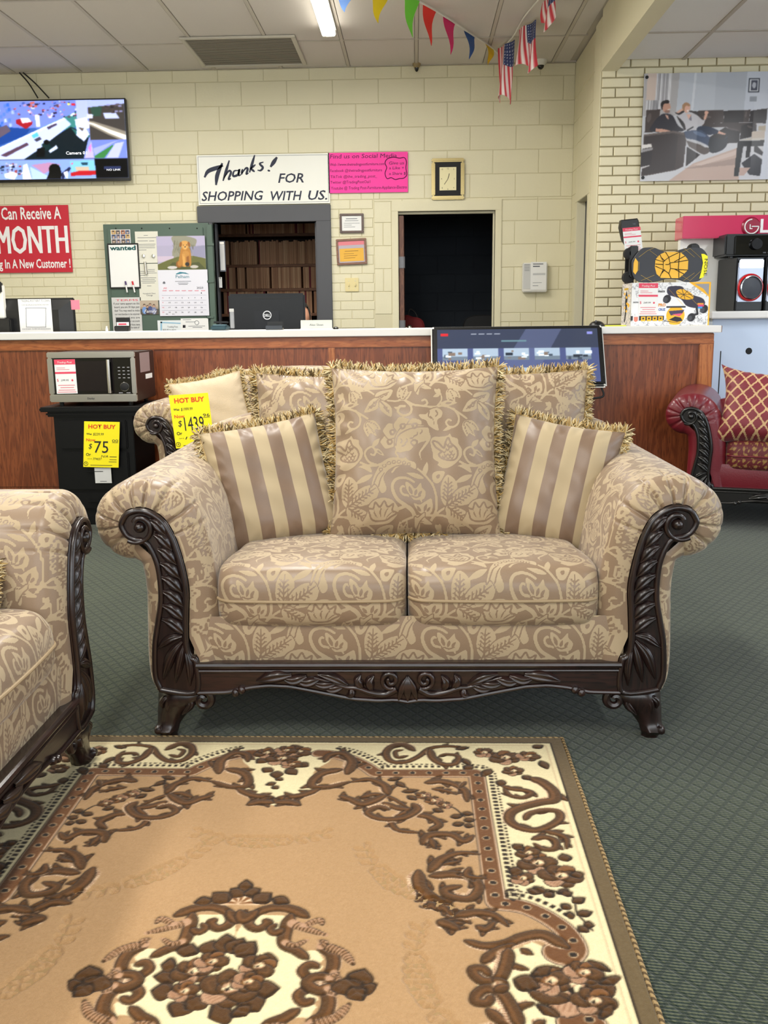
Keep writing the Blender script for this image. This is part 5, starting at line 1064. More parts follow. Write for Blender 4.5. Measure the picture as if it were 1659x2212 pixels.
    for k in range(44): x, y = r.uniform(-100, 300), r.uniform(860, 1020); s = r.uniform(16, 50); p([(x, y), (x+s, y-6), (x+s, y+s*.5), (x, y+s*.5)], r.choice([(40, 60, 90), (230, 230, 250), (90, 80, 110), (16, 20, 40), (150, 60, 60), (180, 180, 230)]))
    p([(80, 1010), (180, 980), (250, 1010), (200, 1085), (90, 1060)], (226, 226, 246)); p([(320, 900), (370, 880), (410, 1085), (300, 1085)], (214, 222, 255)); p([(420, 900), (640, 870), (780, 900), (560, 1020), (500, 960)], (176, 130, 170)); p([(400, 920), (640, 1060), (620, 1085), (420, 1085)], (170, 196, 250)); c.ell(700+110, 965-85, 72, 76, (8, 8, 10)); p([(590, 1085), (640, 980), (780, 980), (770, 1085)], (10, 10, 12)); p([(780, 1010), (880, 930), (900, 950), (800, 1085), (775, 1085)], (30, 36, 70)); p([(800, 1000), (860, 980), (850, 1085), (820, 1060)], (220, 224, 250))
    p([(890, 860), (1190, 850), (1195, 1000), (900, 1010)], (120, 186, 222)); p([(950, 930), (1120, 930), (1120, 985), (960, 985)], (190, 170, 150)); p([(890, 1010), (1000, 985), (1195, 985), (1195, 1040), (890, 1050)], (176, 26, 36)); p([(1020, 880), (1110, 875), (1100, 910), (1040, 915)], (30, 60, 80)); p([(900, 890), (935, 875), (915, 905)], (230, 80, 120))
    p([(1190, 832), (1600, 832), (1610, 1090), (1200, 1090)], (6, 7, 10)); c.rect(1300+110, 935-85, 1505+110, 972-85, (40, 48, 84)); c.stroke(np.array([(-110, 828), (1190, 828)])+O, 6, (20, 24, 40)); c.smear(5.0); return c
painted('screen', tv_picture(), xa+.01-(xa+xb)/2, xb-.012-(xa+xb)/2, .022, zb-za-.01, tv, SCREEN, -.0015)
LIT = mat('screen_lettering', (240, 240, 245), .5, emit=(240, 240, 250), estr=.9)
tp(tv, 'Camera 01', 143, 334, 188, 6.5, Y, LIT, .004, bold=.02); tp(tv, 'NO LINK', 231, 369, 261, 4.2, Y, LIT, .004)
for k, q in enumerate(((42, 157), (50, 157))):
    P = cat([W(*q, YB-.03), W(62+14*k, 180, YB-.04), W(82+24*k, 212, YB-.03)], 6); tag(MB().tube(P, .006, 6).build('television_cable', BLACK, None, True), ('thin black cable from the ceiling to the television, left of the pair', 'thin black cable from the ceiling to the television, right of the pair')[k], 'cable')

# ---- signs
def txs(r, body, x0, y0, x1, h, Y, mt, **kw): return tp(r, body, x0, y0, x1, h, Y, mt, **kw)
Y = YB-.02; s = board('banner_sign', 'red banner with white lettering under the television', 'sign', (-40, 444), (152, 589), Y, RED, .004, 'panel')
WHT = mat('white_lettering', (240, 238, 238), .5)
tp(s, 'Can Receive A', *c3(12, 180)[:1], c3(12, 180)[1], c3(440, 180)[0], 26, Y, WHT, bold=.025); [tp(s, 'MONTH', -5+d_, c3(0, 425)[1], c3(497, 425)[0]-3+d_, 60, Y, WHT, .0015+.0006*k_) for k_, d_ in enumerate((0, 1.5, 3))]; tp(s, 'g In A New Customer !', c3(-2, 530)[0], c3(0, 530)[1], c3(508, 530)[0], 19, Y, WHT, bold=.028)
s = board('thanks_sign', 'white sign in navy lettering above the charcoal doorway', 'sign', (426.5, 333), (712, 441), Y, mat('sign_white', (238, 238, 230), .4), .006, 'panel')
w_, h_ = dims(s); e = .006
for lo, hi in (((-w_/2+.012, .012), (w_/2-.012, .015)), ((-w_/2+.012, h_-.015), (w_/2-.012, h_-.012)), ((-w_/2+.012, .012), (-w_/2+.015, h_-.012)), ((w_/2-.015, .012), (w_/2-.012, h_-.012))): flat(s, [(lo[0], lo[1]), (hi[0], lo[1]), (hi[0], hi[1]), (lo[0], hi[1])], GREYINK, 'border_line', -.0008)
tp(s, 'FOR', c4(600, 248)[0], c4(600, 248)[1], c4(785, 248)[0], 20, Y, NAVY, shear=.22, bold=.02); tp(s, 'SHOPPING', c4(52, 378)[0], c4(52, 378)[1], c4(495, 378)[0], 20, Y, NAVY, shear=.22, bold=.02); tp(s, 'WITH', c4(548, 372)[0], c4(548, 375)[1], c4(772, 375)[0], 20, Y, NAVY, shear=.22, bold=.02); tp(s, 'US.', c4(815, 367)[0], c4(815, 370)[1], c4(952, 370)[0], 20, Y, NAVY, shear=.22, bold=.02)
def script(parent, P, wd, name='lettering'):      # brush script drawn as flat ribbons
    l = parent.location; Q = cat([(W(*c4(*p), Y)[0]-l.x, W(*c4(*p), Y)[2]-l.z) for p in P], 7); T = np.gradient(Q, axis=0); T /= np.linalg.norm(T, axis=1, keepdims=True)+1e-9
    s_ = np.linspace(0, 1, len(Q)); hw = wd*(.35+.65*np.sin(pi*np.clip(s_, .06, .94)))/2; N = np.stack([-T[:, 1], T[:, 0]], 1); A, B = Q+N*hw[:, None], Q-N*hw[:, None]; n = len(Q)
    V = np.concatenate([A, B]); mk(name, np.stack([V[:, 0], np.full(2*n, -.0018), V[:, 1]], 1), [(i, i+1, n+i+1, n+i) for i in range(n-1)], NAVY, parent)
for P, wd in (([(72, 210), (100, 165), (165, 140), (205, 125)], .036), ([(200, 108), (165, 190), (155, 265)], .036), ([(250, 88), (205, 235)], .024), ([(212, 215), (245, 165), (262, 175), (245, 222), (262, 218)], .02), ([(318, 160), (285, 165), (278, 200), (312, 190), (322, 152), (318, 195), (335, 190)], .02), ([(345, 150), (338, 190)], .022), ([(340, 180), (368, 145), (382, 150), (372, 185), (388, 178)], .02), ([(432, 50), (395, 175)], .024), ([(400, 150), (438, 118)], .018), ([(405, 148), (432, 170)], .02), ([(495, 100), (468, 112), (490, 138), (475, 160), (452, 158)], .02), ([(592, 65), (545, 135)], .034), ([(535, 155), (532, 168)], .026)): script(s, P, wd)
s = board('social_media_card', 'hot pink handwritten card beside the white sign', 'poster', (709.5, 329), (881, 416), Y, PINKP, .003)
MAR = mat('marker_purple', (90, 14, 70), .7)
for b, x0, yb, x1, h in (('Find us on Social Media', 972, 75, 1450, 30), ('Web //www.thetradingpostfurniture.com', 972, 128, 1362, 20), ('Facebook @thetradingpostfurniture', 972, 172, 1345, 20), ('TikTok @the_trading_post_', 975, 215, 1310, 20), ('Twitter @TradingPostOal1', 975, 255, 1262, 20), ('Youtube @ Trading Post-Furniture-Appliance-Electro', 980, 298, 1522, 22), ('Give us', 1395, 118, 1502, 22), ('a Like +', 1395, 152, 1502, 20), ('a Share $', 1395, 192, 1515, 20)):
    q = c4(x0, yb); tp(s, b, q[0], q[1], c4(x1, yb)[0], h/3.318, Y, MAR, shear=.1)
Q = cat([c4(*p) for p in [(1385, 75), (1430, 65), (1470, 72), (1505, 68), (1520, 100), (1515, 140), (1522, 190), (1500, 215), (1470, 218), (1440, 225), (1410, 212), (1380, 218), (1366, 180), (1378, 140), (1366, 105)]], 4, True); l = s.location
P = np.array([(W(*q, Y)[0]-l.x, -.0015, W(*q, Y)[2]-l.z) for q in np.concatenate([Q, Q[:1]])]); MB().tube(P, .0035, 4, False).build('cloud_outline', MAR, s)
# ---- wall clock, certificates, switch, document tray
Y = YB-.04; a, b, z0, z1 = rectp(c5(372, 70), c5(608, 368), Y); ck = thing('wall_clock', 'rectangular wall clock in a gold frame with black mat', 'clock', ((a+b)/2, Y, z0)); w_, h_ = b-a, z1-z0
for lo, hi in (((-w_/2, 0), (w_/2, .032)), ((-w_/2, h_-.032), (w_/2, h_)), ((-w_/2, .032), (-w_/2+.032, h_-.032)), ((w_/2-.032, .032), (w_/2, h_-.032))): bx2('frame', (lo[0], 0, lo[1]), (hi[0], .036, hi[1]), GOLD, ck, .009)
bx2('mat_board', (-w_/2+.03, .012, .03), (w_/2-.03, .03, h_-.03), MATTE, ck); fa = bx2('dial', (-.073, .008, .078), (.073, .014, h_-.075), mat('champagne_dial', (214, 204, 160), .35, .3), ck)
DI = mat('dial_ink', (70, 62, 40), .5)
for k, (nx_, nz_) in enumerate(((0, .085), (.05, .08), (.055, .0), (.05, -.075), (0, -.085), (-.05, -.075), (-.055, 0), (-.05, .08))): txt(fa, ('12', '2', '3', '4', '6', '8', '9', '10')[k], nx_, h_/2+nz_-.006, .013, DI, .0065, align='CENTER', name='numeral')
for (x1, z1_), wd in (((.012, .045), .004), ((-.032, -.045), .003)): MB().tube([(0, .005, h_/2), (x1, .005, h_/2+z1_)], wd*.6, 6).build('hand', INK, fa)
def framed(label, p0, p1, m_frame, paper, extra, name='picture_frame', Y=YB-.025, tilt=0.0):
    a, b, z0, z1 = rectp(p0, p1, Y); f = thing(name, label, 'frame', ((a+b)/2, Y, z0)); w_, h_ = b-a, z1-z0; t = .02
    for lo, hi in (((-w_/2, 0), (w_/2, t)), ((-w_/2, h_-t), (w_/2, h_)), ((-w_/2, t), (-w_/2+t, h_-t)), ((w_/2-t, t), (w_/2, h_-t))): bx2('frame', (lo[0], 0, lo[1]), (hi[0], .02, hi[1]), m_frame, f, .004)
    bx2('document', (-w_/2+t, .01, t), (w_/2-t, .016, h_-t), paper, f); extra(f, w_, h_); f.rotation_euler = (0, tilt, 0); return f
WDF = wood('walnut_frame', (84, 52, 32), (70, 42, 26), (52, 30, 20), 2, .35, 'x'); MPF = wood('maple_frame', (132, 84, 48), (116, 70, 40), (92, 54, 30), 2, .35, 'x')
framed('dark framed white certificate beside the charcoal doorway, the upper of two', c4(1040, 468), c4(1213, 608), WDF, WHITE, lambda f, w_, h_: lines(f, [(-.05, .05, h_*.72, .006), (-.06, .06, h_*.62, .004), (-.07, .07, h_*.5, .003), (-.07, .0, h_*.4, .003), (-.07, .03, h_*.3, .003)], GREYINK, .009))
def ex2(f, w_, h_):
    flat(f, [(-w_/2+.02, h_-.055), (w_/2-.02, h_-.055), (w_/2-.02, h_-.02), (-w_/2+.02, h_-.02)], mat('rose_strip', (226, 130, 140), .6), 'pink_strip', .0095); flat(f, [(-w_/2+.028, .03), (w_/2-.028, .03), (w_/2-.028, h_*.63), (-w_/2+.028, h_*.63)], mat('amber_paper', (232, 178, 64), .6), 'permit', .009)
    lines(f, [(-.06, .06, h_*.52, .004), (-.07, .02, h_*.42, .003), (-.07, .05, h_*.34, .003), (-.07, .03, h_*.26, .003)], mat('brown_ink', (140, 96, 40), .6), .008)
framed('brown framed amber permit beside the charcoal doorway, the lower of two', c4(1020, 648), c4(1238, 835), MPF, mat('lilac_paper', (186, 176, 186), .6), ex2, tilt=radians(-2))
a, b, z0, z1 = rectp(c4(1080, 930), c4(1177, 1028), YB-.012); sw = thing('switch_plate', 'ivory light switch plate on the brick between the doorways', 'switch', ((a+b)/2, YB-.012, z0)); bx2('plate', (-(b-a)/2, 0, 0), ((b-a)/2, .01, z1-z0), mat('ivory_plastic', (224, 208, 150), .35), sw, .003)
for dx in (-.028, .03): bx('toggle', (dx, -.006, (z1-z0)/2), (.012, .016, .024), mat('ivory_plastic'), sw, .002)
for dx in (-.028, .03):
    for dz in (-.032, .032): MB().lathe([(.004, 0), (.003, -.002)], (dx, 0, (z1-z0)/2+dz), 8, 'y').build('screw', STEEL, sw)
a, b, z0, z1 = rectp(c5(1025, 812), c5(1203, 1032), YB-.07); dt = thing('document_tray', 'white wall tray stuffed with papers right of the dark doorway', 'document tray', ((a+b)/2, YB-.07, z0), 0); w_, h_ = b-a, z1-z0
bx2('tray', (-w_/2, .0, 0), (w_/2, .068, h_*.96), mat('white_plastic', (226, 224, 216), .5), dt, .008); bx2('paper', (-w_/2+.07, -.004, .02), (w_/2-.01, -.001, h_-.005), WHITE, dt); bx2('paper', (-w_/2+.006, -.003, .03), (-w_/2+.085, 0, h_-.02), mat('grey_paper', (206, 206, 204), .7), dt)
lines(dt, [(-.02, .07, h_*.9, .008), (-.02, .04, h_*.82, .01), (-.02, .09, h_*.6, .003), (-.02, .09, h_*.56, .003), (-.02, .06, h_*.3, .003), (-.02, .03, h_*.2, .004)], GREYINK, -.005); lines(dt, [(-w_/2+.015, -w_/2+.06, h_*(.9-.05*k), .003) for k in range(5)], GREYINK, -.0042)

# ---- security cameras under the ceiling
def dome(label, px, py, r, mb_, Y):
    p = W(px, py, Y); d = thing('security_camera', label, 'camera', (p[0], Y, p[2])); MB().lathe([(r*.9, .07), (r*1.1, .064), (r*1.1, .02), (r*.7, -.006)], n=20).build('housing', mb_, d, True, angle=50)
    MB().lathe([(r*.62, .004), (r*.6, -.008), (r*.48, -.024), (r*.27, -.034), (.001, -.038)], n=20).build('dome', GLASSB, d, True); bx('mount', (0, (YB-Y)/2, .045), (r*.9, YB-Y-.002, .02), mb_, d, .003)
dome('white dome security camera high at the right end of the back wall', 1168, 140, .05, mat('white_plastic'), YB-.09); dome('small cream security camera high on the wall above the pink card', 900, 145, .032, mat('tan_plastic', (150, 130, 90), .5), YB-.06)

# ---- file room shelves and folders
FY = 10.05; fs = thing('file_shelf', 'tall wooden shelving full of files inside the charcoal doorway', 'shelf', (-1.35, FY, 0)); zs = [W(*c4(550, yy), FY)[2] for yy in (612, 832, 1005, 1185)]; zs.append(zs[-1]-.36)
for z in zs: bx2('shelf_board', (-2.1, FY, z-.028), (-.55, FY+.34, z), SHELFW, fs, .002, True)
for x in (-2.115, -.55): bx2('upright', (x, FY, 0), (x+.02, FY+.34, 2.45), SHELFW, fs, 0, True)
bx2('back_panel', (-2.1, FY+.34, .02), (-.55, FY+.35, 2.45), mat('dark_shelf_back', (58, 46, 40), .8), fs, 0, True); bx2('top_board', (-2.1, FY, 2.42), (-.55, FY+.34, 2.45), SHELFW, fs, 0, True)
FM = [mat('manila_a', (190, 146, 112), .8), mat('manila_b', (168, 124, 94), .8), mat('manila_c', (206, 166, 130), .8), mat('maroon_folder', (116, 34, 40), .7)]
def foldm(h, wd, mi):
    key = ('fold', mi, wd)
    if key not in _bl:
        mb = MB(); mb.box((0, .12, h/2), (wd*.82, .24, h)); mb.box((0, .004, h*.5), (wd, .004, h*.96)); _bl[key] = mb.build('file_folder', FM[mi]).data
        bpy.data.objects.remove(bpy.data.objects[-1]) if False else [bpy.data.objects.remove(o) for o in list(bpy.data.objects) if o.data == _bl[key]]
    return _bl[key]
NM = ['top', 'second', 'third', 'fourth']; rr = random.Random(5)
for k in range(4):
    x = -2.02; lean = 0; nmar = 0; pw = 0.0
    while x < -.62:
        wd = rr.choice((.012, .016, .02, .026)); mi = 3 if rr.random() < .06 else rr.choice((0, 0, 1, 2)); x += wd/2+pw/2+.001; pw = wd
        if rr.random() < .06: x += .02; lean = rr.uniform(-8, 8)
        if x > -1.98+0 and x < -.64:
            o = link('file_folder', foldm(.235, wd, mi)); o.location = (x, FY+.02+rr.uniform(0, .012), zs[k]+.001); o.scale = (1, 1, rr.uniform(.93, 1.04)); o.rotation_euler = (0, 0, radians(rr.uniform(-.15, .15)))
            nmar += mi == 3
            tag(o, (['', 'first', 'second', 'third', 'fourth', 'fifth', 'sixth', 'seventh', 'eighth', 'ninth'][nmar]+' maroon file folder from the left on the %s shelf of the file room' if mi == 3 else 'manila file folder in the row on the %s shelf of the file room') % NM[k], 'folder', 'file folders on the %s shelf' % NM[k])
# clipboard and key tags just inside the doorway
cb = board('hanging_clipboard', 'narrow grey clipboard with papers hanging at the left jamb of the charcoal doorway', 'clipboard', c4(180, 665), c4(222, 885), YB+.02, mat('slate_board', (86, 92, 104), .5), .008, 'board'); w_, h_ = dims(cb); bx2('paper', (-w_/2+.006, -.003, .012), (w_/2-.006, -.0005, h_-.03), mat('grey_paper'), cb); bx2('clip', (-.02, -.008, h_-.03), (.02, 0, h_-.008), STEEL, cb, .002)
kt = board('key_tag', 'small white key tag on a hook inside the charcoal doorway', 'key tag', c4(176, 925), c4(198, 1000), YB+.015, WHITE, .004, 'tag'); MB().tube([(0, .0, .075), (0, -.006, .09), (0, 0, .1)], .003, 6).build('ring', STEEL, kt)

# ---- sage door leaf folded back on the wall, with everything pinned to it
DY = YB-.13; a, b, z0, z1 = rectp(c3(757, 207), c3(1535, 975), DY); gd = thing('door_4', 'sage green door leaf folded open against the wall', None, ((a+b)/2, DY, 0)); struct(gd)
bx2('door_leaf', (a, DY+.02, .02), (b-.035, DY+.06, z1), GREEN, gd, .003, True); a2, b2, _, z2 = rectp(c3(790, 240), c3(1470, 975), DY); bx2('door_panel', (a2, DY+.004, .05), (b2, DY+.022, z2), GREEN, gd, .004, True)
bx2('edge_strip', (b-.05, DY-.004, .02), (b, DY+.06, z1-.015), GREEN, gd, .004, True)
for yy in (360, 625, 880): p = W(*c3(1510, yy), DY); bx('hinge_plate', (p[0], DY-.008, p[2]), (.06, .01, .02), GREEN, gd, .002, True)
for xx in (830, 1015, 1215, 1412): p = W(*c3(xx, 243), DY); MB().lathe([(.006, 0), (.004, -.003)], (p[0]-gd.location.x, -.0, p[2]), 8, 'y').build('screw_head', MATTE, gd)
DY -= .004
def pic(name, label, catg, p0, p1, cv, Y=None, group=None, m=PRINT):
    r = board(name, label, catg, p0, p1, Y or DY, WHITE, .002, 'sheet', group); w_, h_ = dims(r); painted('print', cv, -w_/2, w_/2, 0, h_, r, m, -.0006); return r
c = Cv(140, 105, .4, (228, 226, 224)); r_ = random.Random(9)
for i in range(4):
    for j in range(3): c.rect(4+i*34, 4+j*34, 34+i*34, 34+j*34, [(60, 66, 110), (120, 116, 140), (90, 80, 70), (190, 150, 70), (70, 90, 130), (160, 90, 50)][r_.randrange(6)]); c.ell(19+i*34, 22+j*34, 8, 9, (196, 170, 150)); c.ell(19+i*34, 12+j*34, 7, 5, (50, 44, 60))
pic('photo_card', 'card of small square photographs above the whiteboard', 'photo', c3(795, 252), c3(935, 352), c)
wb = board('whiteboard', 'small black framed whiteboard headed in teal on the green door', 'whiteboard', c3(778, 350), c3(1000, 674), DY-.004, WHITE, .008, 'surface'); w_, h_ = dims(wb)
for lo, hi in (((-w_/2, 0), (w_/2, .012)), ((-w_/2, h_-.012), (w_/2, h_)), ((-w_/2, .012), (-w_/2+.011, h_-.012)), ((w_/2-.011, .012), (w_/2, h_-.012))): bx2('frame', (lo[0], -.006, lo[1]), (hi[0], .008, hi[1]), BLACK, wb, .002)
TEAL = mat('teal_marker', (30, 130, 126), .6); tp(wb, 'wanted', c3(788, 402)[0], c3(788, 400)[1], c3(972, 402)[0], 9.5, DY-.004, TEAL, bold=.05); tp(wb, 'wanted', c3(790, 402)[0], c3(788, 400)[1], c3(974, 402)[0], 9.5, DY-.006, INK, bold=-.01)
for x0, x1, cm, nm in ((898, 912, (70, 44, 100), 'purple'), (948, 966, (204, 34, 50), 'red')):
    P0, P1 = W(*c3(x0, 622), DY-.02), W(*c3(x1, 702), DY-.02); mkr = thing('marker', 'white dry erase marker with a %s cap on the whiteboard' % nm, 'marker', P0, 0, 'markers'); d = P1-P0
    MB().tube([d*.32, d], .007, 10).build('barrel', WHITE, mkr, True); MB().tube([d*0, d*.34], .008, 10).build('cap', mat('cap_'+nm, cm, .4), mkr, True)
def notes(name, label, p0, p1, rows, m=None, words=(), Y=None, catg='paper'):
    r = board(name, label, catg, p0, p1, Y or DY, m or WHITE, .002)
    if rows: lp(r, rows, Y or DY, GREYINK)
    for b, x0, yb, x1, h, mt in words: tp(r, b, c3(x0, yb)[0], c3(x0, yb)[1], c3(x1, yb)[0], h, Y or DY, mt)
    return r
row = lambda L: [(c3(a, y)[0], c3(b, y)[0], c3(a, y)[1], .9) for a, b, y in L]
PAP = mat('cream_paper', (222, 220, 206), .7)
n1 = notes('notice', 'typed notice clipped between whiteboard and calendar on the green door', c3(972, 265), c3(1136, 492), row([(1030, 1060, 295), (985, 1120, 312), (985, 1060, 335), (1070, 1105, 335), (985, 1115, 360), (985, 1110, 372), (985, 1112, 385), (985, 1050, 400)]), PAP)
for x in (1027, 1097): p = W(*c3(x, 440), DY-.01); tag(MB().box(p, (.03, .012, .02), .003).box(p+[0, -.008, .0], (.014, .012, .03), .003).build('magnet_clip', CHROME, None, True), 'small chrome magnetic clip on the typed notice, %s one' % ('left' if x < 1050 else 'right'), 'clip')
p, q = W(*c3(1038, 482), DY-.016), W(*c3(1048, 572), DY-.016); tag(MB().tube([p, q], .011, 10).build('pen_holder', STEEL, None, True), 'short grey magnetic pen holder between the two notices', 'pen holder')
notes('notice', 'torn typed notice under the grey pen holder on the green door', c3(995, 497), c3(1138, 760), row([(1060, 1110, 540), (1005, 1110, 553), (1005, 1125, 566), (1005, 1040, 580), (1010, 1120, 600), (1020, 1110, 612), (1012, 1118, 624), (1020, 1110, 636), (1055, 1085, 658)]), PAP, (('Household Client', 1025, 715, 1115, 3, GREYINK), ('Change', 1050, 728, 1095, 3, GREYINK)))
notes('handwritten_sheet', 'handwritten rules sheet at the lower left of the green door', c3(806, 738), c3(1015, 978), [], mat('grey_paper'), (('TERMS', 830, 765, 990, 4, TAGRED), ('If your name appears on this', 815, 790, 1000, 4.5, INK), ('board, you are 30 days past', 820, 815, 1000, 4.5, INK), ('due! You may need to make', 822, 840, 1002, 4.5, INK), ('our merchandise to be returned', 825, 866, 1000, 4.5, INK), ('Interest and you are', 830, 890, 1002, 4.5, INK), ('terminating your account', 830, 915, 1003, 4.5, INK), ('of these items', 930, 940, 1004, 4.5, INK), ('in the name of', 925, 960, 1000, 4.5, INK)))
c = Cv(130, 100, .45, (170, 150, 130)); c.rect(0, 0, 130, 45, (186, 170, 150)); c.rect(0, 60, 130, 100, (86, 78, 70))
for x, y, s_, sk, sh in ((30, 35, 1, (206, 170, 150), (110, 150, 210)), (52, 42, .9, (206, 164, 140), (60, 50, 60)), (72, 30, 1, (196, 156, 130), (70, 80, 130)), (98, 38, 1, (200, 160, 140), (120, 130, 170))): c.ell(x, y, 9*s_, 11*s_, (60, 44, 34)); c.ell(x, y+3, 7*s_, 8*s_, sk); c.ell(x, y+36, 17, 26, sh)
c.smear(1.2); fm = pic('family_photo', 'small photograph of a family group pinned below the torn notice', 'photo', c3(1005, 760), c3(1136, 860), c); tp(fm, 'Family', c3(1035, 850)[0], c3(0, 848)[1], c3(1125, 850)[0], 7, DY, WHT, shear=.3)
cal = thing('wall_calendar', 'wall calendar with a painting of a golden dog on the green door', 'calendar', W(*c3(1310, 870), DY-.004)); l = cal.location; a, b, z0, z1 = rectp(c3(1126, 297), c3(1472, 540), DY-.004)
def dog():
    c = Cv(350, 245, .42, (178, 172, 200)); c.rect(0, 0, 350, 70, (186, 178, 208)); c.poly(cat([(110, 10), (170, -5), (230, 5), (290, 30), (280, 90), (330, 150), (260, 190), (130, 180), (110, 120), (125, 70)], 6, True), (150, 148, 130)); c.poly([(240, 80), (350, 70), (350, 160), (240, 150)], (150, 148, 176)); c.rect(0, 145, 120, 185, (206, 190, 210)); c.poly([(0, 245), (0, 205), (60, 180), (150, 150), (260, 145), (350, 165), (350, 245)], (104, 106, 52)); c.poly([(60, 240), (110, 190), (200, 200), (300, 190), (350, 245)], (76, 82, 40))
    for k in range(60): x = random.uniform(120, 270); y = random.uniform(60, 160); c.stroke([(x, y), (x+random.uniform(-12, 12), y-30)], 3, random.choice([(176, 170, 140), (120, 122, 96), (100, 96, 70), (60, 60, 44)]), .5)
    G1, G2, G3 = (188, 128, 52), (150, 92, 34), (220, 164, 84); c.poly(cat([(150, 200), (165, 130), (178, 85), (215, 75), (240, 100), (245, 160), (240, 215), (205, 222), (160, 218)], 6, True), G1); c.ell(155, 205, 22, 26, G2); c.ell(160, 200, 16, 20, G1); c.poly([(180, 130), (200, 130), (205, 225), (185, 225)], G3); c.poly([(212, 140), (228, 140), (232, 222), (214, 224)], G2); c.poly(cat([(175, 55), (185, 38), (215, 36), (232, 52), (228, 80), (210, 100), (195, 98), (180, 80)], 6, True), G3); c.ell(174, 62, 9, 20, G2, rot=.2); c.ell(234, 62, 9, 20, G2, rot=-.2); c.ell(205, 84, 9, 10, (236, 190, 120)); c.ell(205, 80, 5, 4, (30, 20, 14)); c.ell(193, 66, 3, 3, (30, 20, 14)); c.ell(218, 66, 3, 3, (30, 20, 14)); c.ell(208, 130, 26, 22, (206, 150, 72), .7)
    c.ell(105, 228, 36, 12, (212, 206, 204)); c.ell(265, 224, 30, 12, (200, 194, 186)); c.ell(215, 205, 16, 14, (36, 34, 30)); c.smear(1.6); return c
bx2('picture_page', (a, DY-.004, z0), (b, DY-.001, z1), WHITE, cal, 0, True); painted('print', dog(), a-l.x, b-l.x, z0-l.z, z1-l.z, cal, PRINT, -.0006)
a, b, z0, z1 = rectp(c3(1138, 540), c3(1493, 870), DY-.004); bx2('month_page', (a, DY-.0045, z0), (b, DY-.001, z1), mat('calendar_white', (226, 226, 236), .5), cal, 0, True)
BLU = mat('teal_blue_ink', (52, 128, 146), .6); o4 = DY-.0042
fp(cal, [c3(1262, 568), c3(1290, 555), c3(1330, 560), c3(1358, 572), c3(1310, 566), c3(1262, 574)], o4, BLU, 'logo_wave', .002); tp(cal, 'Pelham', c3(1260, 600)[0], c3(0, 600)[1], c3(1356, 600)[0], 6.5, o4, BLU, .002)
lp(cal, [(c3(1255, 0)[0], c3(1370, 0)[0], c3(0, 625)[1], .9), (c3(1275, 0)[0], c3(1350, 0)[0], c3(0, 637)[1], .9), (c3(1280, 0)[0], c3(1345, 0)[0], c3(0, 647)[1], .9)], o4, GREYINK, .002); fp(cal, [c3(1167, 640), c3(1167, 630), c3(1176, 622), c3(1185, 630), c3(1185, 640)], o4, GREYINK, 'house_mark', .002); tp(cal, 'July', c3(1170, 678)[0], c3(0, 676)[1], c3(1198, 676)[0], 4, o4, TAGRED, .002, shear=.3); tp(cal, '2023', c3(1410, 676)[0], c3(0, 676)[1], c3(1456, 676)[0], 4.2, o4, INK, .002)
lp(cal, [(c3(1165+i*46, 0)[0], c3(1195+i*46, 0)[0], c3(0, 692)[1], 1.0) for i in range(7)], o4, TAGRED, .002, 'weekday_names'); lp(cal, [(c3(1160, 0)[0], c3(1480, 0)[0], c3(0, y)[1], .4) for y in (725, 762, 797, 832)], o4, mat('pale_line', (170, 172, 190), .6), .002, 'ruled_lines')
d = 1
for rw in range(5):
    for i in range(7):
        if rw == 0 and i < 6: continue
        if d <= 29: tp(cal, str(d), c3(1165+i*46-(2 if d > 9 else 0), 0)[0], c3(0, 709+rw*34.5)[1]+.5, c3(1165+i*46+(12 if d > 9 else 6), 0)[0], 2.6, o4, TAGRED if i == 0 else INK, .002, name='date_number')
        d += 1
tp(cal, '30', c3(1190, 0)[0], c3(0, 862)[1], c3(1204, 0)[0], 2.6, o4, INK, .002, name='date_number'); tp(cal, '31', c3(1236, 0)[0], c3(0, 862)[1], c3(1250, 0)[0], 2.6, o4, INK, .002, name='date_number')
ct = notes('gift_certificate', 'blue bordered certificate at the foot of the green door', c3(1130, 902), c3(1300, 985), [], mat('pale_cert', (226, 232, 234), .6), (('Trading Post', 1200, 955, 1275, 4, GREYINK), ('$25.00 in store', 1168, 974, 1262, 3, INK)))
for P in (((1150, 912), (1295, 920), (1295, 928), (1150, 922)), ((1150, 912), (1162, 912), (1162, 982), (1150, 982))): fp(ct, [c3(*q) for q in P], DY, mat('pale_blue_ink', (150, 190, 214), .6), 'border', .001)
n2 = notes('certificate', 'white certificate with a round seal beside the blue bordered one', c3(1297, 888), c3(1494, 985), row([(1310, 1370, 900), (1330, 1400, 915), (1350, 1470, 945), (1380, 1450, 955)]), WHITE, Y=DY-.003); p = W(*c3(1411, 919), DY-.003); MB().tube([(p[0]-n2.location.x+.018*cos(t), -.0015, p[2]-n2.location.z+.018*sin(t)) for t in np.linspace(0, 2*pi, 25)], .0018, 4, False).build('seal', GREYINK, n2); fp(n2, [c3(1310, 936), c3(1330, 936), c3(1330, 956), c3(1310, 956)], DY-.003, INK, 'stamp', .001)

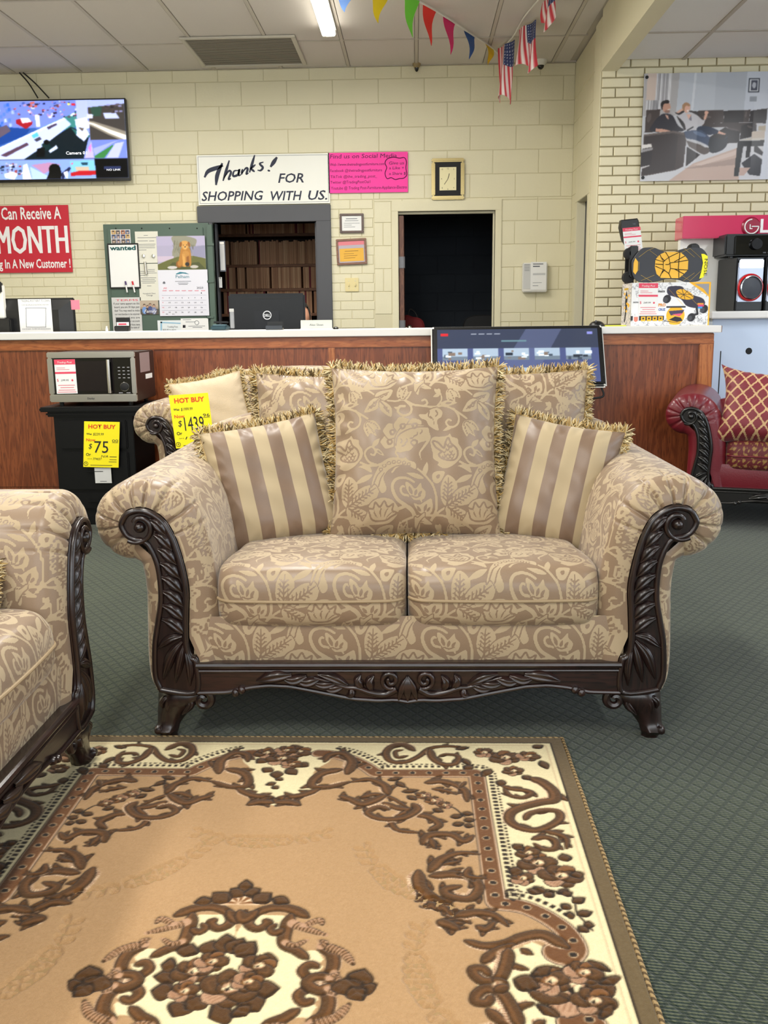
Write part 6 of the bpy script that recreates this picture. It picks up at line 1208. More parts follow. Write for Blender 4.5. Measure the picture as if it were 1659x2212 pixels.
# ---- poster on the brick wall
a, b, z0, z1 = rectp((1387, 156), (1730, 389), YR-.02); po = thing('wall_poster', 'large vinyl banner picturing a couple on a brown leather sectional, hung on the brick wall', 'poster', ((a+b)/2, YR-.02, z0)); w_, h_ = b-a, z1-z0; 
def sectional():
    c = Cv(2040, 1390, .155, (196, 198, 204)); O = np.array([-15, -95.]); p = lambda P, col, al=1., s=0: c.poly((cat(np.array(P, float), 6, True) if s else np.array(P, float))+O, col, al); e = lambda x, y, rx, ry, col, rot=0., al=1.: c.ell(x+O[0], y+O[1], rx, ry, col, al, rot)
    p([(0, 60), (480, 60), (450, 640), (0, 640)], (178, 176, 178)); p([(60, 90), (180, 90), (165, 440), (50, 430)], (206, 188, 178)); r = random.Random(2)
    for k in range(26): x = 180+k*7.4; c.stroke(np.array([(x, 100), (x-14, 560)])+O, 5, r.choice([(226, 226, 232), (240, 240, 244), (110, 108, 114), (200, 200, 206)]))
    for k in range(14): x = 60+k*12; c.stroke(np.array([(x, 440), (x-4, 560)])+O, 7, r.choice([(226, 226, 232), (120, 120, 126)]))
    p([(470, 60), (2100, 60), (2100, 600), (440, 600)], (192, 198, 208)); p([(660, 60), (690, 60), (660, 600), (630, 600)], (214, 218, 226)); p([(930, 60), (1330, 60), (1310, 600), (930, 600)], (184, 190, 200)); p([(1330, 60), (2100, 60), (2100, 600), (1310, 600)], (204, 210, 222))
    c.rect(1353+O[0], 180+O[1], 1493+O[0], 358+O[1], (50, 54, 66)); c.rect(1364+O[0], 192+O[1], 1482+O[0], 346+O[1], (222, 226, 232)); c.rect(1382+O[0], 206+O[1], 1464+O[0], 332+O[1], (76, 80, 96)); c.ell(1423+O[0], 268+O[1], 26, 40, (190, 194, 204)); c.rect(1375+O[0], 412+O[1], 1465+O[0], 476+O[1], (150, 156, 166))
    p([(0, 1060), (1250, 1000), (2100, 1000), (2100, 1500), (0, 1500)], (206, 208, 214)); p([(380, 1490), (700, 1260), (1250, 1070), (1300, 1480)], (196, 172, 160)); p([(560, 1330), (1250, 1200), (1240, 1290), (640, 1330)], (170, 148, 138)); p([(700, 1280), (1240, 1100), (1240, 1160), (800, 1290)], (212, 192, 182))
    B, D, H = (70, 60, 58), (44, 38, 38), (128, 118, 114)
    p([(700, 600), (740, 578), (1050, 582), (1060, 740), (800, 760)], B); p([(1055, 590), (1320, 582), (1310, 740), (1060, 742)], D); p([(1310, 590), (1400, 578), (1380, 740), (1310, 740)], B); p([(1400, 590), (1480, 586), (1470, 745), (1385, 740)], D); p([(1480, 580), (1640, 566), (1620, 760), (1470, 750)], D); p([(780, 760), (1060, 742), (1480, 745), (1490, 850), (1270, 880), (1100, 800), (800, 800)], B); p([(1080, 800), (1270, 860), (1270, 1000), (1100, 1010), (880, 930)], D); p([(1290, 780), (1450, 740), (1490, 860), (1420, 930), (1280, 960)], D); e(840, 660, 60, 14, H, .1, .5); e(1340, 640, 12, 40, H, .1, .5); e(1180, 830, 80, 12, H, .2, .4); e(1400, 800, 40, 14, H, .4, .5)
    p([(60, 560), (240, 555), (230, 640), (150, 850), (50, 850)], B, 1, 0); e(100, 660, 26, 60, H, .2, .4); p([(430, 600), (560, 570), (720, 590), (760, 700), (560, 830), (480, 700)], D)
    # man
    p([(140, 840), (150, 740), (230, 640), (300, 610), (400, 640), (470, 760), (540, 840)], (46, 44, 52), 1, 1); e(316, 530, 52, 70, (196, 150, 130)); p([(245, 520), (250, 460), (320, 436), (348, 450), (340, 480), (280, 490), (262, 560)], (40, 34, 34), 1, 1); e(330, 585, 36, 22, (120, 90, 80), 0, .6); e(345, 560, 20, 6, (240, 226, 220), -.2); p([(190, 800), (300, 810), (400, 840), (300, 856), (190, 840)], (206, 160, 140)); p([(300, 620), (345, 640), (350, 690), (320, 660)], (206, 166, 148))
    # woman
    p([(390, 590), (480, 630), (560, 590), (640, 600), (720, 640), (790, 700), (820, 690), (800, 760), (720, 770), (680, 840), (590, 830), (540, 720)], (196, 194, 200), 1, 1); e(578, 540, 44, 64, (220, 172, 152)); p([(520, 560), (522, 500), (570, 472), (620, 500), (612, 520), (560, 520), (545, 580)], (170, 130, 96), 1, 1); e(592, 578, 18, 12, (240, 226, 222)); p([(440, 600), (520, 545), (530, 575), (470, 610)], (220, 176, 156)); e(832, 608, 26, 26, (220, 172, 152)); p([(800, 690), (815, 620), (850, 625), (830, 700)], (216, 170, 150)); p([(590, 640), (640, 640), (650, 710), (620, 700)], (120, 116, 130)); p([(575, 620), (640, 630), (610, 690)], (222, 176, 158)); c.stroke(np.array([(600, 830), (670, 790)])+O, 16, (30, 30, 34))
    p([(760, 780), (880, 790), (1010, 850), (990, 880), (850, 890), (720, 830)], (40, 50, 72), 1, 1); p([(1000, 845), (1100, 885), (1080, 900), (990, 880)], (222, 176, 156)); p([(560, 850), (760, 830), (820, 860), (900, 930), (1050, 960), (1110, 920), (1120, 970), (1080, 1080), (960, 1130), (880, 1100), (880, 1040), (720, 960), (590, 930)], (62, 76, 104), 1, 1); p([(900, 930), (1050, 960), (1120, 930), (1100, 1060), (960, 1130), (890, 1090)], (34, 36, 44), 1, 1); e(760, 880, 90, 24, (120, 140, 172), .35, .6)
    p([(40, 880), (420, 835), (560, 860), (590, 960), (570, 1300), (470, 1345), (160, 1400), (30, 1420)], B); p([(60, 900), (400, 870), (480, 900), (460, 1340), (30, 1400)], (60, 52, 52)); p([(40, 870), (420, 832), (560, 862), (560, 890), (420, 862), (40, 900)], H, .5); p([(590, 960), (780, 1020), (860, 1070), (800, 1140), (630, 1040)], (96, 86, 82)); p([(600, 1040), (780, 1150), (700, 1220), (600, 1300)], D); e(840, 1100, 62, 44, (90, 80, 76), -.2)
    p([(20, 1010), (145, 995), (150, 1040), (20, 1060)], (226, 222, 220)); p([(20, 1070), (165, 1045), (165, 1075), (20, 1110)], (150, 148, 150)); p([(10, 1300), (130, 1265), (130, 1285), (10, 1330)], (196, 194, 196)); p([(0, 1110), (160, 1090), (150, 1270), (0, 1300)], (52, 46, 48))
    p([(1255, 975), (1420, 940), (1640, 930), (1640, 975)], (206, 200, 190)); p([(1430, 860), (1610, 850), (1605, 950), (1430, 945)], (196, 182, 168)); p([(1510, 790), (1610, 788), (1610, 850), (1510, 850)], (178, 164, 142)); p([(1255, 978), (1620, 975), (1600, 1050), (1330, 1050), (1290, 1440), (1232, 1438)], (28, 26, 28)); p([(1375, 1050), (1430, 1050), (1420, 1190), (1370, 1200)], (34, 30, 32)); p([(1470, 1050), (1510, 1050), (1600, 1140), (1590, 1180), (1470, 1120)], (40, 36, 40)); p([(1320, 1270), (1480, 1150), (1590, 1230), (1570, 1440), (1430, 1420)], (34, 34, 44)); p([(1300, 1330), (1440, 1330), (1360, 1430), (1300, 1430)], (196, 168, 158))
    c.poly(np.array([(1635, 60), (2100, 60), (2100, 1500), (1570, 1500)])+O, (210, 216, 228)); c.smear(3.5); return c
nx_, nz_ = 300, 190; cv = sectional(); U, Vv = np.meshgrid(np.linspace(0, 1, nx_), np.linspace(0, 1, nz_), indexing='ij'); col_ = cv.sample(U*cv.w, Vv*cv.h).reshape(-1, 3)
P = np.stack([-w_/2+U*w_, -.002-.006*np.abs(np.sin(U*9))*np.sin(Vv*pi)-.003*np.sin(U*31)*np.exp(-Vv*5), h_*(1-Vv)+.006*np.sin(U*12)*Vv*0], -1).reshape(-1, 3)
mk('vinyl_sheet', P, gridF(nx_, nz_)[:, ::-1], VINYL, po, True, attrs={'Col': s2l(np.clip(col_, 0, 255))})
for x in (-w_/2+.02, w_/2-.02):
    for z in (.025, h_-.025): MB().lathe([(.004, -.006), (.012, -.006), (.012, .004), (.004, .004)], (x, 0, z), 12, 'y').build('grommet', BLACK, po)
# ================================================================== counter and what stands on it
CY, CZ = 5.9, 1.063; XE = W(1541, 760, CY)[0]; XT = W(1555, 711, CY)[0]; XL = -3.9
ctr = thing('service_counter', 'long oak panelled shop counter along the back of the showroom', 'counter', ((XL+XE)/2, CY, 0))
px_ = [XL, W(331, 800, CY)[0], W(716, 745, CY)[0], W(1010, 800, CY)[0]-.0, XE]
TOPZ = CZ-.042
for i in range(4):
    a, b = px_[i]+.03, px_[i+1]-.03
    bx2('panel', (a-.035, CY+.014, .1), (b+.035, CY+.03, TOPZ-.05), OAK, ctr, 0, True)
bx2('top_rail', (XL, CY, TOPZ-.068), (XE, CY+.026, TOPZ-.002), OAKT, ctr, .004, True)
for x, w_ in ((px_[1], .012), (px_[2], .02), (px_[3], .012)): bx2('stile', (x-w_, CY+.002, .1), (x+w_, CY+.024, TOPZ-.068), OAKTV if w_ > .015 else OAK, ctr, .002, True)
bx2('corner_stile', (XE-.085, CY, .0), (XE, CY+.03, TOPZ-.068), OAKTV, ctr, .004, True)
bx2('kick_board', (XL, CY+.02, 0), (XE-.085, CY+.035, .1), OAK, ctr, 0, True); bx2('end_panel', (XE-.02, CY+.03, 0), (XE, CY+.5, TOPZ-.002), OAKTV, ctr, 0, True); bx2('back_panel', (XL, CY+.48, 0), (XE-.02, CY+.5, TOPZ-.002), OAK, ctr, 0, True)
wt = thing('worktop', 'white laminate worktop lying along the oak counter', 'worktop', ((XL+XT)/2, CY, TOPZ)); bx2('slab', (XL, CY-.035, TOPZ), (XT, CY+.54, CZ), WHITEP, wt, .003, True); bx2('edge_band', (XT, CY-.033, TOPZ+.002), (XT+.003, CY+.53, CZ-.002), mat('brown_edge', (120, 84, 62), .6), wt, 0, True)
dk = thing('staff_desk', 'plain staff desk behind the counter', 'desk', (-1.4, 6.95, 0)); bx2('desktop', (-3.6, 6.5, .74), (.6, 7.15, .77), WHITEP, dk, .003, True)
for x in (-3.5, -1.5, .5): bx2('leg', (x-.02, 6.55, 0), (x+.02, 7.1, .74), GREY, dk, 0, True)

# ---- computer screens seen from behind
MY = 6.62; a, b, z0, z1 = rectp((-20, 644), (160, 716), MY); mo = thing('computer_monitor', 'black computer screen seen from behind with a sheet taped on it', 'monitor', ((a+b)/2, MY, .77)); l = mo.location
zt = z1; bx2('display', (a, MY+.015, zt-.38), (b, MY+.035, zt), BLACK, mo, .006, True)
V = [(a+.01, MY+.016, zt-.37), (b-.01, MY+.016, zt-.37), (b-.01, MY+.016, zt-.01), (a+.01, MY+.016, zt-.01), (a+.10, MY-.02, zt-.30), (b-.10, MY-.02, zt-.30), (b-.10, MY-.02, zt-.08), (a+.10, MY-.02, zt-.08)]
MB().add(V, [(4, 5, 6, 7), (0, 1, 5, 4), (1, 2, 6, 5), (2, 3, 7, 6), (3, 0, 4, 7), (3, 2, 1, 0)]).build('rear_shell', BLACK, mo, False, True)
MB().tube([((a+b)/2, MY+.03, .79), ((a+b)/2, MY+.03, zt-.3)], .03, 12).build('stem', BLACK, mo, True, True); bx2('foot', ((a+b)/2-.12, MY-.06, .771), ((a+b)/2+.12, MY+.14, .788), BLACK, mo, .006, True)
s = board('taped_sheet', 'white sheet taped to the back of the left computer screen', 'paper', c3(137, 750), c3(372, 990), MY-.024, WHITE, .002); q = lambda x, y: (c3(x, y)[0], c3(x, y)[1])
tp(s, 'TRADING POST RENT TO OWN', c3(150, 772)[0], c3(0, 772)[1], c3(355, 772)[0], 5, MY-.024, GREYINK); tp(s, 'FURNITURE APPLIANCES ELECTRONICS AND MORE', c3(155, 797)[0], c3(0, 797)[1], c3(350, 797)[0], 2.6, MY-.024, GREYINK); tp(s, 'SCAN ME NOW - TO VIEW OUR GOOGLE REVIEWS', c3(160, 968)[0], c3(0, 970)[1], c3(365, 968)[0], 2.8, MY-.024, GREYINK)
P = cat([(195, 815), (320, 815), (328, 825), (328, 940), (318, 950), (200, 950), (190, 940), (187, 825)], 3, True); l = s.location; P = np.array([(W(*c3(*p), MY-.024)[0]-l.x, -.0008, W(*c3(*p), MY-.024)[2]-l.z) for p in np.concatenate([P, P[:1]])]); MB().tube(P, .0016, 4, False).build('rounded_border', GREYINK, s)
nt_ = board('sticky_note', 'pink sticky note on the edge of the left computer screen', 'sticky note', c3(505, 757), c3(570, 825), MY+.012, mat('pink_note', (255, 120, 140), .6), .001)
wd_ = board('phone_cradle', 'white handset cradle at the left end of the counter', 'telephone', (-14, 615), (6.5, 688), MY-.05, mat('white_plastic'), .05, 'body', bev=.006); w_, h_ = dims(wd_); bx2('handset', (-w_/2+.005, -.02, h_*.75), (w_/2-.002, .03, h_+.02), BLACK, wd_, .008); bx2('base', (-w_/2, -.03, .77-wd_.location.z), (w_/2+.05, .08, 0), BLACK, wd_, .008)
MY = 6.85; a, b, z0, z1 = rectp(c4(245, 1042), c4(793, 1310), MY); dm = thing('computer_monitor', 'large dark grey computer screen seen from behind before the charcoal doorway', 'monitor', ((a+b)/2, MY, .77)); DG = mat('dark_grey_plastic', (24, 27, 31), .5, spec=.3); z0 = z1-.36
bx2('display', (a, MY, z0), (b, MY+.03, z1), DG, dm, .012, True); bx2('vent_slot', (a+.09, MY-.001, z1-.035), (b-.1, MY+.002, z1-.029), MATTE, dm, 0, True); bx2('mount_plate', ((a+b)/2-.09, MY-.004, z0+.06), ((a+b)/2+.09, MY+.002, z0+.24), mat('grey_plate', (28, 31, 36), .5, spec=.3), dm, .003, True)
MB().tube([((a+b)/2, MY+.01, .78), ((a+b)/2, MY+.0, z0+.12)], .035, 14).build('stem', DG, dm, True, True); bx2('foot', ((a+b)/2-.12, MY-.09, .771), ((a+b)/2+.12, MY+.09, .79), DG, dm, .006, True)
p = W(*c4(522, 1198), MY); l = dm.location; LOGO = mat('logo_silver', (214, 216, 220), .35)
MB().tube([(p[0]-l.x+.028*cos(t), -.006, p[2]-l.z+.028*sin(t)) for t in np.linspace(0, 2*pi, 33)], .003, 6, False).build('logo_ring', LOGO, dm, True); txt(dm, 'DELL', p[0]-l.x, p[2]-l.z-.0085, .017, LOGO, -.006, width=.043, align='CENTER', bold=.04)

# ---- the person working behind that screen
hp = W(648, 686, 7.5); pe = thing('person', 'dark haired person sitting behind the large computer screen, only one ear in view', 'person', (hp[0], 7.5, 0)); H0 = hp[2]
SKIN = mat('skin', (206, 150, 122), .5); HAIR = mat('dark_hair', (24, 19, 17), .6, bump=(200, .6, .003)); SHIRT = mat('dark_shirt', (36, 40, 50), .8); TROU = mat('dark_trousers', (30, 32, 40), .85)
def skinned(name, verts, edges, radii, m, parent, lv=2):
    me = bpy.data.meshes.new(name); me.from_pydata(verts, edges, []); o = link(name, me, parent); o.modifiers.new('s', 'SKIN'); 
    for i, r in enumerate(radii): me.skin_vertices[0].data[i].radius = (r, r) if np.isscalar(r) else r
    me.skin_vertices[0].data[0].use_root = True; sb = o.modifiers.new('d', 'SUBSURF'); sb.levels = lv; sb.render_levels = lv
    dg = bpy.context.evaluated_depsgraph_get(); m2 = bpy.data.meshes.new_from_object(o.evaluated_get(dg)); o.modifiers.clear(); o.data = m2; m2.materials.clear(); m2.materials.append(m)
    m2.polygons.foreach_set('use_smooth', np.ones(len(m2.polygons), dtype=bool)); return o
z = H0-1.15
vt = [(0, .02, .53), (0, .02, .72+z*.5), (0, 0, .9+z), (0, -.01, 1.0+z), (0, -.012, 1.06+z), (-.17, 0, .95+z), (-.23, -.06, .74+z), (-.17, -.30, .80+z), (-.12, -.38, .80+z), (.17, 0, .95+z), (.23, -.06, .74+z), (.17, -.30, .80+z), (.12, -.38, .80+z), (-.1, -.02, .52), (-.12, -.42, .52), (-.12, -.44, .10), (-.12, -.55, .05), (.1, -.02, .52), (.12, -.42, .52), (.12, -.44, .10), (.12, -.55, .05)]
ed = [(0, 1), (1, 2), (2, 3), (3, 4), (2, 5), (5, 6), (6, 7), (7, 8), (2, 9), (9, 10), (10, 11), (11, 12), (0, 13), (13, 14), (14, 15), (15, 16), (0, 17), (17, 18), (18, 19), (19, 20)]
ra = [(.16, .12), (.15, .11), (.16, .11), (.075, .07), .052, .075, .055, .042, .032, .075, .055, .042, .032, .09, .075, .05, .045, .09, .075, .05, .045]
skinned('body', vt, ed, ra, SHIRT, pe)
n1, n2_ = 26, 24; u, v_ = np.meshgrid(np.linspace(0, pi, n1), np.arange(n2_)*2*pi/n2_, indexing='ij'); X = .076*np.sin(u)*np.cos(v_); Yy = .096*np.sin(u)*np.sin(v_); Z = .118*np.cos(u)
jaw = np.clip(-Z/.118, 0, 1); X = X*(1-.28*jaw); Yy = np.where(Yy < 0, Yy*(1-.06*jaw), Yy*(1-.35*jaw)); Yy = Yy-.014*np.exp(-((X/.014)**2+((Z+.012)/.022)**2))*(Yy < 0)+.006*np.exp(-(((np.abs(X)-.03)/.014)**2+((Z-.012)/.012)**2))*(Yy < 0)
hd = mk('head', np.stack([X, Yy-.02, Z+H0], -1).reshape(-1, 3), gridF(n1, n2_, False, True), SKIN, pe, True)
MB().tube([(0, -.008, .98+z), (0, -.014, H0-.07)], .054, 14).build('neck', SKIN, pe, True)
for sg in (-1, 1):
    MB().lathe([(.001, -.007), (.010, -.005), (.012, 0), (.008, .005)], (sg*.03, -.105, H0+.012), 12, 'y').build('eye', mat('eye_white', (235, 232, 228), .3), hd, True)
    t = np.linspace(-pi*.75, pi*.75, 18); ear = MB().tube(np.stack([np.full(18, sg*.079), .0+.019*np.cos(t)+.004, H0-.004+.032*np.sin(t)], 1), .0065, 8); ear.lathe([(.001, -.004), (.016, -.003), (.02, .003)], (sg*.074, .0, H0-.004), 12, 'x'); ear.build('ear', SKIN, hd, True)
    for k in range(1): skinned('hand', [(sg*.12, -.38, .80+z), (sg*.11, -.43, .795+z), (sg*.085, -.50, .785+z), (sg*.105, -.515, .785+z), (sg*.12, -.51, .785+z), (sg*.135, -.495, .785+z), (sg*.07, -.455, .79+z)], [(0, 1), (1, 2), (1, 3), (1, 4), (1, 5), (1, 6)], [.026, (.034, .016), .008, .008, .008, .0075, .009], SKIN, pe)
bx('mouth', (0, -.104, H0-.052), (.036, .012, .007), mat('lips', (170, 92, 84), .5), hd, .003)
u, v_ = np.meshgrid(np.linspace(0, pi*.62, 16), np.arange(24)*2*pi/24, indexing='ij'); k = 1+.02*np.sin(v_*9); cut = np.where((np.sin(v_) < -.2), np.minimum(u, pi*.30), u)
mk('hair', np.stack([.086*np.sin(cut)*np.cos(v_)*k, .107*np.sin(cut)*np.sin(v_)*k-.012, .13*np.cos(cut)+H0+.004], -1).reshape(-1, 3), gridF(16, 24, False, True), HAIR, pe, True)
oc = thing('office_chair', 'office chair of the person behind the counter', 'chair', (hp[0], 7.56, 0)); bx('seat', (0, .02, .43), (.46, .44, .07), MATTE, oc, .02); bx('backrest', (0, .26, .72), (.42, .05, .45), MATTE, oc, .02); MB().tube([(0, .02, .06), (0, .02, .4)], .03, 12).build('gas_post', STEEL, oc, True)
for k in range(5): a_ = k*2*pi/5; MB().tube([(0, .02, .07), (.26*cos(a_), .02+.26*sin(a_), .03)], .018, 8).build('base_arm', MATTE, oc, True)

# ---- small things on the worktop
def onctr(px, py=700, Y=6.02): return W(px, py, Y)[0]
WZ = CZ+.0005
x = onctr(c3(865, 0)[0]); ch = thing('card_holder', 'black card holder with white cards near the handwritten sheet', 'card holder', (x, 6.05, WZ)); bx('tray', (0, 0, .018), (.09, .05, .034), BLACK, ch, .004); bx('cards', (.003, .006, .042), (.072, .018, .03), WHITE, ch); bx('card_print', (.003, -.0035, .045), (.05, .001, .01), TAGRED, ch)
bx('lid', (0, .024, .055), (.09, .006, .06), BLACK, ch, .003)
x = onctr(c3(752, 0)[0]); tag(MB().lathe([(.008, 0), (.008, .018), (.005, .022), (.005, .034)], (x, 6.05, WZ), 14).build('glue_bottle', mat('white_plastic'), None, True), 'tiny white bottle standing on the worktop before the brick wall', 'bottle')
x = onctr(c3(1572, 0)[0]); cr = thing('card_reader', 'teal and black payment card reader before the file room doorway', 'card reader', (x, 6.05, WZ)); bx('body', (0, 0, .016), (.1, .13, .03), mat('teal_black', (24, 60, 70), .4), cr, .008); bx('keypad', (0, -.01, .033), (.075, .08, .006), mat('keypad_grey', (120, 150, 160), .5), cr, .002); bx('cover', (0, .03, .05), (.09, .05, .012), BLACK, cr, .004)
x = onctr(c4(216, 0)[0]); wr2 = thing('stacked_receipts', 'upright grey receipt pad behind the card reader', 'receipt pad', (x, 6.28, WZ)); bx('pad', (0, 0, .07), (.024, .02, .12), mat('pad_grey', (140, 142, 146), .6), wr2, .002); bx('clip', (0, -.011, .125), (.03, .004, .02), STEEL, wr2, .001)
x = onctr(c4(570, 0)[0]); st = thing('letter_tray', 'small black letter tray in front of the large computer screen', 'tray', (x, 6.05, WZ)); bx('base', (0, 0, .006), (.105, .07, .012), BLACK, st, .002); bx('back', (0, .03, .025), (.1, .008, .05), BLACK, st, .003); bx('front', (0, -.033, .014), (.105, .006, .024), mat('smoke_plastic', (44, 48, 54), .2), st, .002)
x0, x1 = onctr(c4(766, 0)[0]), onctr(c4(990, 0)[0]); pl = thing('name_plate', 'pale name plate standing on the worktop right of the large screen', 'name plate', ((x0+x1)/2, 5.99, WZ)); w_ = x1-x0; bx('plate', (0, .0, .032), (w_, .012, .05), mat('pale_plate', (200, 202, 194), .4), pl, .002); bx('stand', (0, .005, .004), (w_+.004, .04, .008), WHITE, pl, .002); txt(pl, 'Alex Sloan', 0, .022, .013, GREYINK, -.0075, align='CENTER', width=.085)
x = onctr(c4(1000, 0)[0]); tag(MB().lathe([(.0005, .0), (.016, .0), (.018, .008), (.01, .014), (.0005, .016)], (x+.012, 6.02, WZ), 12).build('rubber_stamp', BLACK, None, True), 'small black knob beside the name plate', 'stamp')
x = onctr(1288); ms = thing('computer_mouse', 'black computer mouse lying on the worktop above the kiosk screen', 'mouse', (x, 6.0, WZ)); u, v_ = np.meshgrid(np.linspace(0, pi/2, 9), np.arange(20)*2*pi/20, indexing='ij')
mk('shell', np.stack([.032*np.sin(u)*np.cos(v_)*1.5, .055*np.sin(u)*np.sin(v_), .034*np.cos(u)], -1).reshape(-1, 3), gridF(9, 20, False, True), BLACK, ms, True); MB().lathe([(.001, -.004), (.008, -.004), (.008, .004), (.001, .004)], (-.012, -.03, .029), 12, 'x').build('wheel', GREY, ms, True)
x = onctr(c6(285, 0)[0]); tag(bx2('note_pad', (x-.07, 5.92, WZ), (x+.05, 6.0, WZ+.006), mat('lime_paper', (220, 226, 70), .6)), 'lime yellow note pad lying beside the mouse', 'note pad')

# ---- skateboard box, skateboard and tags
BY = 6.0; a, b, z0, z1 = rectp(c6(432, 705), c6(1138, 1098), BY); sbx = thing('skateboard_box', 'white and yellow printed skateboard box standing on the worktop', 'box', ((a+b)/2, BY, WZ)); l = sbx.location; w_, h_ = b-a, z1-WZ
bx2('carton', (-w_/2, .0, 0), (w_/2, .26, h_), mat('box_white', (232, 232, 228), .5), sbx, .002)
def doodle(c, x0, y0, x1, y1, n, seed):
    r = random.Random(seed)
    for k in range(n):
        x, y = r.uniform(x0, x1), r.uniform(y0, y1); P = [(x, y)]
        for _ in range(4): P.append((P[-1][0]+r.uniform(-22, 22), P[-1][1]+r.uniform(-22, 22)))
        c.stroke(cat(P, 3), 3, (130, 130, 136), .8)
def boxart():
    c = Cv(706, 393, .5, (236, 236, 236)); doodle(c, 0, 0, 706, 110, 90, 1); doodle(c, 0, 310, 706, 393, 70, 2); doodle(c, 560, 230, 706, 393, 30, 4); c.poly([(60, 120), (480, 60), (560, 320), (100, 330), (10, 260)], (238, 238, 240)); YL = (246, 182, 40); K = (34, 32, 38)
    c.poly([(510, 0), (706, 0), (706, 180), (690, 130)], YL); c.poly([(560, 16), (690, 16), (690, 120), (640, 60)], (150, 150, 156)); c.rect(694, 0, 706, 393, YL)
    c.poly(cat([(320, 50), (360, 34), (450, 40), (480, 90), (560, 120), (640, 150), (660, 200), (600, 235), (500, 215), (440, 150), (330, 110)], 5, True), (52, 48, 66)); c.poly(cat([(400, 80), (450, 62), (520, 90), (560, 140), (510, 158), (430, 140)], 4, True), YL)
    for P in ([(410, 85), (540, 150)], [(450, 64), (480, 150)], [(400, 110), (540, 110)], [(500, 80), (440, 140)], [(470, 64), (560, 140)]): c.stroke(P, 4, K)
    c.stroke([(332, 60), (470, 210)], 2, YL); c.stroke([(480, 90), (620, 230)], 2, YL)
    for x, y in ((320, 150), (545, 320), (655, 245)): c.ell(x, y, 34, 40, K, 1, .5); c.ell(x-14, y+8, 20, 26, (70, 70, 76), 1, .5)
    c.stroke([(590, 240), (600, 290), (560, 300)], 18, K); c.rect(595, 190, 650, 205, (240, 160, 60)); c.rect(600, 205, 655, 222, (220, 70, 120)); c.rect(600, 222, 640, 240, (60, 150, 220))
    c.ell(402, 300, 82, 84, YL); c.rect(318, 216, 490, 230, K); c.poly([(340, 260), (480, 250), (460, 290), (360, 300)], (70, 60, 90)); c.poly([(370, 290), (470, 280), (440, 310)], (230, 90, 120)); c.poly([(345, 340), (400, 310), (450, 320), (470, 350), (420, 360)], K); c.ell(400, 372, 50, 14, YL)
    c.rect(0, 302, 300, 345, K); c.poly([(20, 300), (76, 300), (76, 350), (48, 372), (20, 350)], (226, 226, 230)); c.poly([(30, 310), (66, 310), (66, 345), (48, 358), (30, 345)], (220, 130, 110))
    for k in range(4): c.rect(95+k*52, 308, 134+k*52, 350, YL); c.ell(114+k*52, 326, 9, 9, K)
    c.poly([(300, 345), (500, 380), (300, 352)], K); c.smear(1.2); return c
painted('front_print', boxart(), -w_/2, w_/2, 0, h_, sbx, PRINT, -.0012)
def sideart():
    c = Cv(110, 393, .5, (214, 206, 196)); doodle(c, 0, 0, 110, 393, 90, 7); c.poly(cat([(52, 70), (64, 110), (66, 190), (60, 260), (48, 350), (36, 350), (44, 250), (42, 180), (44, 110)], 4, True), (20, 20, 24)); c.rect(25, 42, 75, 60, (200, 160, 40))
    for k in range(9): c.ell(random.uniform(20, 90), random.uniform(90, 350), 9, 12, (240, 176, 40))
    return c
sa = sideart(); U, Vv = np.meshgrid(np.linspace(0, 1, 56), np.linspace(0, 1, 190), indexing='ij'); mk('side_print', np.stack([np.full(U.shape, -w_/2-.0012), .26*(1-U), h_*(1-Vv)], -1).reshape(-1, 3), gridF(56, 190)[:, ::-1], PRINT, sbx, attrs={'Col': s2l(np.clip(sa.sample(U*110, Vv*393).reshape(-1, 3), 0, 255))})
OR = mat('orange_ink', (236, 150, 40), .5); BL2 = mat('blue_ink', (40, 90, 180), .5)
for t_, x0, yb, x1, h, mt in (('SWAGTRON', 450, 890, 497, 12, INK), ('WARRIOR', 672, 795, 735, 16, INK), ('PRO', 676, 920, 740, 26, OR), ('CRUZ', 676, 958, 738, 20, BL2), ('4 WHEEL DRIVE', 985, 738, 1110, 0, INK)):
    if h: q_ = c6(x0, yb); tp(sbx, t_, q_[0], q_[1], c6(x1, yb)[0], h/4.15, BY, mt, .003, bold=.04)
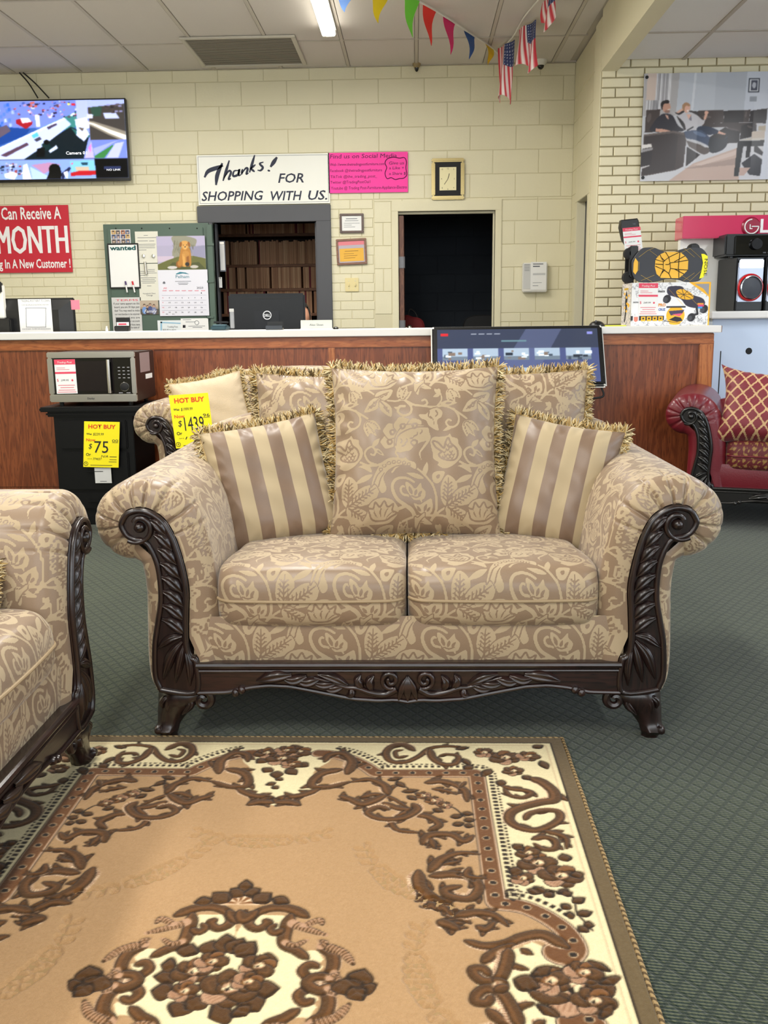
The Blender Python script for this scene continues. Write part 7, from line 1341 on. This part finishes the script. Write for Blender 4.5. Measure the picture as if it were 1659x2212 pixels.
def pricetag(label, tl, tr, bl, Y, mapf, price, big=True, name='price_tag'):
    """red and white shelf price tag; three corners in crop coordinates"""
    A, B, C_ = W(*mapf(*tl), Y), W(*mapf(*tr), Y), W(*mapf(*bl), Y); ex = B-A; w_ = np.linalg.norm(ex); ex = ex/w_; ez = A-C_; h_ = np.linalg.norm(ez); ez = ez/h_; en = np.cross(ez, ex)*-1.0; en = np.cross(ex, ez); en = en if en[1] < 0 else -en
    r = thing(name, label, 'price tag', C_); o0 = np.zeros(3); fr = (o0, ex, ez, en)
    V = [o0, ex*w_, ex*w_+ez*h_, ez*h_]; V = np.array(V+[v-en*.0015 for v in V]); MB().add(V, [(0, 1, 2, 3), (7, 6, 5, 4), (0, 4, 5, 1), (1, 5, 6, 2), (2, 6, 7, 3), (3, 7, 4, 0)]).build('card', WHITE, r)
    R = lambda x0, y0, x1, y1: [(x0*w_, y0*h_), (x1*w_, y0*h_), (x1*w_, y1*h_), (x0*w_, y1*h_)]
    flat(r, R(0, .85, 1, 1), TAGRED, 'header_band', -.0004, fr); flat(r, R(0, .58, 1, .64), TAGRED, 'middle_band', -.0004, fr)
    txt(r, 'Trading Post', w_*.5, h_*.89, h_*.055, WHITE, -.0008, w_*.7, align='CENTER', shear=.3, frame=fr); txt(r, '$', w_*.06, h_*.36, h_*.08, TAGRED, -.0008, frame=fr); txt(r, price, w_*.25, h_*.37, h_*.05, INK, -.0008, w_*.38, shear=.2, frame=fr)
    lines(r, [(w_*.08, w_*.5, h_*.75, h_*.012), (w_*.08, w_*.7, h_*.70, h_*.012), (w_*.1, w_*.9, h_*.24, h_*.015), (w_*.2, w_*.85, h_*.17, h_*.015), (w_*.1, w_*.9, h_*.10, h_*.015), (w_*.05, w_*.95, h_*.04, h_*.015)], TAGRED, -.0008, frame=fr); t = np.arange(12)*2*pi/12; flat(r, np.stack([w_*.8+w_*.05*np.cos(t), h_*.39+w_*.05*np.sin(t)], 1), TAGRED, 'stamp_dot', -.0008, fr)
    return r
pricetag('red and white price tag on the front of the skateboard box', (503, 712), (675, 712), (498, 1000), BY-.003, c6, '249.99')
SY = BY+.06; dk_ = [(440, 530), (455, 490), (490, 440), (535, 398), (590, 390), (640, 392), (690, 412), (745, 430), (820, 430), (880, 408), (950, 392), (1050, 392), (1100, 430), (1120, 480), (1116, 580), (1075, 650), (1035, 692), (930, 700), (860, 680), (760, 672), (690, 690), (620, 702), (535, 702), (490, 690), (450, 640)]
O_ = W(*c6(780, 700), SY); sk = thing('skateboard', 'charcoal and yellow electric skateboard standing on edge on its box', 'skateboard', O_); D2 = cat([(W(*c6(*p), SY)[0]-O_[0], max(.001, W(*c6(*p), SY)[2]-(WZ+h_)-.001)) for p in dk_], 4, True); sk.location = (O_[0], SY, WZ+h_); zoff = 0
DECK = mat('deck_charcoal', (54, 56, 62), .5); MB().prism(D2, 0, .016, .003).build('deck', DECK, sk, True, angle=30)
sl = lambda P: [(W(*c6(*p), SY)[0]-O_[0], W(*c6(*p), SY)[2]-(WZ+h_)) for p in P]; YLW = mat('deck_yellow', (242, 186, 60), .5); GL = mat('deck_gold_line', (190, 160, 80), .5)
hexa = [(650, 500), (690, 455), (740, 432), (870, 432), (915, 468), (945, 505), (940, 595), (905, 630), (860, 668), (700, 665), (660, 630), (645, 570)]
flat(sk, sl(hexa), YLW, 'lion_panel', -.001); flat(sk, sl([(455, 530), (470, 485), (495, 520), (492, 600), (470, 635), (450, 610)]), YLW, 'tail_panel', -.001)
MBL = MB()
for P in ([(690, 455), (720, 520), (650, 500)], [(720, 520), (770, 480), (740, 432)], [(770, 480), (870, 432)], [(720, 520), (720, 590), (650, 560)], [(720, 590), (690, 655)], [(720, 590), (770, 625), (790, 668)], [(770, 480), (780, 530), (860, 520), (945, 505)], [(780, 530), (785, 580), (860, 590), (940, 595)], [(770, 625), (785, 580)], [(860, 520), (855, 590)], [(870, 432), (860, 520)], [(915, 468), (820, 520)], [(860, 590), (860, 668)], [(905, 630), (820, 585)], [(650, 540), (720, 545)], [(740, 545), (765, 545), (780, 535)], [(700, 480), (735, 515)], [(700, 630), (735, 590)]): MBL.tube(np.array([(x, -.002, z) for x, z in sl(P)]), .0022, 4, True)
MBL.build('lion_lines', MATTE, sk)
ML = MB()
for P in ([(500, 480), (580, 420), (640, 395)], [(600, 420), (680, 480)], [(520, 640), (620, 700)], [(520, 690), (640, 640)], [(880, 440), (960, 400), (1060, 490)], [(900, 395), (1000, 480)], [(880, 640), (960, 690), (1060, 600)], [(900, 690), (1000, 620)], [(505, 520), (500, 600)]): ML.tube(np.array([(x, -.0015, z) for x, z in sl(P)]), .001, 4, True)
ML.build('gold_lines', GL, sk)
nz = flat(sk, sl([(1060, 450), (1085, 450), (1118, 470), (1112, 600), (1078, 660), (1042, 672), (1060, 610), (1075, 530)]), mat('nose_yellow', (250, 240, 30), .5), 'nose_guard', -.003); q_ = sl([(1090, 495)])[0]; txt(sk, 'NOSE', q_[0], q_[1], .018, INK, -.0045, width=.10, rot=-pi/2)
wt_ = sl([(470, 440), (455, 680)])
for (x, z), n_ in zip(wt_, (0, 1)): MB().lathe([(.012, 0), (.034, .004), (.036, .02), (.036, .05), (.03, .056), (.01, .056)], (x-.02, .035, max(z, .037)), 18, 'y').build('wheel', MATTE, sk, True, angle=40)
x1_ = sl([(1010, 520)])[0][0]
for z in (.06, .2): MB().lathe([(.012, 0), (.034, .004), (.036, .05), (.01, .056)], (x1_, .035, z), 18, 'y').build('wheel', MATTE, sk, True, angle=40)
for x in (wt_[0][0], x1_): bx('truck', (x, .045, .13), (.05, .03, .19), BLACK, sk, .005)
GY = BY+.22; a, b, z0, z1 = rectp(c6(340, 130), c6(508, 700), GY); gd_ = thing('board_remote_stand', 'black upright plastic case behind the skateboard with a price tag', 'case', ((a+b)/2, GY, WZ+h_)); gz = WZ+h_; w2 = b-a
O2 = [(W(*c6(*p), GY)[0]-(a+b)/2, W(*c6(*p), GY)[2]-gz) for p in [(335, 210), (345, 145), (490, 130), (502, 150), (515, 260), (500, 420), (420, 420), (360, 320)]]; MB().prism(O2, 0, .06, .006).build('body', BLACK, gd_, True, angle=30); bx2('post', (-.02, .02, 0), (.035, .05, O2[5][1]+.02), BLACK, gd_, .004)
txt(gd_, 'V8', O2[2][0]-.03, O2[2][1]-.04, .012, GREYINK, -.002)
pricetag('red and white price tag hanging on the black case behind the skateboard', (355, 220), (515, 205), (378, 432), GY-.012, c6, '349.99')

# ---- kiosk screen in front of the counter
KY0, KY1 = 5.60, 5.80; TL, TR_, BR_ = W(935, 706, KY1), W(1291, 699, KY1), W(1312, 831, KY0); TL[2] = TR_[2] = (TL[2]+TR_[2])/2; ex = np.array([1., 0, 0]); ez = np.array([0, TR_[1]-BR_[1], TR_[2]-BR_[2]]); h_ = np.linalg.norm(ez); ez = ez/h_; en = np.cross(ex, ez); w_ = TR_[0]-TL[0]+.03
ki = thing('kiosk_display', 'tilted touch screen kiosk showing furniture thumbnails in front of the counter', 'kiosk', ((TL[0]+BR_[0])/2, KY1+.02, 0)); l = np.array(ki.location); o0 = np.array([TL[0]-.005, BR_[1], BR_[2]])-l; R_ = np.stack([ex, -en, ez], 1); fr = (o0, ex, ez, en)
cK = o0+ex*w_/2+ez*h_/2
bx('casing', cK-en*.022, (w_, .04, h_), BLACK, ki, .012, rot=R_); bx('white_edge', cK-en*.026, (w_+.014, .024, h_+.012), mat('white_plastic'), ki, .01, rot=R_)
def web():
    c = Cv(900, 330, .42, (66, 74, 112)); c.rect(0, 0, 900, 120, (50, 56, 74)); c.poly([(500, 0), (700, 0), (520, 330), (300, 330)], (84, 92, 124), .6); c.rect(20, 24, 62, 40, (176, 40, 46))
    for k in range(4): c.rect(190+k*44, 26, 222+k*44, 32, (150, 156, 170))
    c.rect(840, 18, 872, 36, (120, 124, 190)); c.rect(360, 70, 500, 78, (90, 120, 130)); r = random.Random(4)
    def thumb(x, y):
        c.rect(x, y, x+140, y+76, (142, 158, 176)); c.rect(x, y+50, x+140, y+76, (96, 108, 122))
        for k in range(7): a, b = x+r.uniform(8, 110), y+r.uniform(16, 60); c.rect(a, b, a+r.uniform(12, 40), b+r.uniform(6, 20), r.choice([(60, 70, 84), (200, 210, 222), (110, 96, 88), (40, 46, 56)]))
    for k in range(5): thumb(28+k*172, 118)
    for k in range(4): thumb(118+k*172, 240)
    c.smear(1.5); return c
cv = web(); nu, nv = 300, 110; U, Vv = np.meshgrid(np.linspace(0, 1, nu), np.linspace(0, 1, nv), indexing='ij'); b_ = .03; P = o0+ex*(b_+U*(w_-2*b_))[..., None]+ez*(b_*.7+(1-Vv)*(h_-1.6*b_))[..., None]+en*.0; P = P+en*.0005
mk('screen', P.reshape(-1, 3), gridF(nu, nv)[:, ::-1], printmat('kiosk_screen', .08, .55), ki, attrs={'Col': s2l(np.clip(cv.sample(U*900, Vv*330).reshape(-1, 3), 0, 255))})
q_ = o0+ex*w_*.5+ez*h_*.4-en*.05; MB().tube([(q_[0], q_[1]+.02, .03), (q_[0], q_[1]+.02, q_[2])], .035, 14).build('post', MATTE, ki, True); bx('foot', (q_[0], q_[1]+.0, .012), (.4, .30, .024), MATTE, ki, .006)
P = cat([o0+ex*w_*.97+ez*.02-en*.03, o0+ex*(w_*.99)-en*.03+[0, 0, -.05], o0+ex*w_*.93-en*.02+[0, 0, -.07]], 6); MB().tube(P, .006, 6).build('cable', MATTE, ki, True)

# ---- appliance display on the right: shelf, header, stereo
LY = 6.5; xs0 = W(1534, 684, LY)[0]; zsh, zsl = W(1600, 672, LY)[2], W(1600, 688, LY)[2]
DAYTINT = mat('white_gloss_cabinet_daylight_tint', (206, 222, 244), .3)  # white cabinet; the blue of reflected daylight is put into its colour
ap = thing('appliance_display', 'glossy pale blue and white appliance display stand with a red branded header at the right', 'display stand', (xs0+.6, LY, 0)); bx2('shelf', (xs0, LY-.02, zsl), (xs0+2.2, LY+.55, zsh), WHITEP, ap, .006, True); bx2('base', (xs0+.03, LY+.04, 0), (xs0+2.1, LY+.5, zsl), DAYTINT, ap, .004, True)
xh0 = W(c6(890, 0)[0], 485, LY+.30)[0]; zh0, zh1 = W(1560, 515, LY+.30)[2], W(1560, 466, LY+.30)[2]
bx2('back_panel', (xh0+.01, LY+.36, zsh), (xs0+2.1, LY+.42, zh0), mat('white_enamel'), ap, 0, True); REDG = mat('header_pink_red', (206, 44, 92), .18, coat=.5); bx2('header', (xh0, LY+.28, zh0), (xs0+2.1, LY+.48, zh1), REDG, ap, .004, True)
p = W(*c6(1510, 205), LY+.27); l = ap.location; LGR = mat('logo_crimson', (150, 10, 52), .25); lg = MB().lathe([(.0005, -.012), (.055, -.010), (.064, 0), (.064, .012)], (p[0]-l.x, p[1]-l.y+.006, p[2]-l.z), 28, 'y').build('logo_disc', LGR, ap, True, angle=40)
for t0, t1, r in ((-.0*pi, 1.5*pi, .046),): MB().tube([(p[0]-l.x+r*cos(t), p[1]-l.y-.008, p[2]-l.z+r*sin(t)) for t in np.linspace(.5*pi, 2*pi, 26)], .004, 6, True).build('logo_arc', WHT, lg, True)
txt(ap, 'L', p[0]-l.x-.014, p[2]-l.z-.016, .03, WHT, p[1]-l.y-.009, bold=.03, name='logo_letter'); MB().tube([(p[0]-l.x+.0, p[1]-l.y-.008, p[2]-l.z), (p[0]-l.x+.046, p[1]-l.y-.008, p[2]-l.z)], .004, 6).build('logo_bar', WHT, lg)
pL = W(*c6(1590, 255), LY+.27); txt(ap, 'LG', pL[0]-l.x, pL[2]-l.z, .085, WHT, p[1]-l.y+.006, bold=.04)
p = W(*c6(1487, 1320), LY+.04); MB().lathe([(.0005, -.001), (.018, -.001), (.022, .0)], (p[0]-l.x, .04-.001, p[2]), 20, 'y').build('knob_hole', MATTE, ap); p0, p1 = W(*c6(1236, 1320), LY+.04), W(*c6(1230, 1640), LY+.04); bx2('seam', (p0[0]-.003, LY+.038, p1[2]-.3), (p0[0]+.003, LY+.041, p0[2]), MATTE, ap, 0, True)
def speaker(label, pxl, pxr, rz):
    A, B = W(*c6(pxl, 940), LY+.06), W(*c6(pxr, 940), LY+.06); w_ = B[0]-A[0]; zt_ = W(*c6(1450, 482), LY+.06)[2]; h_ = zt_-zsh; sp = thing('speaker', label, 'speaker', ((A[0]+B[0])/2, LY+.06+.13, zsh+.0005), rz, 'stereo speakers'); SILV = mat('silver_front', (176, 182, 196), .3, .6)
    bx2('cabinet', (-w_/2, -.12, 0), (w_/2, .16, h_), BLACK, sp, .006); bx2('front_plate', (-w_/2+.008, -.132, .055), (w_/2-.008, -.118, h_-.03), SILV, sp, .005); bx2('base_plate', (-w_/2+.004, -.13, .004), (w_/2-.004, -.118, .07), BLACK, sp, .004)
    bx2('horn', (-w_/2+.012, -.14, h_*.80), (w_/2-.012, -.128, h_-.012), CHROME, sp, .006); cz_ = h_*.44; r = w_*.44
    dr = MB().lathe([(r*1.0, 0), (r*1.06, -.012), (r*.95, -.022), (r*.9, -.012)], (-.002, -.13, cz_), 32, 'y', False).build('red_ring', mat('speaker_red', (196, 20, 30), .3), sp, True, angle=60)
    MB().lathe([(r*.92, -.006), (r*.92, -.020), (r*.84, -.022), (r*.82, -.008)], (.004, -.13, cz_), 32, 'y', False).build('chrome_ring', CHROME, sp, True, angle=60); MB().lathe([(r*.83, -.010), (r*.5, -.018), (.0005, -.024)], (.004, -.13, cz_), 32, 'y').build('cone_grille', mat('grille_grey', (62, 66, 74), .6), sp, True)
    return sp
speaker('black and silver stereo speaker with red ring, nearest the skateboard', 1330, 1592, radians(8)); speaker('black and silver stereo speaker cut off by the right edge of the photo', 1602, 1864, radians(6))
A, B = W(*c6(1268, 480), LY+.1), W(*c6(1800, 480), LY+.1); zb_ = W(*c6(1500, 482), LY+.06)[2]+.0015; zt_ = W(*c6(1500, 268), LY+.1)[2]; ste = thing('stereo_receiver', 'black stereo receiver with a big volume dial on top of the speakers', 'stereo', ((A[0]+B[0])/2, LY+.2, zb_)); w_ = B[0]-A[0]; h_ = zt_-zb_
bx2('case', (-w_/2, -.1, .012), (w_/2, .2, h_), BLACK, ste, .012); bx2('face_plate', (-w_/2+.06, -.112, .02), (w_/2-.02, -.098, h_-.012), GLASSB, ste, .006)
for x in (-w_/2+.06, w_/2-.06): MB().lathe([(.016, 0), (.016, .014)], (x, -.04, 0), 12).build('foot', BLACK, ste)
q_ = W(*c6(1545, 330), LY+.1); MB().lathe([(.0005, -.03), (.034, -.03), (.036, -.026), (.036, 0)], (q_[0]-ste.location.x, -.112, h_*.55), 28, 'y').build('volume_dial', mat('dial_black', (30, 30, 33), .25, .5), ste, True, angle=40)
for k in range(3): bx('button', (q_[0]-ste.location.x+.06+.03*k, -.114, .03), (.02, .006, .008), GREY, ste, .001)

# ================================================================== microwave on the black chest, and the price cards
NY = 5.22; a, b, z0, z1 = rectp(c7(338, 592), c7(1045, 1240), NY); xb_ = W(*c7(1060, 700), NY)[0]; zt_ = W(*c7(600, 592), NY)[2]; aL, bL = W(*c7(388, 800), NY)[0], W(*c7(955, 800), NY)[0]
ch = thing('nightstand', 'black wooden drawer chest in front of the counter carrying the microwave', 'nightstand', ((aL+bL)/2, NY, 0)); BKW = mat('black_furniture_paint', (9, 9, 10), .4, spec=.3); l = ch.location
bx2('body', (aL, NY+.01, .04), (bL, NY+.42, zt_-.05), BKW, ch, .003, True); bx2('top', (aL-.06, NY-.035, zt_-.026), (bL+.06, NY+.44, zt_), BKW, ch, .006, True); bx2('cornice', (aL-.035, NY-.015, zt_-.055), (bL+.035, NY+.43, zt_-.026), BKW, ch, .01, True)
zz_ = [W(*c7(600, y), NY)[2] for y in (655, 910, 945, 1190)]; zz_ = [zt_-.075, zz_[1]+.01, zz_[1]-.004, W(*c7(600, 1190), NY)[2], W(*c7(600, 1190), NY)[2]-.014, .09]
for k in range(3):
    t_, bt = zz_[2*k], zz_[2*k+1]; dr = bx2('drawer', (aL+.035, NY-.004, bt), (bL-.035, NY+.012, t_), BKW, ch, .006, True); bx2('pull', ((aL+bL)/2-.05, NY-.022, (t_+bt)/2-.006), ((aL+bL)/2+.05, NY-.004, (t_+bt)/2+.006), BKW, dr, .004, False).location = -ch.location*0
    dr.children[0].data.transform(Matrix.Translation(-ch.location))
bx2('plinth', (aL-.01, NY-.005, 0), (bL+.01, NY+.42, .05), BKW, ch, .006, True)
MYW = 5.26; a, b, z0, z1 = rectp(c7(346, 200), c7(975, 558), MYW); mw = thing('microwave_oven', 'stainless steel microwave oven standing on the black chest', 'microwave', ((a+b)/2, MYW, zt_)); w_ = b-a; h_ = z1-z0; fz = z0-zt_; fz = max(.012, min(fz, .03)); 
bx2('cabinet', (-w_/2+.004, .012, fz), (w_/2-.004, .40, fz+h_-.004), mat('dark_brown_metal', (46, 34, 32), .35, .4), mw, .005); 
for lo, hi in (((-w_/2, 0), (w_/2, .042)), ((-w_/2, h_-.032), (w_/2, h_)), ((-w_/2, .042), (-w_/2+.03, h_-.032)), ((w_/2-.026, .042), (w_/2, h_-.032))): bx2('steel_frame', (lo[0], -.006, fz+lo[1]), (hi[0], .014, fz+hi[1]), STEEL, mw, .005)
bx2('door', (-w_/2+.03, -.002, fz+.042), (w_*.225, .012, fz+h_-.032), GLASSB, mw); bx2('window', (-w_*.22, -.004, fz+.06), (w_*.19, 0, fz+h_-.05), mat('window_mesh', (22, 14, 16), .2), mw); bx2('control_panel', (w_*.245, -.002, fz+.042), (w_/2-.026, .012, fz+h_-.032), GLASSB, mw)
MB().tube([(w_*.21, -.028, fz+.05), (w_*.21, -.032, fz+h_*.5), (w_*.21, -.028, fz+h_-.042)], .010, 10).build('handle', STEEL, mw, True)
for z in (fz+.055, fz+h_-.05): bx('handle_post', (w_*.21, -.014, z), (.012, .028, .012), STEEL, mw, .002)
xk = w_*.365; MB().lathe([(.018, -.014), (.022, -.012), (.023, 0)], (xk, -.002, fz+h_*.30), 24, 'y').build('dial', MATTE, mw, True, angle=40); MB().tube([(xk+.0235*cos(t), -.004, fz+h_*.30+.0235*sin(t)) for t in np.linspace(0, 2*pi, 30)], .0022, 6, False).build('dial_ring', CHROME, mw, True)
lines(mw, [(xk-.032+.026*i, xk-.032+.026*i+.013, fz+h_*(.68-.07*j), .004) for i in range(3) for j in range(4)]+[(xk-.034, xk-.012, fz+h_*.17, .004), (xk+.008, xk+.03, fz+h_*.17, .004)], mat('panel_print', (160, 160, 164), .5), -.003, 'key_labels'); txt(mw, 'Danby', -.012, fz+.014, .011, INK, -.0075, align='CENTER')
lines(mw, [(w_*.33, w_*.40, fz+h_*.66+.0, .0001)], MATTE, -.003)
stx = w_/2-.003; mk('rating_label', [(stx, .10, fz+h_*.56), (stx, .30, fz+h_*.56), (stx, .30, fz+h_*.96), (stx, .10, fz+h_*.96)], [(0, 1, 2, 3)], mat('label_grey', (150, 130, 130), .5), mw); mk('white_label', [(stx, .20, fz+h_*.41), (stx, .34, fz+h_*.41), (stx, .34, fz+h_*.51), (stx, .20, fz+h_*.51)], [(0, 1, 2, 3)], WHITE, mw)
for x in (-w_/2+.05, w_/2-.05):
    for y in (.04, .34): MB().lathe([(.012, 0), (.014, fz+.002)], (x, y, 0), 10).build('foot', BLACK, mw)
mw.location.z += .0005
pricetag('red and white price tag stuck on the microwave door', (386, 255), (536, 252), (408, 500), MYW-.009, c7, '299.95')
def hotbuy(label, tl, tr, bl, Y, was, now, cents, orr, num):
    A, B, C_ = W(*c7(*tl), Y), W(*c7(*tr), Y), W(*c7(*bl), Y); ex = B-A; w_ = np.linalg.norm(ex); ex /= w_; ez = A-C_; h_ = np.linalg.norm(ez); ez /= h_; en = np.cross(ex, ez); en = en if en[1] < 0 else -en; r = thing('price_card', label, 'price card', C_, 0, 'yellow price cards'); fr = (np.zeros(3), ex, ez, en)
    V = [np.zeros(3), ex*w_, ex*w_+ez*h_, ez*h_]; V = np.array(V+[v-en*.002 for v in V]); MB().add(V, [(0, 1, 2, 3), (7, 6, 5, 4), (0, 4, 5, 1), (1, 5, 6, 2), (2, 6, 7, 3), (3, 7, 4, 0)]).build('card', YELLOW, r)
    T = lambda s_, x, z, h, m_, wd=None, **k: txt(r, s_, x*w_, z*h_, h*h_, m_, -.001, None if wd is None else wd*w_, frame=fr, **k)
    T('HOT BUY', .12, .85, .085, ORANGE, .77, bold=.05); T('Was', .07, .71, .04, INK, .15, bold=.03); T(was, .26, .70, .055, INK, .30, shear=.2); T('Now', .07, .57, .06, ORANGE, .26, bold=.03); T('$', .14, .41, .11, INK, .10, shear=.15); T(now, .30, .32, .26, INK, .50 if len(now) > 2 else .40); T(cents, .80, .56, .06, INK, .17); lines(r, [(.80*w_, .97*w_, .545*h_, .008*h_)], INK, -.001, 'underline', fr)
    T('Or', .07, .25, .06, INK, .14, bold=.03); T(orr, .5, .22, .05, INK, .2, shear=.2); T('Item #', .12, .175, .02, INK, .12); T(num, .27, .16, .05, INK, .25, shear=.2); lines(r, [(.74*w_, .94*w_, .23*h_, .012*h_), (.74*w_, .94*w_, .17*h_, .01*h_), (.72*w_, .94*w_, .12*h_, .01*h_), (.2*w_, .82*w_, .04*h_, .01*h_)], INK, -.001, frame=fr)
    t = np.linspace(0, 2*pi, 17); Q = np.array([ex*(w_*.075+.011*cos(a))+ez*(h_*.075+.011*sin(a))+en*.001 for a in t]); MB().tube(Q, .0012, 4, False).build('circle', INK, r); T('4', .055, .055, .045, INK); return r
hotbuy('yellow price card reading 75 dollars on the black drawer chest', (603, 697), (858, 702), (597, 1024), NY-.03, '$229.99', '75', '00', 'N/A', '774657')
hotbuy('yellow price card reading 1439 dollars against the arm of the farther loveseat', (1209, 512), (1490, 492), (1262, 892), 4.82, '$1999.99', '1439', '96', '$160', '17')
cd_ = board('white_card', 'small white card hanging below the 75 dollar price card', 'card', c7(680, 1030), c7(798, 1140), NY-.022, mat('grey_paper'), .002); w_, h_ = dims(cd_); lines(cd_, [(-w_*.2, w_*.2, h_*.1, .003)], GREYINK)

# ================================================================== bunting and flags under the ceiling
S = [W(735, -22, 6.3), W(817, -14, 6.6), W(887, -3, 6.95), W(928, 12, 7.2), W(973, 34, 7.5), W(1017, 54, 7.85), W(1058, 74, 8.2), W(1078, 100, 8.45)]
zmax = ZC-.012
for p in S: p[2] = min(p[2], zmax)
bt = thing('pennant_bunting', 'string of coloured triangular pennants hanging under the ceiling', 'bunting', S[3]); l = np.array(bt.location); MB().tube(cat(S, 8)-l, .007, 6).build('cord', mat('white_cord', (226, 224, 214), .7), bt, True)
PC = [('pennant_sky', (120, 160, 226)), ('pennant_lemon', (246, 214, 20)), ('pennant_lime', (120, 220, 60)), ('pennant_red', (240, 50, 40)), ('pennant_pink', (224, 40, 110)), ('pennant_blue', (50, 92, 160)), ('pennant_yellow', (240, 206, 20))]
tips = [(748, 26), (818, 50), (889, 81), (928, 99), (972, 118), (1015, 128), (1057, 140)]
for k in range(7):
    p = S[k]; d = (S[k+1]-S[max(0, k-1)]); d /= np.linalg.norm(d); hl = .105; tip = W(*tips[k], p[1]); nn_ = 8; rows = []
    for i in range(nn_+1):
        s_ = i/nn_; c_ = p*(1-s_)+tip*s_; wv = .012*sin(s_*5+k)
        for j in (-1, -.33, .33, 1): rows.append(c_+d*hl*j*(1-s_*.97)+np.array([wv, .006*j*sin(s_*7+k), 0]))
    m_ = mat(PC[k][0], PC[k][1], .6); mk('pennant', np.array(rows)-l, gridF(nn_+1, 4), m_, bt, True)
def flagcv():
    c = Cv(100, 190, .9, (236, 226, 224))
    for k in range(7): c.rect(k*100/6.5, 0, (k+.5)*100/6.5, 190, (196, 50, 62))
    c.rect(46, 0, 100, 76, (44, 56, 104))
    for i in range(5):
        for j in range(7): c.ell(52+i*10, 7+j*10.5, 2.2, 2.2, (230, 230, 236), n=6)
    return c
FL = flagcv(); FP = [W(1108, 22, 8.0), W(1150, -22, 7.3), W(1192, -24, 6.75)]; FB = [218, 150, 45]
fs_ = [W(1078, 100, 8.45), W(1092, 62, 8.2), W(1112, 4, 7.9), W(1138, -30, 7.4), W(1200, -40, 6.6)]
for p in fs_: p[2] = min(p[2], zmax)
fg = thing('flag_string', 'white cord carrying small striped flags across the ceiling', 'bunting', fs_[1]); l = np.array(fg.location); MB().tube(cat(fs_, 8)-l, .006, 6).build('cord', mat('white_cord'), fg, True)
CL = printmat('flag_cloth', .7)
for k, (xl, xr, yt, yb, Yf) in enumerate(((1076, 1112, 10, 214, 8.05), (1121, 1162, -50, 142, 7.55), (1174, 1196, -60, 45, 6.95))):
    a, b = W(xl, yt+40, Yf+.18), W(xr, yt, Yf-.05); bt_ = W((xl+xr)/2, yb, Yf)[2]; a[2] = min(a[2], zmax-.01); b[2] = min(b[2], zmax-.01); nu, nv = 40, 60; U, Vv = np.meshgrid(np.linspace(0, 1, nu), np.linspace(0, 1, nv), indexing='ij')
    top = a+(b-a)*U[..., None]; sag = Vv*(top[..., 2]-bt_-.05*np.sin(U*5+k)); P = top.copy(); P[..., 2] -= sag; P[..., 1] += .05*np.sin(U*11+k)*(.3+Vv*.7)*.6; P[..., 0] += .018*np.sin(U*9+Vv*2+k*2)*(.4+Vv)
    mk('flag', (P-l).reshape(-1, 3), gridF(nu, nv)[:, ::-1], CL, fg, True, attrs={'Col': s2l(np.clip(FL.sample(U*100, Vv*190).reshape(-1, 3), 0, 255))})
# dark room: a chair back and a red bag show above the counter
cb_ = thing('desk_chair', 'dark chair back just visible in the dark doorway', 'chair', (W(1045, 690, 9.6)[0], 9.6, 0)); zc_ = W(1045, 682, 9.6)[2]; MB().prism(cat([(-.2, zc_-.3), (-.2, zc_-.08), (-.12, zc_), (.12, zc_), (.2, zc_-.08), (.2, zc_-.3)], 5, True), 0, .05, .01).build('backrest', MATTE, cb_, True, angle=40); bx('seat', (0, -.22, .45), (.42, .42, .06), MATTE, cb_, .02); MB().tube([(0, -.2, .04), (0, -.2, .42)], .03, 10).build('post', MATTE, cb_, True); bx('back_arm', (0, .02, (.45+zc_-.3)/2+.02), (.06, .02, zc_-.3-.4), MATTE, cb_); bx('foot', (0, -.2, .02), (.5, .5, .04), MATTE, cb_, .01)
p = W(885, 696, 9.3); bg_ = thing('red_bag', 'dark red bag standing just inside the dark doorway', 'bag', (p[0]+.03, 9.3, .0)); REDB = mat('dark_red_cloth', (110, 20, 24), .8); MB().prism(cat([(-.1, .72), (.1, .72), (.11, p[2]-.02), (.0, p[2]+.05), (-.09, p[2]+.03)], 5, True), 0, .14, .02).build('bag_body', REDB, bg_, True, angle=40); MB().tube(cat([(-.05, .07, p[2]), (-.03, .07, p[2]+.12), (.03, .07, p[2]+.08), (.05, .07, p[2])], 6), .008, 6).build('handle', MATTE, bg_, True)
bg2 = thing('side_stand', 'low dark stand under the red bag in the dark room', 'stand', (p[0]+.03, 9.37, 0)); bx('top', (0, 0, .70), (.3, .3, .03), MATTE, bg2, .004); [bx('leg', (sx*.13, sy*.13, .342), (.025, .025, .684), MATTE, bg2) for sx in (-1, 1) for sy in (-1, 1)]
